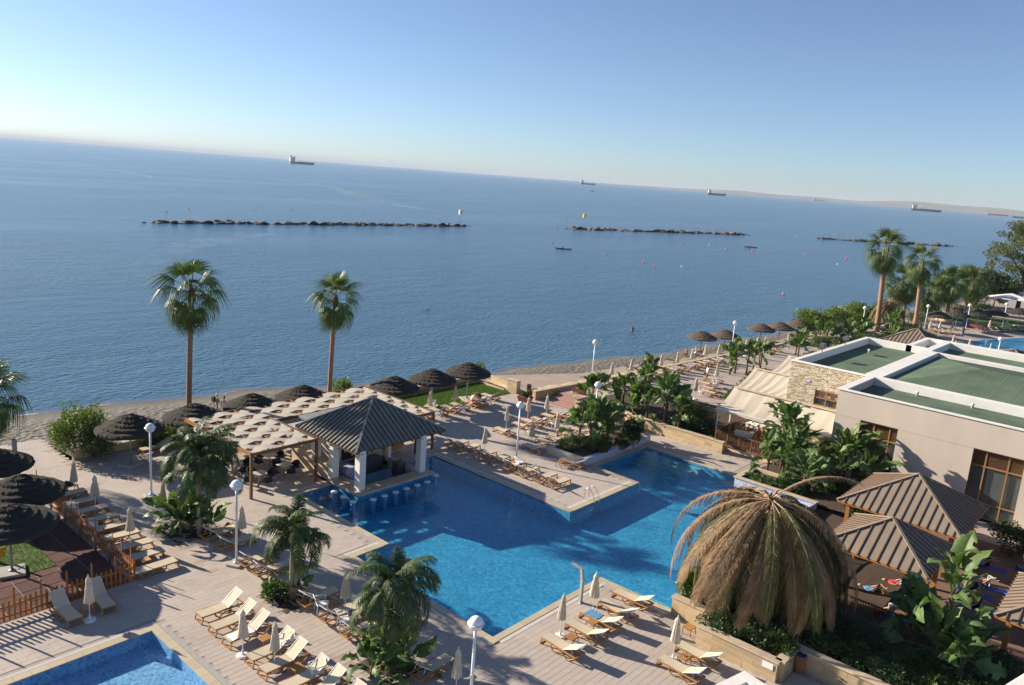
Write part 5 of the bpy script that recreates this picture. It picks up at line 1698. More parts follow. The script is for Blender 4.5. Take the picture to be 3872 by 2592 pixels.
def pinnate_frond(seed, L=2.6, n=34, ll=.5, bend=1.5, e0=.9, hang=.55, wid=.018, twist=0., curve=1.25, side=.78):
    """arching rachis in the xz plane that starts at elevation e0 and bends by 'bend' radians"""
    rr = random.Random(seed); b = MB(); rc = MB()
    pts = []; p = Vector((0, 0, 0)); m = 24
    for i in range(m + 1):
        t = i / m
        pts.append(p.copy())
        e = e0 - bend * t ** curve
        p = p + Vector((cos(e), twist * t, sin(e))) * (L / m)
    rc.tube([pts[i] for i in range(0, m + 1, 3)], [.03 * (1 - .85 * i / m) + .004 for i in range(0, m + 1, 3)], 4, False)
    for i in range(n):
        t = .12 + .88 * (i + .5) / n
        k = t * m; j = min(m - 1, int(k)); q = pts[j].lerp(pts[j + 1], k - j)
        d = (pts[j + 1] - pts[j]).normalized()
        l = ll * (sin(pi * min(.97, .14 + .80 * t)) ** .6) * rr.uniform(.85, 1.12)
        for s in (-1, 1):
            out = (Vector((0, s, 0)) * side + d * rr.uniform(.45, .75) + Vector((0, 0, rr.uniform(-.1, .25)))).normalized()
            p1 = q + out * l * .45 + Vector((0, 0, -.05 * l))
            p2 = q + out * l * .80 + Vector((0, 0, -hang * l * .42))
            p3 = q + out * l * .98 + Vector((0, 0, -hang * l * rr.uniform(.8, 1.2)))
            sd = (d - out * d.dot(out)).normalized()
            b.ribbon([q, p1, p2, p3], [wid * .7, wid, wid * .75, .002], [sd] * 4)
    return rc, b
def paddle_leaf(seed, L=1.15, w=.24, pet=.75, bend=.5, tear=0):
    rr = random.Random(seed); b = MB()
    n = 10; pts = []
    for i in range(n + 1):
        t = i / n
        pts.append(Vector((pet + L * t * cos(bend * t * .9), 0, -L * bend * .55 * t ** 2)))
    stem = [Vector((pet * t, 0, .04 * sin(pi * t))) for t in (0, .33, .66, 1.)] + [pts[4], pts[8]]
    b.tube(stem, [.024, .02, .017, .014, .008, .003], 5, False)
    prof = [.10, .55, .82, .96, 1., .99, .93, .82, .64, .38, .03]
    for s in (-1, 1):
        o = len(b.v)
        for i, p in enumerate(pts):
            ww = w * prof[i] * (1 + .05 * sin(i * 2.3 + seed))
            dz = .30 * ww + .02 * sin(i * 1.7 + s + seed)
            b.v.append(tuple(p)); b.v.append((p.x, p.y + s * ww * .55, p.z + dz)); b.v.append((p.x - .02, p.y + s * ww, p.z + dz * 1.25 - .10 * ww))
        torn = set(rr.sample(range(2, n - 1), tear)) if tear else set()
        for i in range(n):
            q = o + 3 * i
            for k in (0, 1):
                if k == 1 and i in torn:
                    continue
                f_ = (q + k, q + k + 1, q + k + 4, q + k + 3)
                b.f.append(f_ if s > 0 else f_[::-1])
    return b
FAN = [fan_leaf(i, droop=dr, spread=sp, L=l).mesh('frond', 'leaf_fan', False) for i, (dr, sp, l) in enumerate([(.8, 1.9, 1.2), (1.35, 1.9, 1.25), (1.6, 1.9, 1.2), (1.3, 1.7, 1.3)])]
FANY = fan_leaf(9, droop=.15, spread=1.0, L=1.35, pet=.9).mesh('frond', 'leaf_fan_young')
PIN = []
for i, (L, bend, e0, hang) in enumerate([(2.5, 1.9, 1.0, .7), (2.7, 2.3, .8, .8), (2.2, 1.5, 1.25, .6), (2.6, 2.7, .55, .9)]):
    rc, lf = pinnate_frond(20 + i, L, 62, .60, bend, e0, hang, .021)
    rc.add(lf.v, lf.f)
    PIN.append(rc.mesh('frond', 'leaf_pinnate'))
PAD = [paddle_leaf(i, L, w, pt, bd, te).mesh('leaf', 'leaf_paddle', True) for i, (L, w, pt, bd, te) in enumerate([(1.15, .29, .8, .35, 0), (1.3, .32, .9, .6, 2), (1.0, .29, .6, .15, 1), (1.2, .28, 1.0, .95, 3), (.9, .27, .5, .5, 0)])]
STUB = MB().beam((0, 0, 0), (.55, 0, .1), .07, .05).mesh('leaf_base', 'trunk_brown')

def fan_palm(label, x, y, z0, hub, crown, lean=(0, 0), nf=40, tr=.21, sc=1., seed=1, group='tall fan palms', trunk_mt='trunk_palm'):
    rr = random.Random(seed)
    t = thing('fan_palm', label, 'palm tree', (x, y, z0), 0, group)
    H = hub - z0
    pts = [(lean[0] * (u ** 1.5), lean[1] * (u ** 1.5), H * u) for u in [i / 12 for i in range(13)]]
    MB().tube(pts, [tr * (1.25 - .35 * min(1, i / 2.5)) * (1 + .02 * (-1) ** i) for i in range(13)], 12).build('trunk', trunk_mt, t, True)
    h = Vector((lean[0], lean[1], H))
    MB().lathe([(tr * .9, -.7), (tr * 1.35, -.2), (tr * 1.2, .25), (.06, .55)], 10, c=tuple(h)).build('crown_shaft', 'trunk_brown', t, True)
    for k in range(nf):
        u = (k + .5) / nf
        az = k * 2.39996 + rr.uniform(-.25, .25)
        el = radians(84 - 166 * u ** .85 + rr.uniform(-9, 9))
        me = FAN[0] if u < .25 else FAN[1] if u < .5 else FAN[rr.choice((2, 3))]
        ob('frond', me, t, h + Vector((0, 0, .35 - .5 * u)), (rr.uniform(-.3, .3), -el, az), sc * rr.uniform(.9, 1.12) * crown)
    for k in range(3):
        ob('frond', FANY, t, h + Vector((0, 0, .4)), (rr.uniform(-.5, .5), -radians(80 - 8 * k), rr.uniform(0, 6)), sc * crown)
    return t
fan_palm('tall fan palm on the left against the sea', -52.7, 26.1, -.2, 10.3, 1.04, (.1, .22), 30, .21, 1., 3)
fan_palm('tall fan palm second from left, leaning slightly', -52.7, 38.2, -.2, 9.0, .98, (.15, .25), 28, .20, 1., 4)
fan_palm('palm whose drooping fronds enter at the left picture edge', -53.0, 13.9, -.2, 4.7, 1.0, (0, 0), 30, .2, .95, 5)
fan_palm('tallest fan palm on the right beyond the green roof', -38, 132.2, 0, 13.0, 1.5, (-.6, -.2), 30, .40, 1., 6, 'fan palms beyond the green roof')
fan_palm('second tall fan palm on the right beyond the green roof', -35.1, 142.7, 0, 11.0, 1.4, (-.55, -.2), 30, .38, 1., 7, 'fan palms beyond the green roof')
for i, (x, y, hub, cr) in enumerate([(-41, 153.1, 6.3, 1.6), (-40.5, 155.5, 5.6, 1.3), (-38.5, 161.6, 4.3, 1.4), (-38, 168.6, 4.9, 1.25), (-36.5, 169.5, 6.0, 1.6), (-35, 179.7, 5.7, 1.6)]):
    fan_palm('short distant fan palm, %s from the left in the far group' % ORD[i], x, y, 0, hub, cr, (0, 0), 26, .30, 1., 20 + i, 'fan palms beyond the green roof')

def feather_palm(label, x, y, hub, nf, sc, seed, trunks=((0, 0),), tr=.085):
    rr = random.Random(seed)
    t = thing('feather_palm', label, 'palm tree', (x, y, 0), 0, 'small feather palms in the paving beds')
    for j, (dx, dy) in enumerate(trunks):
        H = hub * (1 if j == 0 else .8)
        top = Vector((dx * 1.6, dy * 1.6, H))
        MB().tube([(dx * .5, dy * .5, 0), (dx * .8, dy * .8, H * .4), (dx * 1.2, dy * 1.2, H * .75), tuple(top)], [tr * 1.4, tr * 1.1, tr, tr * .7], 9).build('trunk', 'trunk_grey', t, True)
        n = nf if j == 0 else nf // 2
        for k in range(n):
            u = k / n
            az = k * 2.39996 + rr.uniform(-.3, .3)
            me = PIN[2] if u < .25 else PIN[0] if u < .5 else PIN[rr.choice((1, 3))]
            ob('frond', me, t, top + Vector((0, 0, -.10 * u)), (rr.uniform(-.35, .35), rr.uniform(-.12, .12) + .45 * (u - .4), az), sc * rr.uniform(.8, 1.1) * (1 if j == 0 else .85))
    return t
feather_palm('feather palm rising from the leafy clump on the left', -37.6, 19.2, 4.6, 22, 1.06, 31, ((0, 0), (.35, -.3)))
feather_palm('small feather palm in the paving bed left of the pool', -29.0, 19.2, 3.35, 15, .95, 32, ((0, 0), (.12, .2)))
feather_palm('small feather palm nearest the camera beside the pool', -21.6, 18.9, 3.9, 17, 1.0, 33, ((0, 0), (-.15, .1)))

# withered date palm
def drooping_palm(label, x, y, z0, hub, L, nf, seed, trunk_r, mts=('frond_dead', 'frond_fading')):
    rr = random.Random(seed)
    t = thing('withered_palm', label, 'palm tree', (x, y, z0))
    MB().tube([(0, 0, 0), (.05, 0, (hub - z0) * .5), (0, 0, hub - z0)], [trunk_r * 1.15, trunk_r, trunk_r * 1.1], 14).build('trunk', 'trunk_brown', t, True)
    h = Vector((0, 0, hub - z0))
    meshes = {}
    for v in range(5):
        e0 = (.16, .04, .10, -.12, .22)[v]; bd = (1.66, 1.54, 1.60, 1.38, 1.72)[v]
        rc, lf = pinnate_frond(seed * 10 + v, L, 140, .46 * L / 6, bd + .12, e0, 1.1, .0135 * L / 6, rr.uniform(-.12, .12), .92, .5)
        for k, mt in enumerate(mts):
            meshes[(v, k)] = lf.mesh('leaflets', mt)
            meshes[(v, 'r')] = rc.mesh('frond', 'rachis_dead')
    for k in range(nf):
        az = k * 2.39996 + rr.uniform(-.2, .2)
        v = k % 5
        low = k / nf
        fr = ob('frond', meshes[(v, 'r')], t, h + Vector((.18 * cos(az), .18 * sin(az), .15 - .55 * low)), (rr.uniform(-.3, .3), .02 * (1 - low) + .50 * low, az), rr.uniform(.92, 1.04) * (1 - .14 * low))
        ob('leaflets', meshes[(v, 1 if (rr.random() < .28 + .55 * low) else 0)], fr)
    # a crest of dry stalks and curled spathes
    for k in range(9):
        az = rr.uniform(0, 6.28)
        MB().tube([tuple(h + Vector((0, 0, .1))), tuple(h + Vector((.35 * cos(az), .35 * sin(az), .45))), tuple(h + Vector((.8 * cos(az), .8 * sin(az), .40)))], [.05, .035, .008], 5).build('dry_stalk', 'rachis_dead', t, True)
    return t, meshes, h
wp, wm, wh = drooping_palm('large withered date palm with drooping brown fronds beside the pool', -13.2, 34.5, .7, 6.1, 6.7, 92, 41, .33)
# one long frond still reaching out to the right
rc, lf = pinnate_frond(77, 4.6, 70, .30, 1.25, .75, .8, .016)
fr = ob('frond', rc.mesh('frond', 'rachis_dead'), wp, wh + Vector((0, 0, .15)), (0, 0, radians(42)))
ob('leaflets', lf.mesh('leaflets', 'frond_dead'), fr)
drooping_palm('distant withered palm with drooping grey brown fronds', -37.3, 134.9, 0, 4.9, 5.2, 36, 43, .3, ('frond_fading', 'frond_dead'))

# ------------------------------------------------------------------ giant bird-of-paradise clumps
def clump(label, x, y, z0, stems, seed, sc=1., group='broad leaved clumps', spread=.8):
    """stems: list of trunk heights; each carries a fan of paddle leaves"""
    rr = random.Random(seed)
    t = thing('broadleaf_plant', label, 'plant', (x, y, z0), 0, group)
    for j, H in enumerate(stems):
        a = j * 2.4 + rr.uniform(-.3, .3); d = spread * (.15 + .85 * (j / max(1, len(stems) - 1)) ** .7) if j else 0
        bx_, by_ = d * cos(a), d * sin(a)
        top = Vector((bx_ + rr.uniform(-.15, .15) * H * .3, by_ + rr.uniform(-.15, .15) * H * .3, H))
        MB().tube([(bx_, by_, -.2), (bx_, by_, H * .5), tuple(top)], [.10 * sc, .085 * sc, .07 * sc], 8).build('stem', 'trunk_brown', t, True)
        plane = rr.uniform(0, pi)
        n = rr.randint(11, 14)
        for k in range(n):
            s = 1 if k % 2 else -1
            el = radians(86 - 62 * (k / n) ** .9 + rr.uniform(-7, 7))
            if k >= n - 2:
                el -= radians(25)
            ob('leaf', PAD[rr.randint(0, 4)] if k < n - 2 else PAD[3], t, top + Vector((0, 0, -.22 * k / n)), (rr.uniform(-.7, .7) + (1.2 if k % 3 == 0 else 0), -el, plane + (0 if s > 0 else pi) + rr.uniform(-.55, .55)), sc * rr.uniform(.8, 1.12))
    return t
clump('broad leaved clump at the foot of the feather palm on the left', -38.0, 18.9, 0, [1.3, .5, .7, .3, .9], 51, .95, spread=.9)
clump('low broad leaves at the small palm left of the pool', -29.2, 19.55, 0, [.3, .2], 52, .62, spread=.3)
clump('broad leaved clump under the small palm nearest the camera', -22.0, 18.9, 0, [.9, .35, .5, .25], 53, .92, spread=.75)
clump('tall broad leaved plant at the lower right among shrubs', -5.5, 36.4, .6, [3.3, .8, 1.2, .5], 54, 1.3, spread=1.0)
clump('leafy plant with large dark leaves before the yoga deck railing', -6.9, 37.6, .6, [1.1, .6, .8], 55, 1.1, spread=.7)
clump('broad leaves at the very bottom right among shrubs', -4.6, 35.0, .6, [.9, .5], 56, 1.1, spread=.6)
clump('tall broad leaved plant in front of the cream awning', -21.2, 56.9, .3, [3.2, 2.6, 1.9, 1.2, .6, 2.2], 57, 1.25, spread=1.3)
clump('tall broad leaved plant before the first restaurant window', -16.4, 55.4, .4, [2.6, 1.9, 1.2, 2.2, .8, 1.5], 58, 1.2, spread=1.7)
clump('broad leaved clump in the mosaic planter, left part', -19.6, 53.6, .4, [1.9, 1.2, 1.5, .7, 1.0], 59, 1.15, spread=1.5)
clump('broad leaved clump low in the mosaic planter, right part', -17.6, 52.4, .4, [1.1, .6, 1.5], 60, 1.0, spread=1.1)
clump('broad leaved clump at the mosaic planter under the rail', -20.8, 55.2, .4, [1.3, .7], 61, .95, spread=.7)
clump('broad leaved clump on the pebble planter, front', -32.7, 48.2, .45, [2.2, 1.3, 1.7, .8, 1.0], 62, 1.2, spread=1.2)
clump('broad leaved clump on the pebble planter, behind the lamp', -33.0, 51.2, .45, [1.3, .8, .5], 63, 1.0, spread=1.0)
clump('tall broad leaved clump behind the limestone garden wall', -31.8, 57.2, .7, [2.4, 1.7, 2.1, 1.2, .8, 1.5], 64, 1.25, spread=1.9)
clump('broad leaved clump left of the tall one behind the garden wall', -34.6, 57.0, .7, [1.6, 1.0, .7], 65, 1.05, spread=1.0)
clump('tall broad leaved plant between lamp and sea wall sunbeds', -37.6, 63.5, .7, [2.4, 1.3, .8], 66, 1.1, spread=1.1)
clump('broad leaved plant on the rounded planter by the steps', -39.0, 56.6, 1.0, [1.2, .7, .9], 67, .95, spread=.6)
clump('broad leaved plant right of the rounded planter', -36.8, 58.2, .75, [1.4, .8, .5], 68, 1.0, spread=1.0)
clump('dense broad leaved clump at the middle of the upper terrace, left', -37.0, 80.6, .55, [2.4, 1.7, 1.2, 2.0], 69, 1.15, spread=1.5)
clump('dense broad leaved clump at the middle of the upper terrace, right', -36.5, 86, .55, [1.6, 1.1, 1.4], 70, 1.1, spread=1.5)
clump('single broad leaved plant before the far end of the sea wall', -36.7, 97.4, .55, [1.7, 1.0], 71, 1.1, spread=.5)
clump('pale broad leaved plant beside the hedge on the right', -38.5, 111.9, .0, [2.6, 1.8, 1.3, .8], 72, 1.25, spread=1.4)
clump('broad leaved plant between the far fan palms', -34.2, 128.0, .0, [2.8, 1.9, 1.2], 73, 1.3, spread=1.8)
clump('low broad leaved plant left of the far fan palms', -36.8, 122, .0, [1.4, .9, .6], 74, 1.2, spread=1.6)
clump('pale broad leaved plant left of the distant withered palm', -37.6, 118, .0, [1.6, 1.0], 75, 1.2, spread=1.2)
clump('broad leaved plant by the far pool at the right edge', -14.5, 119, .0, [1.6, 1.0], 76, 1.2, spread=.8)

# ------------------------------------------------------------------ shrubs
def leaf_cloud(rr, centers, n, ls, flat=.5, up=.35):
    b = MB(); vs = []; fs = []
    tot = sum(c[3] * c[4] * c[5] for c in centers) ** 1
    wts = [(c[3] * c[4] * c[5]) ** .67 for c in centers]
    for _ in range(n):
        c = rr.choices(centers, wts)[0]
        while True:
            u = Vector((rr.uniform(-1, 1), rr.uniform(-1, 1), rr.uniform(-1, 1)))
            if .05 < u.length <= 1:
                break
        nrm = u.normalized()
        r = rr.uniform(.62, 1.05) if rr.random() < .8 else rr.uniform(.2, .7)
        p = Vector((c[0] + nrm.x * c[3] * r, c[1] + nrm.y * c[4] * r, c[2] + nrm.z * c[5] * r))
        d = (nrm + Vector((rr.uniform(-.9, .9), rr.uniform(-.9, .9), rr.uniform(-.7, .7) + up))).normalized()
        s = d.cross(Vector((rr.uniform(-1, 1), rr.uniform(-1, 1), rr.uniform(-1, 1))))
        if s.length < 1e-3:
            continue
        s.normalize()
        l = ls * rr.uniform(.6, 1.3); w = l * flat * .5
        o = len(vs)
        vs += [tuple(p), tuple(p + d * l * .5 + s * w), tuple(p + d * l), tuple(p + d * l * .5 - s * w)]
        fs.append((o, o + 1, o + 2, o + 3))
    b.v, b.f = vs, fs
    return b
def shrub(label, x, y, z0, rx, ry, h, n, ls, mt, seed, lobes=14, flowers=None, nf=0, cat='bush', group=None, name='shrub', flat=.5):
    rr = random.Random(seed)
    t = thing(name, label, cat, (x, y, z0), 0, group)
    cs = [(0, 0, h * .42, rx * .62, ry * .62, h * .40)]
    for i in range(lobes):
        a = rr.uniform(0, 2 * pi); e = rr.uniform(-.15, 1.2)
        k = rr.uniform(.55, .85)
        s = rr.uniform(.22, .40)
        cs.append((rx * k * cos(a) * cos(e), ry * k * sin(a) * cos(e), h * (.36 + .5 * sin(e) * k * 1.15), rx * s, ry * s, h * s * .72))
    leaf_cloud(rr, cs, n, ls, flat).build('foliage', mt, t)
    st = MB()
    for i in range(5):
        a = rr.uniform(0, 6.28)
        st.tube([(0, 0, -.05), (rx * .25 * cos(a), ry * .25 * sin(a), h * .35), (rx * .5 * cos(a), ry * .5 * sin(a), h * .62)], [.05, .035, .015], 5)
    st.build('stem', 'bark_dark', t)
    if flowers:
        leaf_cloud(rr, cs, nf, ls * .6, 1.).build('blossom', flowers, t)
    return t
shrub('big bright bush at the beach edge on the left', -53.2, 18.9, -.1, 1.85, 1.75, 3.5, 6500, .17, 'leaf_light', 81, 20)
shrub('dark inner bush behind the bright one at the beach edge', -52.2, 19.4, -.1, 1.3, 1.3, 2.2, 2600, .17, 'leaf_shrub', 82)
shrub('round bush at the foot of the second tall palm', -53.3, 40.0, -.2, 1.0, 1.0, 2.6, 2200, .17, 'leaf_light', 83)
shrub('small bush behind the last lawn umbrella', -52.5, 56.2, 0, .75, .75, 1.75, 1200, .15, 'leaf_light', 84)
for i, (x, y) in enumerate([(-51.9, 23.2), (-51.8, 25.4), (-51.7, 27.6)]):
    shrub('grassy bush along the beach wall, %s from left' % ORD[i], x, y, 0, .8, 1.2, 1.55, 2600, .30, 'leaf_light', 85 + i, flat=.16)
for i, y in enumerate((43, 47.2, 50.8, 53.6)):
    shrub('little green plant behind the lawn kerb, %s from left' % ORD[i], -51.85, y, 0, .2, .3, .6, 160, .14, 'leaf_light', 185 + i, 5)
shrub('green shrub in the paving bed left of the small palm', -29.6, 18.75, 0, .62, .55, .85, 1500, .15, 'leaf_shrub', 90)
shrub('low plants in the bed of the nearest small palm', -21.6, 19.5, 0, .8, .7, .5, 900, .16, 'leaf_shrub', 91)
shrub('dark clipped bush on the garden wall right of the broad leaves', -29.8, 58.4, .5, 1.9, 1.7, 2.3, 5200, .16, 'leaf_shrub', 92, 18)
shrub('dark lower bush beside the deck railing', -28.6, 57.5, .4, 1.1, 1.0, 1.3, 2200, .16, 'leaf_dark', 93)
shrub('light feathery bush at the front of the pebble planter', -32.9, 45.6, .45, 1.1, .9, 1.25, 3200, .16, 'leaf_shrub', 94, flat=.25)
shrub('green hanging bush on the pebble planter over the pool', -31.5, 47.2, .3, .9, 1.2, 1.35, 3200, .17, 'leaf_shrub', 95)
shrub('dark cycad like bush at the end of the pebble planter', -31.6, 51.6, .4, .95, 1.0, 1.5, 2600, .34, 'leaf_dark', 96, flat=.14)
shrub('low bush trailing over the far end of the pebble planter', -31.2, 50.2, .3, .8, 1.6, .8, 2200, .15, 'leaf_dark', 97, flowers='flower_red', nf=60)
shrub('bush in the bed behind the rounded planter', -35.5, 54.6, .35, 1.4, 1.2, 1.2, 2600, .15, 'leaf_dark', 98, flowers='flower_red', nf=50)
for i, (x, y, rx, ry, h, mt) in enumerate([(-14.9, 33.4, 1.3, 1.1, .9, 'leaf_light'), (-13.3, 31.3, 1.0, .8, .95, 'leaf_bluegreen'), (-12.0, 31.6, 1.1, .8, .9, 'leaf_bluegreen'), (-10.9, 31.6, .8, .7, .85, 'leaf_shrub'),
                                            (-12.3, 33.4, 1.5, 1.3, 1.0, 'leaf_bluegreen'), (-10.2, 33.6, 1.3, 1.0, .9, 'leaf_shrub'), (-8.6, 33.5, 1.3, .9, .8, 'leaf_shrub'), (-7.0, 33.4, 1.2, .9, .9, 'leaf_bluegreen'),
                                            (-5.4, 33.6, 1.3, .9, .8, 'leaf_shrub'), (-8.8, 35.3, 1.8, 1.3, .9, 'leaf_dark'), (-11.4, 36.2, 1.7, 1.5, .9, 'leaf_dark'), (-6.0, 35.2, 1.6, 1.2, .8, 'leaf_shrub'), (-3.6, 34.6, 1.5, 1.2, 1.0, 'leaf_shrub'), (-3.6, 37.0, 1.1, 1.0, 1.5, 'leaf_dark')]):
    shrub('low flowering shrub in the front planter, %s planted' % ORD[i], x, y, .62, rx, ry, h, 2300, .12, mt, 100 + i, 14, flowers='flower_orange' if i % 2 == 0 else None, nf=45, group='shrubs in the front planter')
shrub('leafy bush at the pool corner behind the planter wall', -15.7, 33.0, .6, .75, .75, 1.5, 1300, .24, 'leaf_light', 120)
shrub('dark round bush between the pavilions and the restaurant door', -5.4, 48.6 + 5.6, .0, 1.9, 1.5, 1.9, 4200, .15, 'leaf_dark', 121, 18)
shrub('ivy like ground cover in the mosaic planter', -20.5, 51.3, .45, 1.3, .8, .45, 1500, .12, 'leaf_shrub', 122)
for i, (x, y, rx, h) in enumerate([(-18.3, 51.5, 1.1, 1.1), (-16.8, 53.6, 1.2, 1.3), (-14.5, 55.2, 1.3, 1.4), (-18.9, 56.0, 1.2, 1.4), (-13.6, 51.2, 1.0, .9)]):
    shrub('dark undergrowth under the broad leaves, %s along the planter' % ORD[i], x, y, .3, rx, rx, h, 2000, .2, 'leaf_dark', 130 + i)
for i, (x, y, rx, h, mt) in enumerate([(-42.6, 116.5, 2.9, 4.4, 'leaf_light'), (-42.2, 126.2, 3.0, 4.1, 'leaf_light'), (-41.9, 136.0, 3.0, 3.9, 'leaf_light')]):
    shrub('rounded bright hedge bush on the right, %s from the left' % ORD[i], x, y, -.1, rx, rx, h, 6500, .26, mt, 140 + i, 22, group='rounded hedge bushes')
for i, (x, y, rx, h, mt) in enumerate([(-39.8, 104.5, 1.5, 1.5, 'leaf_shrub'), (-37.8, 108, 1.6, 1.7, 'leaf_shrub'), (-36.0, 112, 2.0, 1.6, 'leaf_light'), (-35.5, 117, 2.0, 1.9, 'leaf_shrub'), (-33.0, 123, 2.2, 1.8, 'leaf_shrub'),
                                       (-33.5, 134, 2.2, 2.2, 'leaf_dark'), (-31.2, 128.5, 2.0, 1.8, 'leaf_shrub'), (-34.9, 99, 1.6, 1.3, 'leaf_light'), (-33.0, 88, 1.7, 1.6, 'leaf_shrub'), (-34.3, 81.2, 1.5, 1.6, 'leaf_dark'), (-32.2, 74.6, 1.7, 1.7, 'leaf_light'), (-31.2, 69.6, 1.5, 1.6, 'leaf_shrub'), (-36.0, 148, 2.2, 2.2, 'leaf_dark'), (-38.5, 164, 2.6, 2.6, 'leaf_dark'), (-35.5, 172, 2.6, 2.3, 'leaf_dark'), (-32.5, 181, 3, 2.2, 'leaf_shrub')]):
    shrub('green garden bush beyond the terrace, %s along the coast' % ORD[i], x, y, .0, rx, rx, h, 2400, .2, mt, 150 + i, 14, group='garden bushes along the coast')
# terracotta troughs
for i, (x, y, z, lb) in enumerate([(-44.3, 53.6, 0, 'terracotta trough with plants at the gate'), (-41.9, 58.6, .55, 'terracotta trough at the top of the steps')]):
    t = thing('terracotta_trough', lb, 'planter', (x, y, z), .35)
    MB().add([(-.55, -.25, 0), (.55, -.25, 0), (.55, .25, 0), (-.55, .25, 0), (-.68, -.32, .45), (.68, -.32, .45), (.68, .32, .45), (-.68, .32, .45)], [(3, 2, 1, 0), (0, 1, 5, 4), (1, 2, 6, 5), (2, 3, 7, 6), (3, 0, 4, 7)]).build('trough', 'terracotta', t)
    MB().bx(-.64, .64, -.28, .28, .36, .42).build('soil', 'soil', t)
    for s in (-1, 1):
        MB().bx(-.70, .70, s * .31 - .03, s * .31 + .03, .40, .47).build('lip', 'terracotta', t)
    shrub('young plants growing in the trough ' + ('at the gate' if i == 0 else 'above the steps'), x, y, z + .4, .55, .35, .55, 350, .18, 'leaf_shrub', 170 + i, 6)
# ------------------------------------------------------------------ trees at the far right
def tree(label, x, y, trunks, lobes, n, ls, mt, seed, bark='bark_dark'):
    rr = random.Random(seed)
    t = thing('tree', label, 'tree', (x, y, 0))
    for tr_ in trunks:
        tr_b = MB().tube([p for p, r in tr_], [r for p, r in tr_], 8)
        tr_b.build('trunk', bark, t, True)
    leaf_cloud(rr, lobes, n, ls, .5).build('crown', mt, t)
    return t
rr = random.Random(9)
lob = []
for i in range(46):
    a = rr.uniform(0, 6.28); k = rr.uniform(0, 1) ** .5
    px, py = 7.5 * k * cos(a), 6.0 * k * sin(a)
    lob.append((px, py, 5.2 + 2.4 * (1 - k * k) + rr.uniform(-.5, .4), rr.uniform(1.1, 1.9), rr.uniform(1.1, 1.9), rr.uniform(.7, 1.1)))
    if k > .5:
        lob.append((px * .95, py * .95, rr.uniform(2.4, 4.6), 1.3, 1.3, 1.2))
tree('wide dark umbrella shaped tree at the right shore', -37.0, 191, [[((-.5 + i * .5, 0, 0), .3), ((-1.6 + i * 1.6, .4, 2), .22), ((-3.4 + i * 3.2, .2, 4.8), .12)] for i in range(3)], lob, 26000, .34, 'leaf_dark', 10)
lob = []
for i in range(60):
    a = rr.uniform(0, 6.28); u = rr.uniform(0, 1)
    zz = 6 + 11.5 * u
    k = rr.uniform(.2, 1) * (7.5 if u < .75 else 5)
    lob.append((k * cos(a) * .95 - 1, k * sin(a), zz + rr.uniform(-.6, .6), rr.uniform(.8, 1.7), rr.uniform(.8, 1.7), rr.uniform(.7, 1.3)))
trk = [[((0, 0, 0), .45), ((.2, 0, 5), .38), ((-.5, 0, 10), .28), ((-1, 0, 15), .12)]] + [[((.1, 0, 5 + i), .2), ((3.5 * cos(i * 1.9), 3.5 * sin(i * 1.9), 8.5 + i * 1.3), .11), ((6 * cos(i * 1.9), 6 * sin(i * 1.9), 10.5 + i * 1.2), .04)] for i in range(5)]
tree('tall loose olive green tree at the right picture edge', -29.6, 199, trk, lob, 16000, .36, 'leaf_grey', 11)
# ------------------------------------------------------------------ breakwaters of piled rock
def rock_mesh(seed):
    rr = random.Random(seed)
    bm = bmesh.new()
    bmesh.ops.create_icosphere(bm, subdivisions=2, radius=1)
    ph = [Vector((rr.uniform(-1, 1), rr.uniform(-1, 1), rr.uniform(-1, 1))).normalized() for _ in range(7)]
    for v in bm.verts:
        for p in ph:
            d = v.co.dot(p)
            if d > .62:
                v.co -= p * (d - .62) * .9
    me = bpy.data.meshes.new('rock')
    bm.to_mesh(me); bm.free()
    me.materials.append(MT['rock'])
    return me
RK = [rock_mesh(i) for i in range(5)]
def breakwater(label, p, q, n, big):
    t = thing('breakwater', label, 'breakwater', (0, 0, -1))
    for i in range(n):
        u = i / (n - 1) + R.uniform(-.4, .4) / n
        s = big * R.uniform(.55, 1.25)
        e = min(1, 6 * min(u, 1 - u) + .45)
        for k in range(2):
            ob('rock', RK[R.randint(0, 4)], t, (p[0] + (q[0] - p[0]) * u + R.uniform(-1.6, 1.6), p[1] + (q[1] - p[1]) * u + R.uniform(-1.2, 1.2), R.uniform(-.25, .25) * s + (.1 if k else 0)),
               (R.uniform(-.4, .4), R.uniform(-.4, .4), R.uniform(0, 6)), (s * 1.35 * e, s * e, s * .36 * e))
breakwater('long dark rock breakwater off the two tall palms', (-231, 103), (-224, 227.3), 70, 1.6)
breakwater('middle rock breakwater in the bay', (-214.2, 279.2), (-182.4, 392.6), 64, 1.9)
breakwater('far right rock breakwater behind the palms', (-160.9, 432.3), (-113.8, 512.2), 50, 2.0)
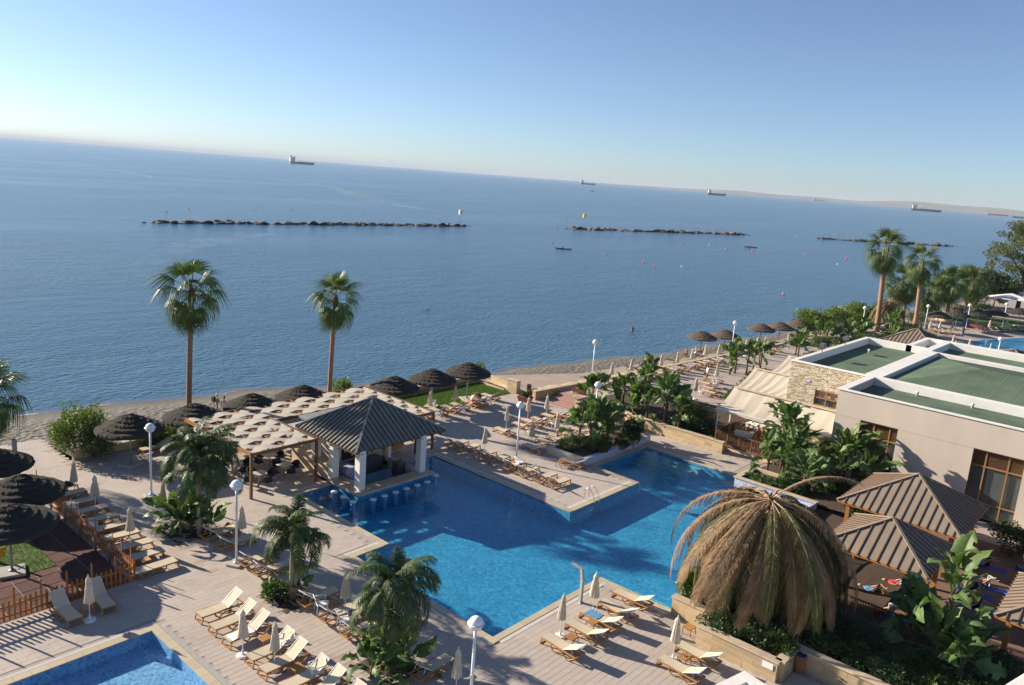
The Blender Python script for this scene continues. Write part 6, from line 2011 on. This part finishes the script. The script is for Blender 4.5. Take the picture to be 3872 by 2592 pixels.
# ------------------------------------------------------------------ slicks and wakes: calmer water in long streaks
def slick_material():
    mt, nt, p = _new('slick')
    tc = _n(nt, 'ShaderNodeTexCoord')
    o_ = tc.outputs['Object']
    _bump(nt, p, _noise(nt, o_, 1.2, 3), .22, .1)
    p.inputs['Base Color'].default_value = (.10, .16, .21, 1)
    p.inputs['Roughness'].default_value = .14
    a = _ramp(nt, _noise(nt, _map(nt, o_, (.5, .5, 1)), .12, 5, .7), [(.36, (0, 0, 0)), (.66, (.75, .75, .75))])
    nt.links.new(a, p.inputs['Alpha'])
    MT['slick'] = mt
slick_material()
def streak(label, pts, w0, w1):
    m = MB(); P = [Vector((x, y, -.985)) for x, y in pts]
    fine = []
    for i in range(len(P) - 1):
        for k in range(8):
            fine.append(P[i].lerp(P[i + 1], k / 8))
    fine.append(P[-1]); n = len(fine)
    for i, p in enumerate(fine):
        d = (fine[min(i + 1, n - 1)] - fine[max(i - 1, 0)]).normalized()
        s = Vector((-d.y, d.x, 0)); u = i / (n - 1)
        w = (w0 + (w1 - w0) * u) * (sin(pi * min(.98, max(.04, u))) ** .5) * (1 + .3 * sin(i * 1.7))
        m.v += [tuple(p - s * w), tuple(p + s * w)]
    for i in range(n - 1):
        m.f.append((2 * i, 2 * i + 1, 2 * i + 3, 2 * i + 2))
    tag(m.build('slick', 'slick'), label, 'water', kind='stuff')
streak('pale curved slick on the sea above the long breakwater', [(-700, 442), (-624, 430), (-519, 386), (-443, 343), (-385, 309), (-349, 299), (-311, 288), (-295, 289)], 14, 5)
streak('short pale slick far out on the left', [(-701, 291), (-661, 285), (-599, 270)], 7, 5)
streak('calm streak between the left palm and the breakwater', [(-146, 66), (-165, 79), (-176, 89), (-190, 106), (-200, 125)], 3.5, 5)
streak('wake trailing between the two kayaks', [(-150, 198), (-146, 215), (-140, 246), (-135, 287), (-128, 333)], 1.2, 1.8)
streak('wake behind the lone swimmer', [(-88.4, 81.4), (-86, 83), (-82, 83.6), (-77, 84.2)], .35, .6)
# ------------------------------------------------------------------ buoys
def make_buoy(mt):
    t = thing('buoy', 'buoy', 'buoy')
    MB().lathe([(.02, -.30), (.22, -.22), (.33, 0), (.22, .24), (.08, .32), (.05, .45), (.01, .46)], 14).build('float', mt, t, True)
    MB().lathe([(.04, .46), (.07, .52), (.04, .58)], 8).build('ring', 'buoy_white', t, True)
    return t
BU = Stamp(make_buoy('buoy_pink')); BW = Stamp(make_buoy('buoy_white'))
BUOYS = [(-274.5, 128.7), (-291.8, 145.3), (-293.7, 174.5), (-294.9, 191.7), (-281.9, 191.5), (-284.9, 222.7), (-254.7, 239.6), (-225.1, 241.4), (-165.2, 207.3), (-216.7, 274.5), (-256.6, 332.9), (-135.3, 195.9), (-246.1, 375.1), (-184.3, 283.1), (-118.6, 190.4), (-111.2, 184.2), (-238.6, 413.2), (-158.4, 281.3), (-234.6, 433.6), (-136.1, 274.6), (-220.5, 461.0), (-130.2, 284.6), (-209.1, 467.7), (-68.9, 169.0), (-197.4, 495.7), (-115.7, 299.1), (-182.2, 515.8), (-102.3, 304.7), (-168.1, 537.5), (-150.8, 555.4), (-140.7, 580.4)]  # buoy positions: image pixels unprojected onto the sea plane, then baked
for i, (x, y) in enumerate(BUOYS):
    BU((x, y, -.92), 0, 'small pink buoy afloat on the sea, %s from the left' % ORD[i], 'pink buoys', 0.8 if y < 250 else 1.05)
for i, (x, y) in enumerate([(-150.1, 287.9), (-108.9, 194.6), (-93.8, 271.7), (-173.0, 431.4)]):
    BW((x, y, -.92), 0, 'small white float on the sea, ' + ('nearest the middle breakwater', 'in open water below the pink buoys', 'left of the right hand palms', 'at the left end of the far breakwater')[i], 'white floats', .7)
for (x, y, lb, mt) in [(-222.3, 300.8, 'yellow flag marker at the left end of the middle breakwater', 'cloth_yellow'), (-227.3, 225, 'pale flag marker at the right end of the long breakwater', 'cloth_white')]:
    t = thing('flag_marker', lb, 'marker', (x, y, -1))
    MB().tube([(0, 0, 0), (.3, 0, 5.5)], .06, 6).build('pole', 'appliance', t, True)
    MB().bx(-.1, .9, -.7, .7, 4.4, 6.2).build('flag', mt, t)
# ------------------------------------------------------------------ ships at anchor
def ship(label, brg, dist, length, head, hull, boot, seed, funnel='hull_red', house_len=.16, crane=True, hh=.075, aft=True, group='cargo ships at anchor', tall=1.):
    """brg: bearing in degrees, plan; head: plan heading of the bow"""
    b_ = radians(brg)
    t = thing('cargo_ship', label, 'ship', (dist * cos(b_), dist * sin(b_), -1), head, group)
    length *= .88
    L, B, H = length, length * .13, length * hh
    st = [(-.5, .72), (-.47, .95), (-.3, 1), (.3, 1), (.42, .72), (.48, .3), (.5, .05)]
    def body(z0, z1, rake0, rake1, mt, nm):
        m = MB()
        for (u, w) in st:
            for z, rk in ((z0, rake0), (z1, rake1)):
                sheer = H * .32 * max(0, (u - .34) / .16) if z > H * .9 else 0
                x = u * L + (rk if u > .35 else (-rk * .4 if u < -.45 else 0))
                m.v += [(x, -w * B / 2 * (.93 if z < H * .3 else 1), z + sheer), (x, w * B / 2 * (.93 if z < H * .3 else 1), z + sheer)]
        for i in range(len(st) - 1):
            a = 4 * i
            m.f += [(a, a + 4, a + 6, a + 2), (a + 1, a + 3, a + 7, a + 5), (a + 2, a + 6, a + 7, a + 3)]
        m.f += [(0, 2, 3, 1), (4 * (len(st) - 1), 4 * (len(st) - 1) + 1, 4 * (len(st) - 1) + 3, 4 * (len(st) - 1) + 2)]
        m.build(nm, mt, t)
    body(-.5, H * .5, 0, L * .012, boot, 'boot_topping'); body(H * .5, H, L * .012, L * .03, hull, 'hull')
    hx = -.40 * L if aft else .3 * L
    hl = house_len * L; bw = B * .8; zt = H + L * .15 * tall
    hs = MB().bx(hx - hl / 2, hx + hl / 2, -bw / 2, bw / 2, H, zt)
    hs.build('deckhouse', 'ship_white', t)
    MB().bx(hx + hl * .1, hx + hl / 2 + .6, -B * .55, B * .55, zt, zt + L * .022).build('bridge', 'ship_white', t)
    for k in range(3):
        z = H + (zt - H) * (.25 + .25 * k)
        MB().bx(hx + hl / 2 + .01, hx + hl / 2 + .12, -bw * .42, bw * .42, z, z + L * .008).build('window_band', 'hull_dark', t)
    MB().bx(hx - hl * .5, hx - hl * .18, -B * .16, B * .16, zt - L * .02, zt + L * .05).build('funnel', funnel, t)
    MB().tube([(hx, 0, zt), (hx, 0, zt + L * .10)], L * .004, 6).build('mast', 'hull_grey', t)
    MB().tube([(L * .40, 0, H * 1.15), (L * .40, 0, H + L * .10)], L * .004, 6).build('foremast', 'hull_grey', t)
    if crane:
        MB().tube([(-.08 * L, 0, H), (-.08 * L, 0, H + L * .11)], L * .006, 6).build('crane_post', 'hull_grey', t)
        MB().bx(-.22 * L, .34 * L, -B * .3, B * .3, H, H + L * .018).build('hatch', 'hull_red', t)
    return t
# headings: roughly parallel to the shore, bows to the right of the picture
def bow(brg, turn):
    return radians(brg) - pi / 2 + turn
ship('cargo ship with tall white deckhouse, leftmost and nearest', 146.3, 3830, 128, bow(146.3, .35), 'hull_red', 'hull_pale', 1, 'hull_grey', .2, True, .085, tall=1.25)  # ship bearings from image pixels, most distances from pixels below the horizon
ship('small grey cargo ship second from the left on the horizon', 126.38, 5400, 112, bow(126.38, .3), 'hull_dark', 'hull_red', 2, 'hull_red', .2, False, .09)
ship('dark blue and red cargo ship in the middle right of the horizon', 117.46, 4200, 104, bow(117.46, .3), 'hull_dark', 'hull_red', 3, 'hull_red', .15, False, .11)
ship('long dark cargo ship above the right hand palms', 104.38, 4500, 152, bow(104.38, .15), 'hull_dark', 'hull_dark', 4, 'hull_red', .14, True, .07)
ship('faint reddish ship near the right edge of the horizon', 100.46, 6500, 146, bow(100.46, .1), 'hull_red', 'hull_red', 5, 'hull_red', .2, True, .06, tall=.5)
ship('low dark barge like ship nearest the right edge', 99.19, 5000, 96, bow(99.19, .1) + pi, 'hull_dark', 'hull_dark', 6, 'hull_red', .10, False, .10, tall=.5)
ship('faint ship far off to the right before the headland', 110.8, 9500, 130, bow(110.8, .2), 'hull_grey', 'hull_grey', 7, 'hull_red', .2, False, .07)
x, y = -1076.4, 1479.2
fb = thing('fishing_boat', 'tiny fishing boat below the second cargo ship', 'boat', (x, y, -1), bow(125.11, .2))
st = [(-.5, .7), (-.2, 1), (.2, .9), (.42, .45), (.5, .05)]
m = MB()
for u, w in st:
    zz = .9 + .5 * max(0, u) ** 2 * 4
    m.v += [(u * 10, -w * 1.3 * .7, -.2), (u * 10, w * 1.3 * .7, -.2), (u * 10.4, -w * 1.3, zz), (u * 10.4, w * 1.3, zz)]
for i in range(4):
    a = 4 * i
    m.f += [(a, a + 4, a + 6, a + 2), (a + 1, a + 3, a + 7, a + 5), (a + 2, a + 6, a + 7, a + 3)]
m.f.append((0, 2, 3, 1))
m.build('hull', 'hull_dark', fb); MB().cbx(-2.6, .2, -.8, .8, .9, 2.3, .1).build('wheelhouse', 'ship_white', fb); MB().tube([(3.5, 0, 1.4), (3.8, 0, 3)], .06, 6).build('mast', 'hull_red', fb)
# ------------------------------------------------------------------ people
BASE = dict(pel=(0, 0, .95), bel=(0, 0, 1.10), che=(0, 0, 1.30), nek=(.0, 0, 1.47), hea=(.03, 0, 1.62),
            shl=(0, .17, 1.41), ell=(-.02, .25, 1.13), hal=(.08, .27, .88), shr=(0, -.17, 1.41), elr=(-.02, -.25, 1.13), har=(.08, -.27, .88),
            hil=(0, .09, .90), knl=(.03, .10, .49), anl=(0, .10, .08), tol=(.15, .11, .03), hir=(0, -.09, .90), knr=(.03, -.10, .49), anr=(0, -.10, .08), tor=(.15, -.11, .03))
RAD = dict(pel=.145, bel=.125, che=.145, nek=.058, hea=.05, shl=.065, ell=.042, hal=.03, shr=.065, elr=.042, har=.03, hil=.09, knl=.06, anl=.042, tol=.035, hir=.09, knr=.06, anr=.042, tor=.035)
EDG = [('pel', 'bel'), ('bel', 'che'), ('che', 'nek'), ('nek', 'hea'), ('che', 'shl'), ('shl', 'ell'), ('ell', 'hal'), ('che', 'shr'), ('shr', 'elr'), ('elr', 'har'),
       ('pel', 'hil'), ('hil', 'knl'), ('knl', 'anl'), ('anl', 'tol'), ('pel', 'hir'), ('hir', 'knr'), ('knr', 'anr'), ('anr', 'tor')]
SEG = {('pel', 'bel'): 'top', ('bel', 'che'): 'top', ('che', 'nek'): 'top', ('nek', 'hea'): 'skin', ('che', 'shl'): 'top', ('che', 'shr'): 'top', ('shl', 'ell'): 'sleeve', ('shr', 'elr'): 'sleeve',
       ('ell', 'hal'): 'skin', ('elr', 'har'): 'skin', ('pel', 'hil'): 'low', ('pel', 'hir'): 'low', ('hil', 'knl'): 'low', ('hir', 'knr'): 'low', ('knl', 'anl'): 'leg', ('knr', 'anr'): 'leg', ('anl', 'tol'): 'skin', ('anr', 'tor'): 'skin'}
def person(label, loc, rz, pose, top, low, skin='skin', hair='hair_dark', sleeve=None, leg=None, scl=1., long_hair=False, group=None):
    J = dict(BASE); J.update(pose)
    J = {k: Vector(v) for k, v in J.items()}
    t = thing('person', label, 'person', loc, rz, group)
    names = list(J)
    me = bpy.data.meshes.new('body')
    me.from_pydata([tuple(J[k]) for k in names], [(names.index(a), names.index(b)) for a, b in EDG], [])
    o = bpy.data.objects.new('tmp', me); COL.objects.link(o)
    sm = o.modifiers.new('s', 'SKIN'); sm.use_smooth_shade = True
    for i, k in enumerate(names):
        sv_ = me.skin_vertices[0].data[i]
        sv_.radius = (RAD[k], RAD[k]); sv_.use_root = (k == 'pel')
    ss = o.modifiers.new('d', 'SUBSURF'); ss.levels = 1; ss.render_levels = 1
    dg = bpy.context.evaluated_depsgraph_get()
    body = bpy.data.meshes.new_from_object(o.evaluated_get(dg))
    bpy.data.objects.remove(o)
    body.materials.clear()
    use = dict(top=top, low=low, skin=skin, sleeve=sleeve or skin, leg=leg or skin)
    keys = list(use)
    for k in keys:
        body.materials.append(MT[use[k]])
    def dseg(p, a, b):
        ab = b - a; u = max(0, min(1, (p - a).dot(ab) / max(1e-9, ab.dot(ab))))
        return (p - a - ab * u).length, u
    for pl_ in body.polygons:
        c = Vector(pl_.center)
        best = min(((dseg(c, J[a], J[b])[0] - .6 * (RAD[a] + RAD[b]) / 2, SEG[(a, b)]) for a, b in EDG), key=lambda q: q[0])
        pl_.material_index = keys.index(best[1])
    # head, ears, nose and hands belong to the same skin
    ex = MB()
    hd = J['hea']; upv = (J['hea'] - J['nek']).normalized()
    ax = Vector((1, 0, 0)) - upv * upv.x
    if ax.length < .3:
        ax = Vector((0, 0, 1)) - upv * upv.z
    ax.normalize(); sd = upv.cross(ax)
    def ell(c, ra, rs, ru, nu=8, nv=10):
        o_ = len(ex.v)
        for i in range(nu + 1):
            th = pi * i / nu
            for k in range(nv):
                ph = 2 * pi * k / nv
                ex.v.append(tuple(c + ax * ra * sin(th) * cos(ph) + sd * rs * sin(th) * sin(ph) + upv * ru * cos(th)))
        for i in range(nu):
            for k in range(nv):
                k2 = (k + 1) % nv
                ex.f.append((o_ + i * nv + k, o_ + (i + 1) * nv + k, o_ + (i + 1) * nv + k2, o_ + i * nv + k2))
    hc = hd + upv * .03
    ell(hc, .098, .076, .125); ell(hc + ax * .098 - upv * .01, .02, .013, .028, 4, 6)
    for s in (-1, 1):
        ell(hc + sd * s * .077, .02, .01, .03, 4, 6)
    for h_, e_ in (('hal', 'ell'), ('har', 'elr')):
        d = (J[h_] - J[e_]).normalized(); n_ = d.orthogonal().normalized(); w_ = d.cross(n_)
        ex.tube([tuple(J[h_]), tuple(J[h_] + d * .09)], [.028, .036], 6)
        for k in range(4):
            p0 = J[h_] + d * .085 + w_ * (-.028 + .019 * k)
            l = (.065, .078, .074, .055)[k]
            ex.tube([tuple(p0), tuple(p0 + d * l * .5 + n_ * .006), tuple(p0 + d * l * .9 + n_ * .024)], [.010, .009, .007], 5)
        p0 = J[h_] + d * .03 + w_ * .03
        ex.tube([tuple(p0), tuple(p0 + d * .03 + w_ * .03), tuple(p0 + d * .065 + w_ * .035)], [.011, .010, .008], 5)
    bm = bmesh.new(); bm.from_mesh(body)
    e2 = bpy.data.meshes.new('x'); e2.from_pydata(ex.v, [], ex.f); n0 = len(bm.faces)
    bm.from_mesh(e2); bm.faces.ensure_lookup_table()
    for f_ in bm.faces[n0:]:
        f_.material_index = keys.index('skin')
    for f_ in bm.faces:
        f_.smooth = True
    bm.to_mesh(body); bm.free()
    body.name = 'body'
    ob('body', body, t)
    hb_ = MB(); ex = hb_
    ell(hc - ax * .018 + upv * .028, .098, .084, .112)
    if long_hair:
        ell(hc - ax * .06 - upv * .08, .05, .07, .13)
    hb_.build('hair', hair, t, True)
    t.scale = (scl,) * 3
    return t
SIT = dict(pel=(0, 0, .12), bel=(.03, 0, .27), che=(.08, 0, .47), nek=(.13, 0, .64), hea=(.18, 0, .78), shl=(.08, .18, .58), shr=(.08, -.18, .58), ell=(.22, .22, .34), elr=(.22, -.22, .34), hal=(.42, .10, .32), har=(.42, -.10, .32),
           hil=(.05, .1, .1), hir=(.05, -.1, .1), knl=(.46, .13, .14), knr=(.46, -.13, .14), anl=(.50, .13, -.30), anr=(.50, -.13, -.30), tol=(.64, .13, -.33), tor=(.64, -.13, -.33))
WALK = dict(knl=(.16, .09, .52), anl=(.18, .09, .10), tol=(.33, .09, .05), knr=(-.06, -.09, .49), anr=(-.28, -.09, .12), tor=(-.15, -.1, .03), ell=(-.12, .25, 1.15), hal=(-.08, .27, .92), elr=(.05, -.25, 1.15), har=(.20, -.25, .98))
LIE = dict(pel=(0, 0, .14), bel=(-.15, 0, .13), che=(-.36, 0, .15), nek=(-.55, 0, .15), hea=(-.70, 0, .16), shl=(-.46, .18, .13), shr=(-.46, -.18, .13), ell=(-.2, .27, .16), elr=(-.2, -.27, .16), hal=(.02, .16, .36), har=(.02, -.16, .36),
           hil=(.05, .1, .15), hir=(.05, -.1, .15), knl=(.18, .14, .56), anl=(.50, .02, .42), tol=(.60, .0, .50), knr=(.30, -.1, .50), anr=(.48, -.1, .12), tor=(.62, -.1, .07))
LIE2 = dict(LIE, knl=(.02, .16, .60), anl=(.30, -.08, .62), tol=(.42, -.1, .70), knr=(.12, -.08, .58), anr=(.46, -.06, .50), tor=(.56, -.06, .60), hal=(.10, .10, .48), har=(.10, -.12, .48))
# exercise class on the timber deck
def ymat(x, y, rz, lb):
    t = thing('exercise_mat', lb, 'mat', (x, y, .125), rz, 'blue exercise mats')
    MB().cbx(-.95, .95, -.31, .31, 0, .014, .004).build('foam', 'blue_mat', t)
CLASS = [(-9.8, 41.75, .12, LIE, 'cloth_blue', 'cloth_black', 'hair_grey', 'before the railing, under the front pavilion edge', 'in a pale blue shirt and black leggings'),
         (-6.3, 50.3, .12, LIE2, 'cloth_blue', 'cloth_black', 'hair_dark', 'by the dark bush', 'in blue shirt and black shorts'),
         (-5.75, 47.5, .05, LIE2, 'cloth_black', 'cloth_grey', 'hair_dark', 'in the middle right of the deck', 'in black top and pale trousers'),
         (-6.2, 46.2, -.1, LIE, 'cloth_pink', 'cloth_black', 'hair_blond', 'behind the bright leaves', 'in pink top hugging the knees'),
         (-5.6, 44.3, .05, LIE, 'cloth_black', 'cloth_black', 'hair_dark', 'nearest the right pavilion', 'in black seen below the leaves'),
         (-8.6, 39.9, .2, LIE2, 'cloth_red', 'cloth_grey', 'hair_dark', 'close to the deck railing', 'in a red top by the railing'),
         (-4.2, 51.6, .1, LIE, 'cloth_blue', 'cloth_black', 'hair_dark', 'at the far right edge', 'in blue shirt at the right edge')]
for x, y, rz, ps, tp_, lw, hr, wh_, wr in CLASS:
    ymat(x, y, rz, 'blue exercise mat ' + wh_)
    person('person lying on back with raised knees, ' + wr, (x - .1, y, .14), rz, ps, tp_, lw, 'skin', hr, tp_, lw if lw != 'cloth_black' else None)
person('person lying under the front pavilion in a red shirt', (-9.2, 43.6, .13), .3, LIE, 'cloth_red', 'cloth_grey', 'skin', 'hair_blond')
bt = thing('water_bottle', 'white bottle standing on the deck by the exercise mats', 'bottle', (-8.6, 42.6, .12)); MB().lathe([(.05, 0), (.05, .2), (.02, .25), (.02, .29)], 10).build('flask', 'white_plastic', bt, True)
# woman crossing the upper terrace
person('woman walking on the upper terrace in white top and dark shorts', (-37.0, 74.1, .55), radians(235), WALK, 'cloth_white', 'cloth_green', 'skin_tan', 'hair_dark', 'skin_tan', None, 1.0, True)
hbg = thing('shoulder_bag', 'orange bag carried by the walking woman', 'bag', (-37.22, 74.02, 1.25), .5); MB().cbx(-.13, .13, -.06, .06, 0, .28, .03).build('pouch', 'bag_orange', hbg); MB().tube([(-.1, 0, .27), (.02, .05, .55), (.1, 0, .27)], .012, 5).build('strap', 'bag_orange', hbg, True)
# bathers on the promenade
person('bare backed man sitting by the sea wall facing the water', (-45.4, 84.9, .36), radians(150), dict(SIT), 'skin', 'cloth_black', 'skin', 'hair_dark')
person('blond woman sitting beside the bare backed man', (-45.0, 86.5, .36), radians(150), dict(SIT), 'cloth_white', 'cloth_white', 'skin_tan', 'hair_blond', None, None, 1., True)
person('dark person reclining on a towel right of the bathers', (-45.0, 88.2, .30), radians(60), dict(LIE), 'cloth_black', 'cloth_black', 'skin_tan', 'hair_dark')
# couple bent together on the lawn loungers
LEAN = dict(SIT, che=(.18, 0, .42), nek=(.32, 0, .55), hea=(.43, 0, .63), shl=(.20, .18, .51), shr=(.20, -.18, .51), ell=(.36, .2, .28), elr=(.36, -.2, .28), hal=(.5, .06, .3), har=(.5, -.06, .3), bel=(.07, 0, .26))
person('woman in pale pink top bending forward on the lawn lounger', (-46.15, 48.45, .36), radians(80), LEAN, 'cloth_pink', 'cloth_red', 'skin', 'hair_dark', 'cloth_pink', 'skin')
person('balding man in black shirt facing her on the lawn lounger', (-46.3, 49.75, .36), radians(-85), LEAN, 'cloth_black', 'cloth_grey', 'skin', 'hair_grey', 'cloth_black', 'skin')
# couple on the sand behind the umbrellas
person('person with white cap and dark backpack walking on the sand', (-57.1, 30.6, -.45), radians(95), WALK, 'cloth_grey', 'cloth_grey', 'skin', 'cloth_white', 'cloth_grey')
bpk = thing('backpack', 'dark backpack on the walker behind the umbrella', 'bag', (-57.12, 30.38, .72), radians(95)); MB().cbx(-.14, .06, -.15, .15, -.02, .42, .05).build('sack', 'cloth_black', bpk)
person('dark haired person beside the walker with backpack', (-56.5, 30.9, -.4), radians(95), WALK, 'cloth_pink', 'cloth_black', 'skin', 'hair_dark', None, None, .9)
# diners
for (x, y, rz, tp_, hr, lb) in [(-26.45, 59.6, -.2, 'cloth_grey', 'hair_grey', 'grey haired diner in grey at the clothed table'), (-24.75, 60.1, 3.4, 'cloth_red', 'hair_blond', 'diner in red opposite the grey haired one'), (-23.8, 58.75, 0.1, 'cloth_white', 'hair_dark', 'diner in white shirt by the broad leaved plant')]:
    person(lb, (x, y, .83), rz, SIT, tp_, 'cloth_grey', 'skin', hr, tp_)
person('person in dark clothes standing on the far terrace', (-27.9, 142.8, .02), radians(60), {}, 'cloth_black', 'cloth_black', 'skin', 'hair_dark', 'cloth_black', 'cloth_black')
# swimmers and paddlers
person('bather standing waist deep in the sea', (-61.8, 98.2, -1.95), radians(160), dict(ell=(-.02, .34, 1.18), hal=(.05, .46, .98), elr=(-.02, -.34, 1.18), har=(.05, -.46, .98)), 'skin_tan', 'cloth_black', 'skin_tan', 'hair_dark')
person('swimmer with only the head above the water', (-88.6, 81.2, -1.22), radians(235), dict(LIE, hea=(-.72, 0, .34), nek=(-.56, 0, .22), knl=(.45, .1, .1), anl=(.85, .1, .08), tol=(1.0, .1, .08), knr=(.45, -.1, .1), anr=(.85, -.1, .08), tor=(1., -.1, .08), hal=(-.2, .3, .0), har=(-.2, -.3, 0)), 'skin_tan', 'cloth_black', 'skin_tan', 'hair_dark')
def kayak(label, who, x, y, rz, tp_):
    t = thing('kayak', label, 'kayak', (x, y, -.98), rz, 'sea kayaks')
    m = MB(); prof = [(-2.6, .02, .20), (-1.8, .24, .10), (-.6, .36, .06), (.6, .36, .06), (1.8, .24, .10), (2.6, .02, .22)]
    for x_, w, z in prof:
        m.v += [(x_, -w, z + .10), (x_, 0, z - .14), (x_, w, z + .10), (x_, 0, z + .17)]
    for i in range(5):
        for k in range(4):
            a = 4 * i
            m.f.append((a + k, a + (k + 1) % 4, a + 4 + (k + 1) % 4, a + 4 + k))
    m.build('hull', 'kayak', t, True)
    person(who, (x, y, -.90), rz, dict(SIT, anl=(.85, .1, .08), anr=(.85, -.1, .08), tol=(.95, .1, .16), tor=(.95, -.1, .16), knl=(.5, .12, .24), knr=(.5, -.12, .24), hal=(.45, .35, .52), har=(.45, -.3, .28), ell=(.2, .33, .42), elr=(.2, -.33, .34)), tp_, 'cloth_black', 'skin_tan', 'hair_dark', None, None, 1.05)
    p = thing('paddle', 'long paddle held by the ' + who, 'paddle', (x, y, -.90), rz)
    c = (.45, .02, .42)
    MB().tube([(c[0], c[1] - 1.15, c[2] - .42), (c[0], c[1] + 1.15, c[2] + .42)], .018, 5).build('shaft', 'cloth_black', p, True)
    for s in (-1, 1):
        MB().bx(-.10, .10, -.24, .24, -.012, .012).build('blade', 'cloth_black', p, loc=(c[0], c[1] + s * 1.2, c[2] + s * .44), rot=(.35, 0, 0))
kayak('dark kayak left of the middle breakwater', 'kayaker in the left hand boat', -150.5, 194.7, radians(225), 'cloth_green')
kayak('dark kayak right of the middle breakwater', 'kayaker in the right hand boat', -139.3, 302.3, radians(225), 'cloth_red')
# ------------------------------------------------------------------ sea haze
hm = bpy.data.materials.new('haze')
hm.use_nodes = True
hn = hm.node_tree
hn.nodes.remove(hn.nodes['Principled BSDF'])
pv = hn.nodes.new('ShaderNodeVolumePrincipled')
pv.inputs['Color'].default_value = (.62, .72, .84, 1)
pv.inputs['Density'].default_value = 4.8e-5
pv.inputs['Anisotropy'].default_value = .0
hn.links.new(pv.outputs[0], hn.nodes['Material Output'].inputs['Volume'])
MT['haze'] = hm
tag(MB().bx(-61000, 3000, -21000, 61000, -4, 130).build('haze', 'haze'), 'thin pale sea haze over the whole bay', 'haze', kind='stuff')
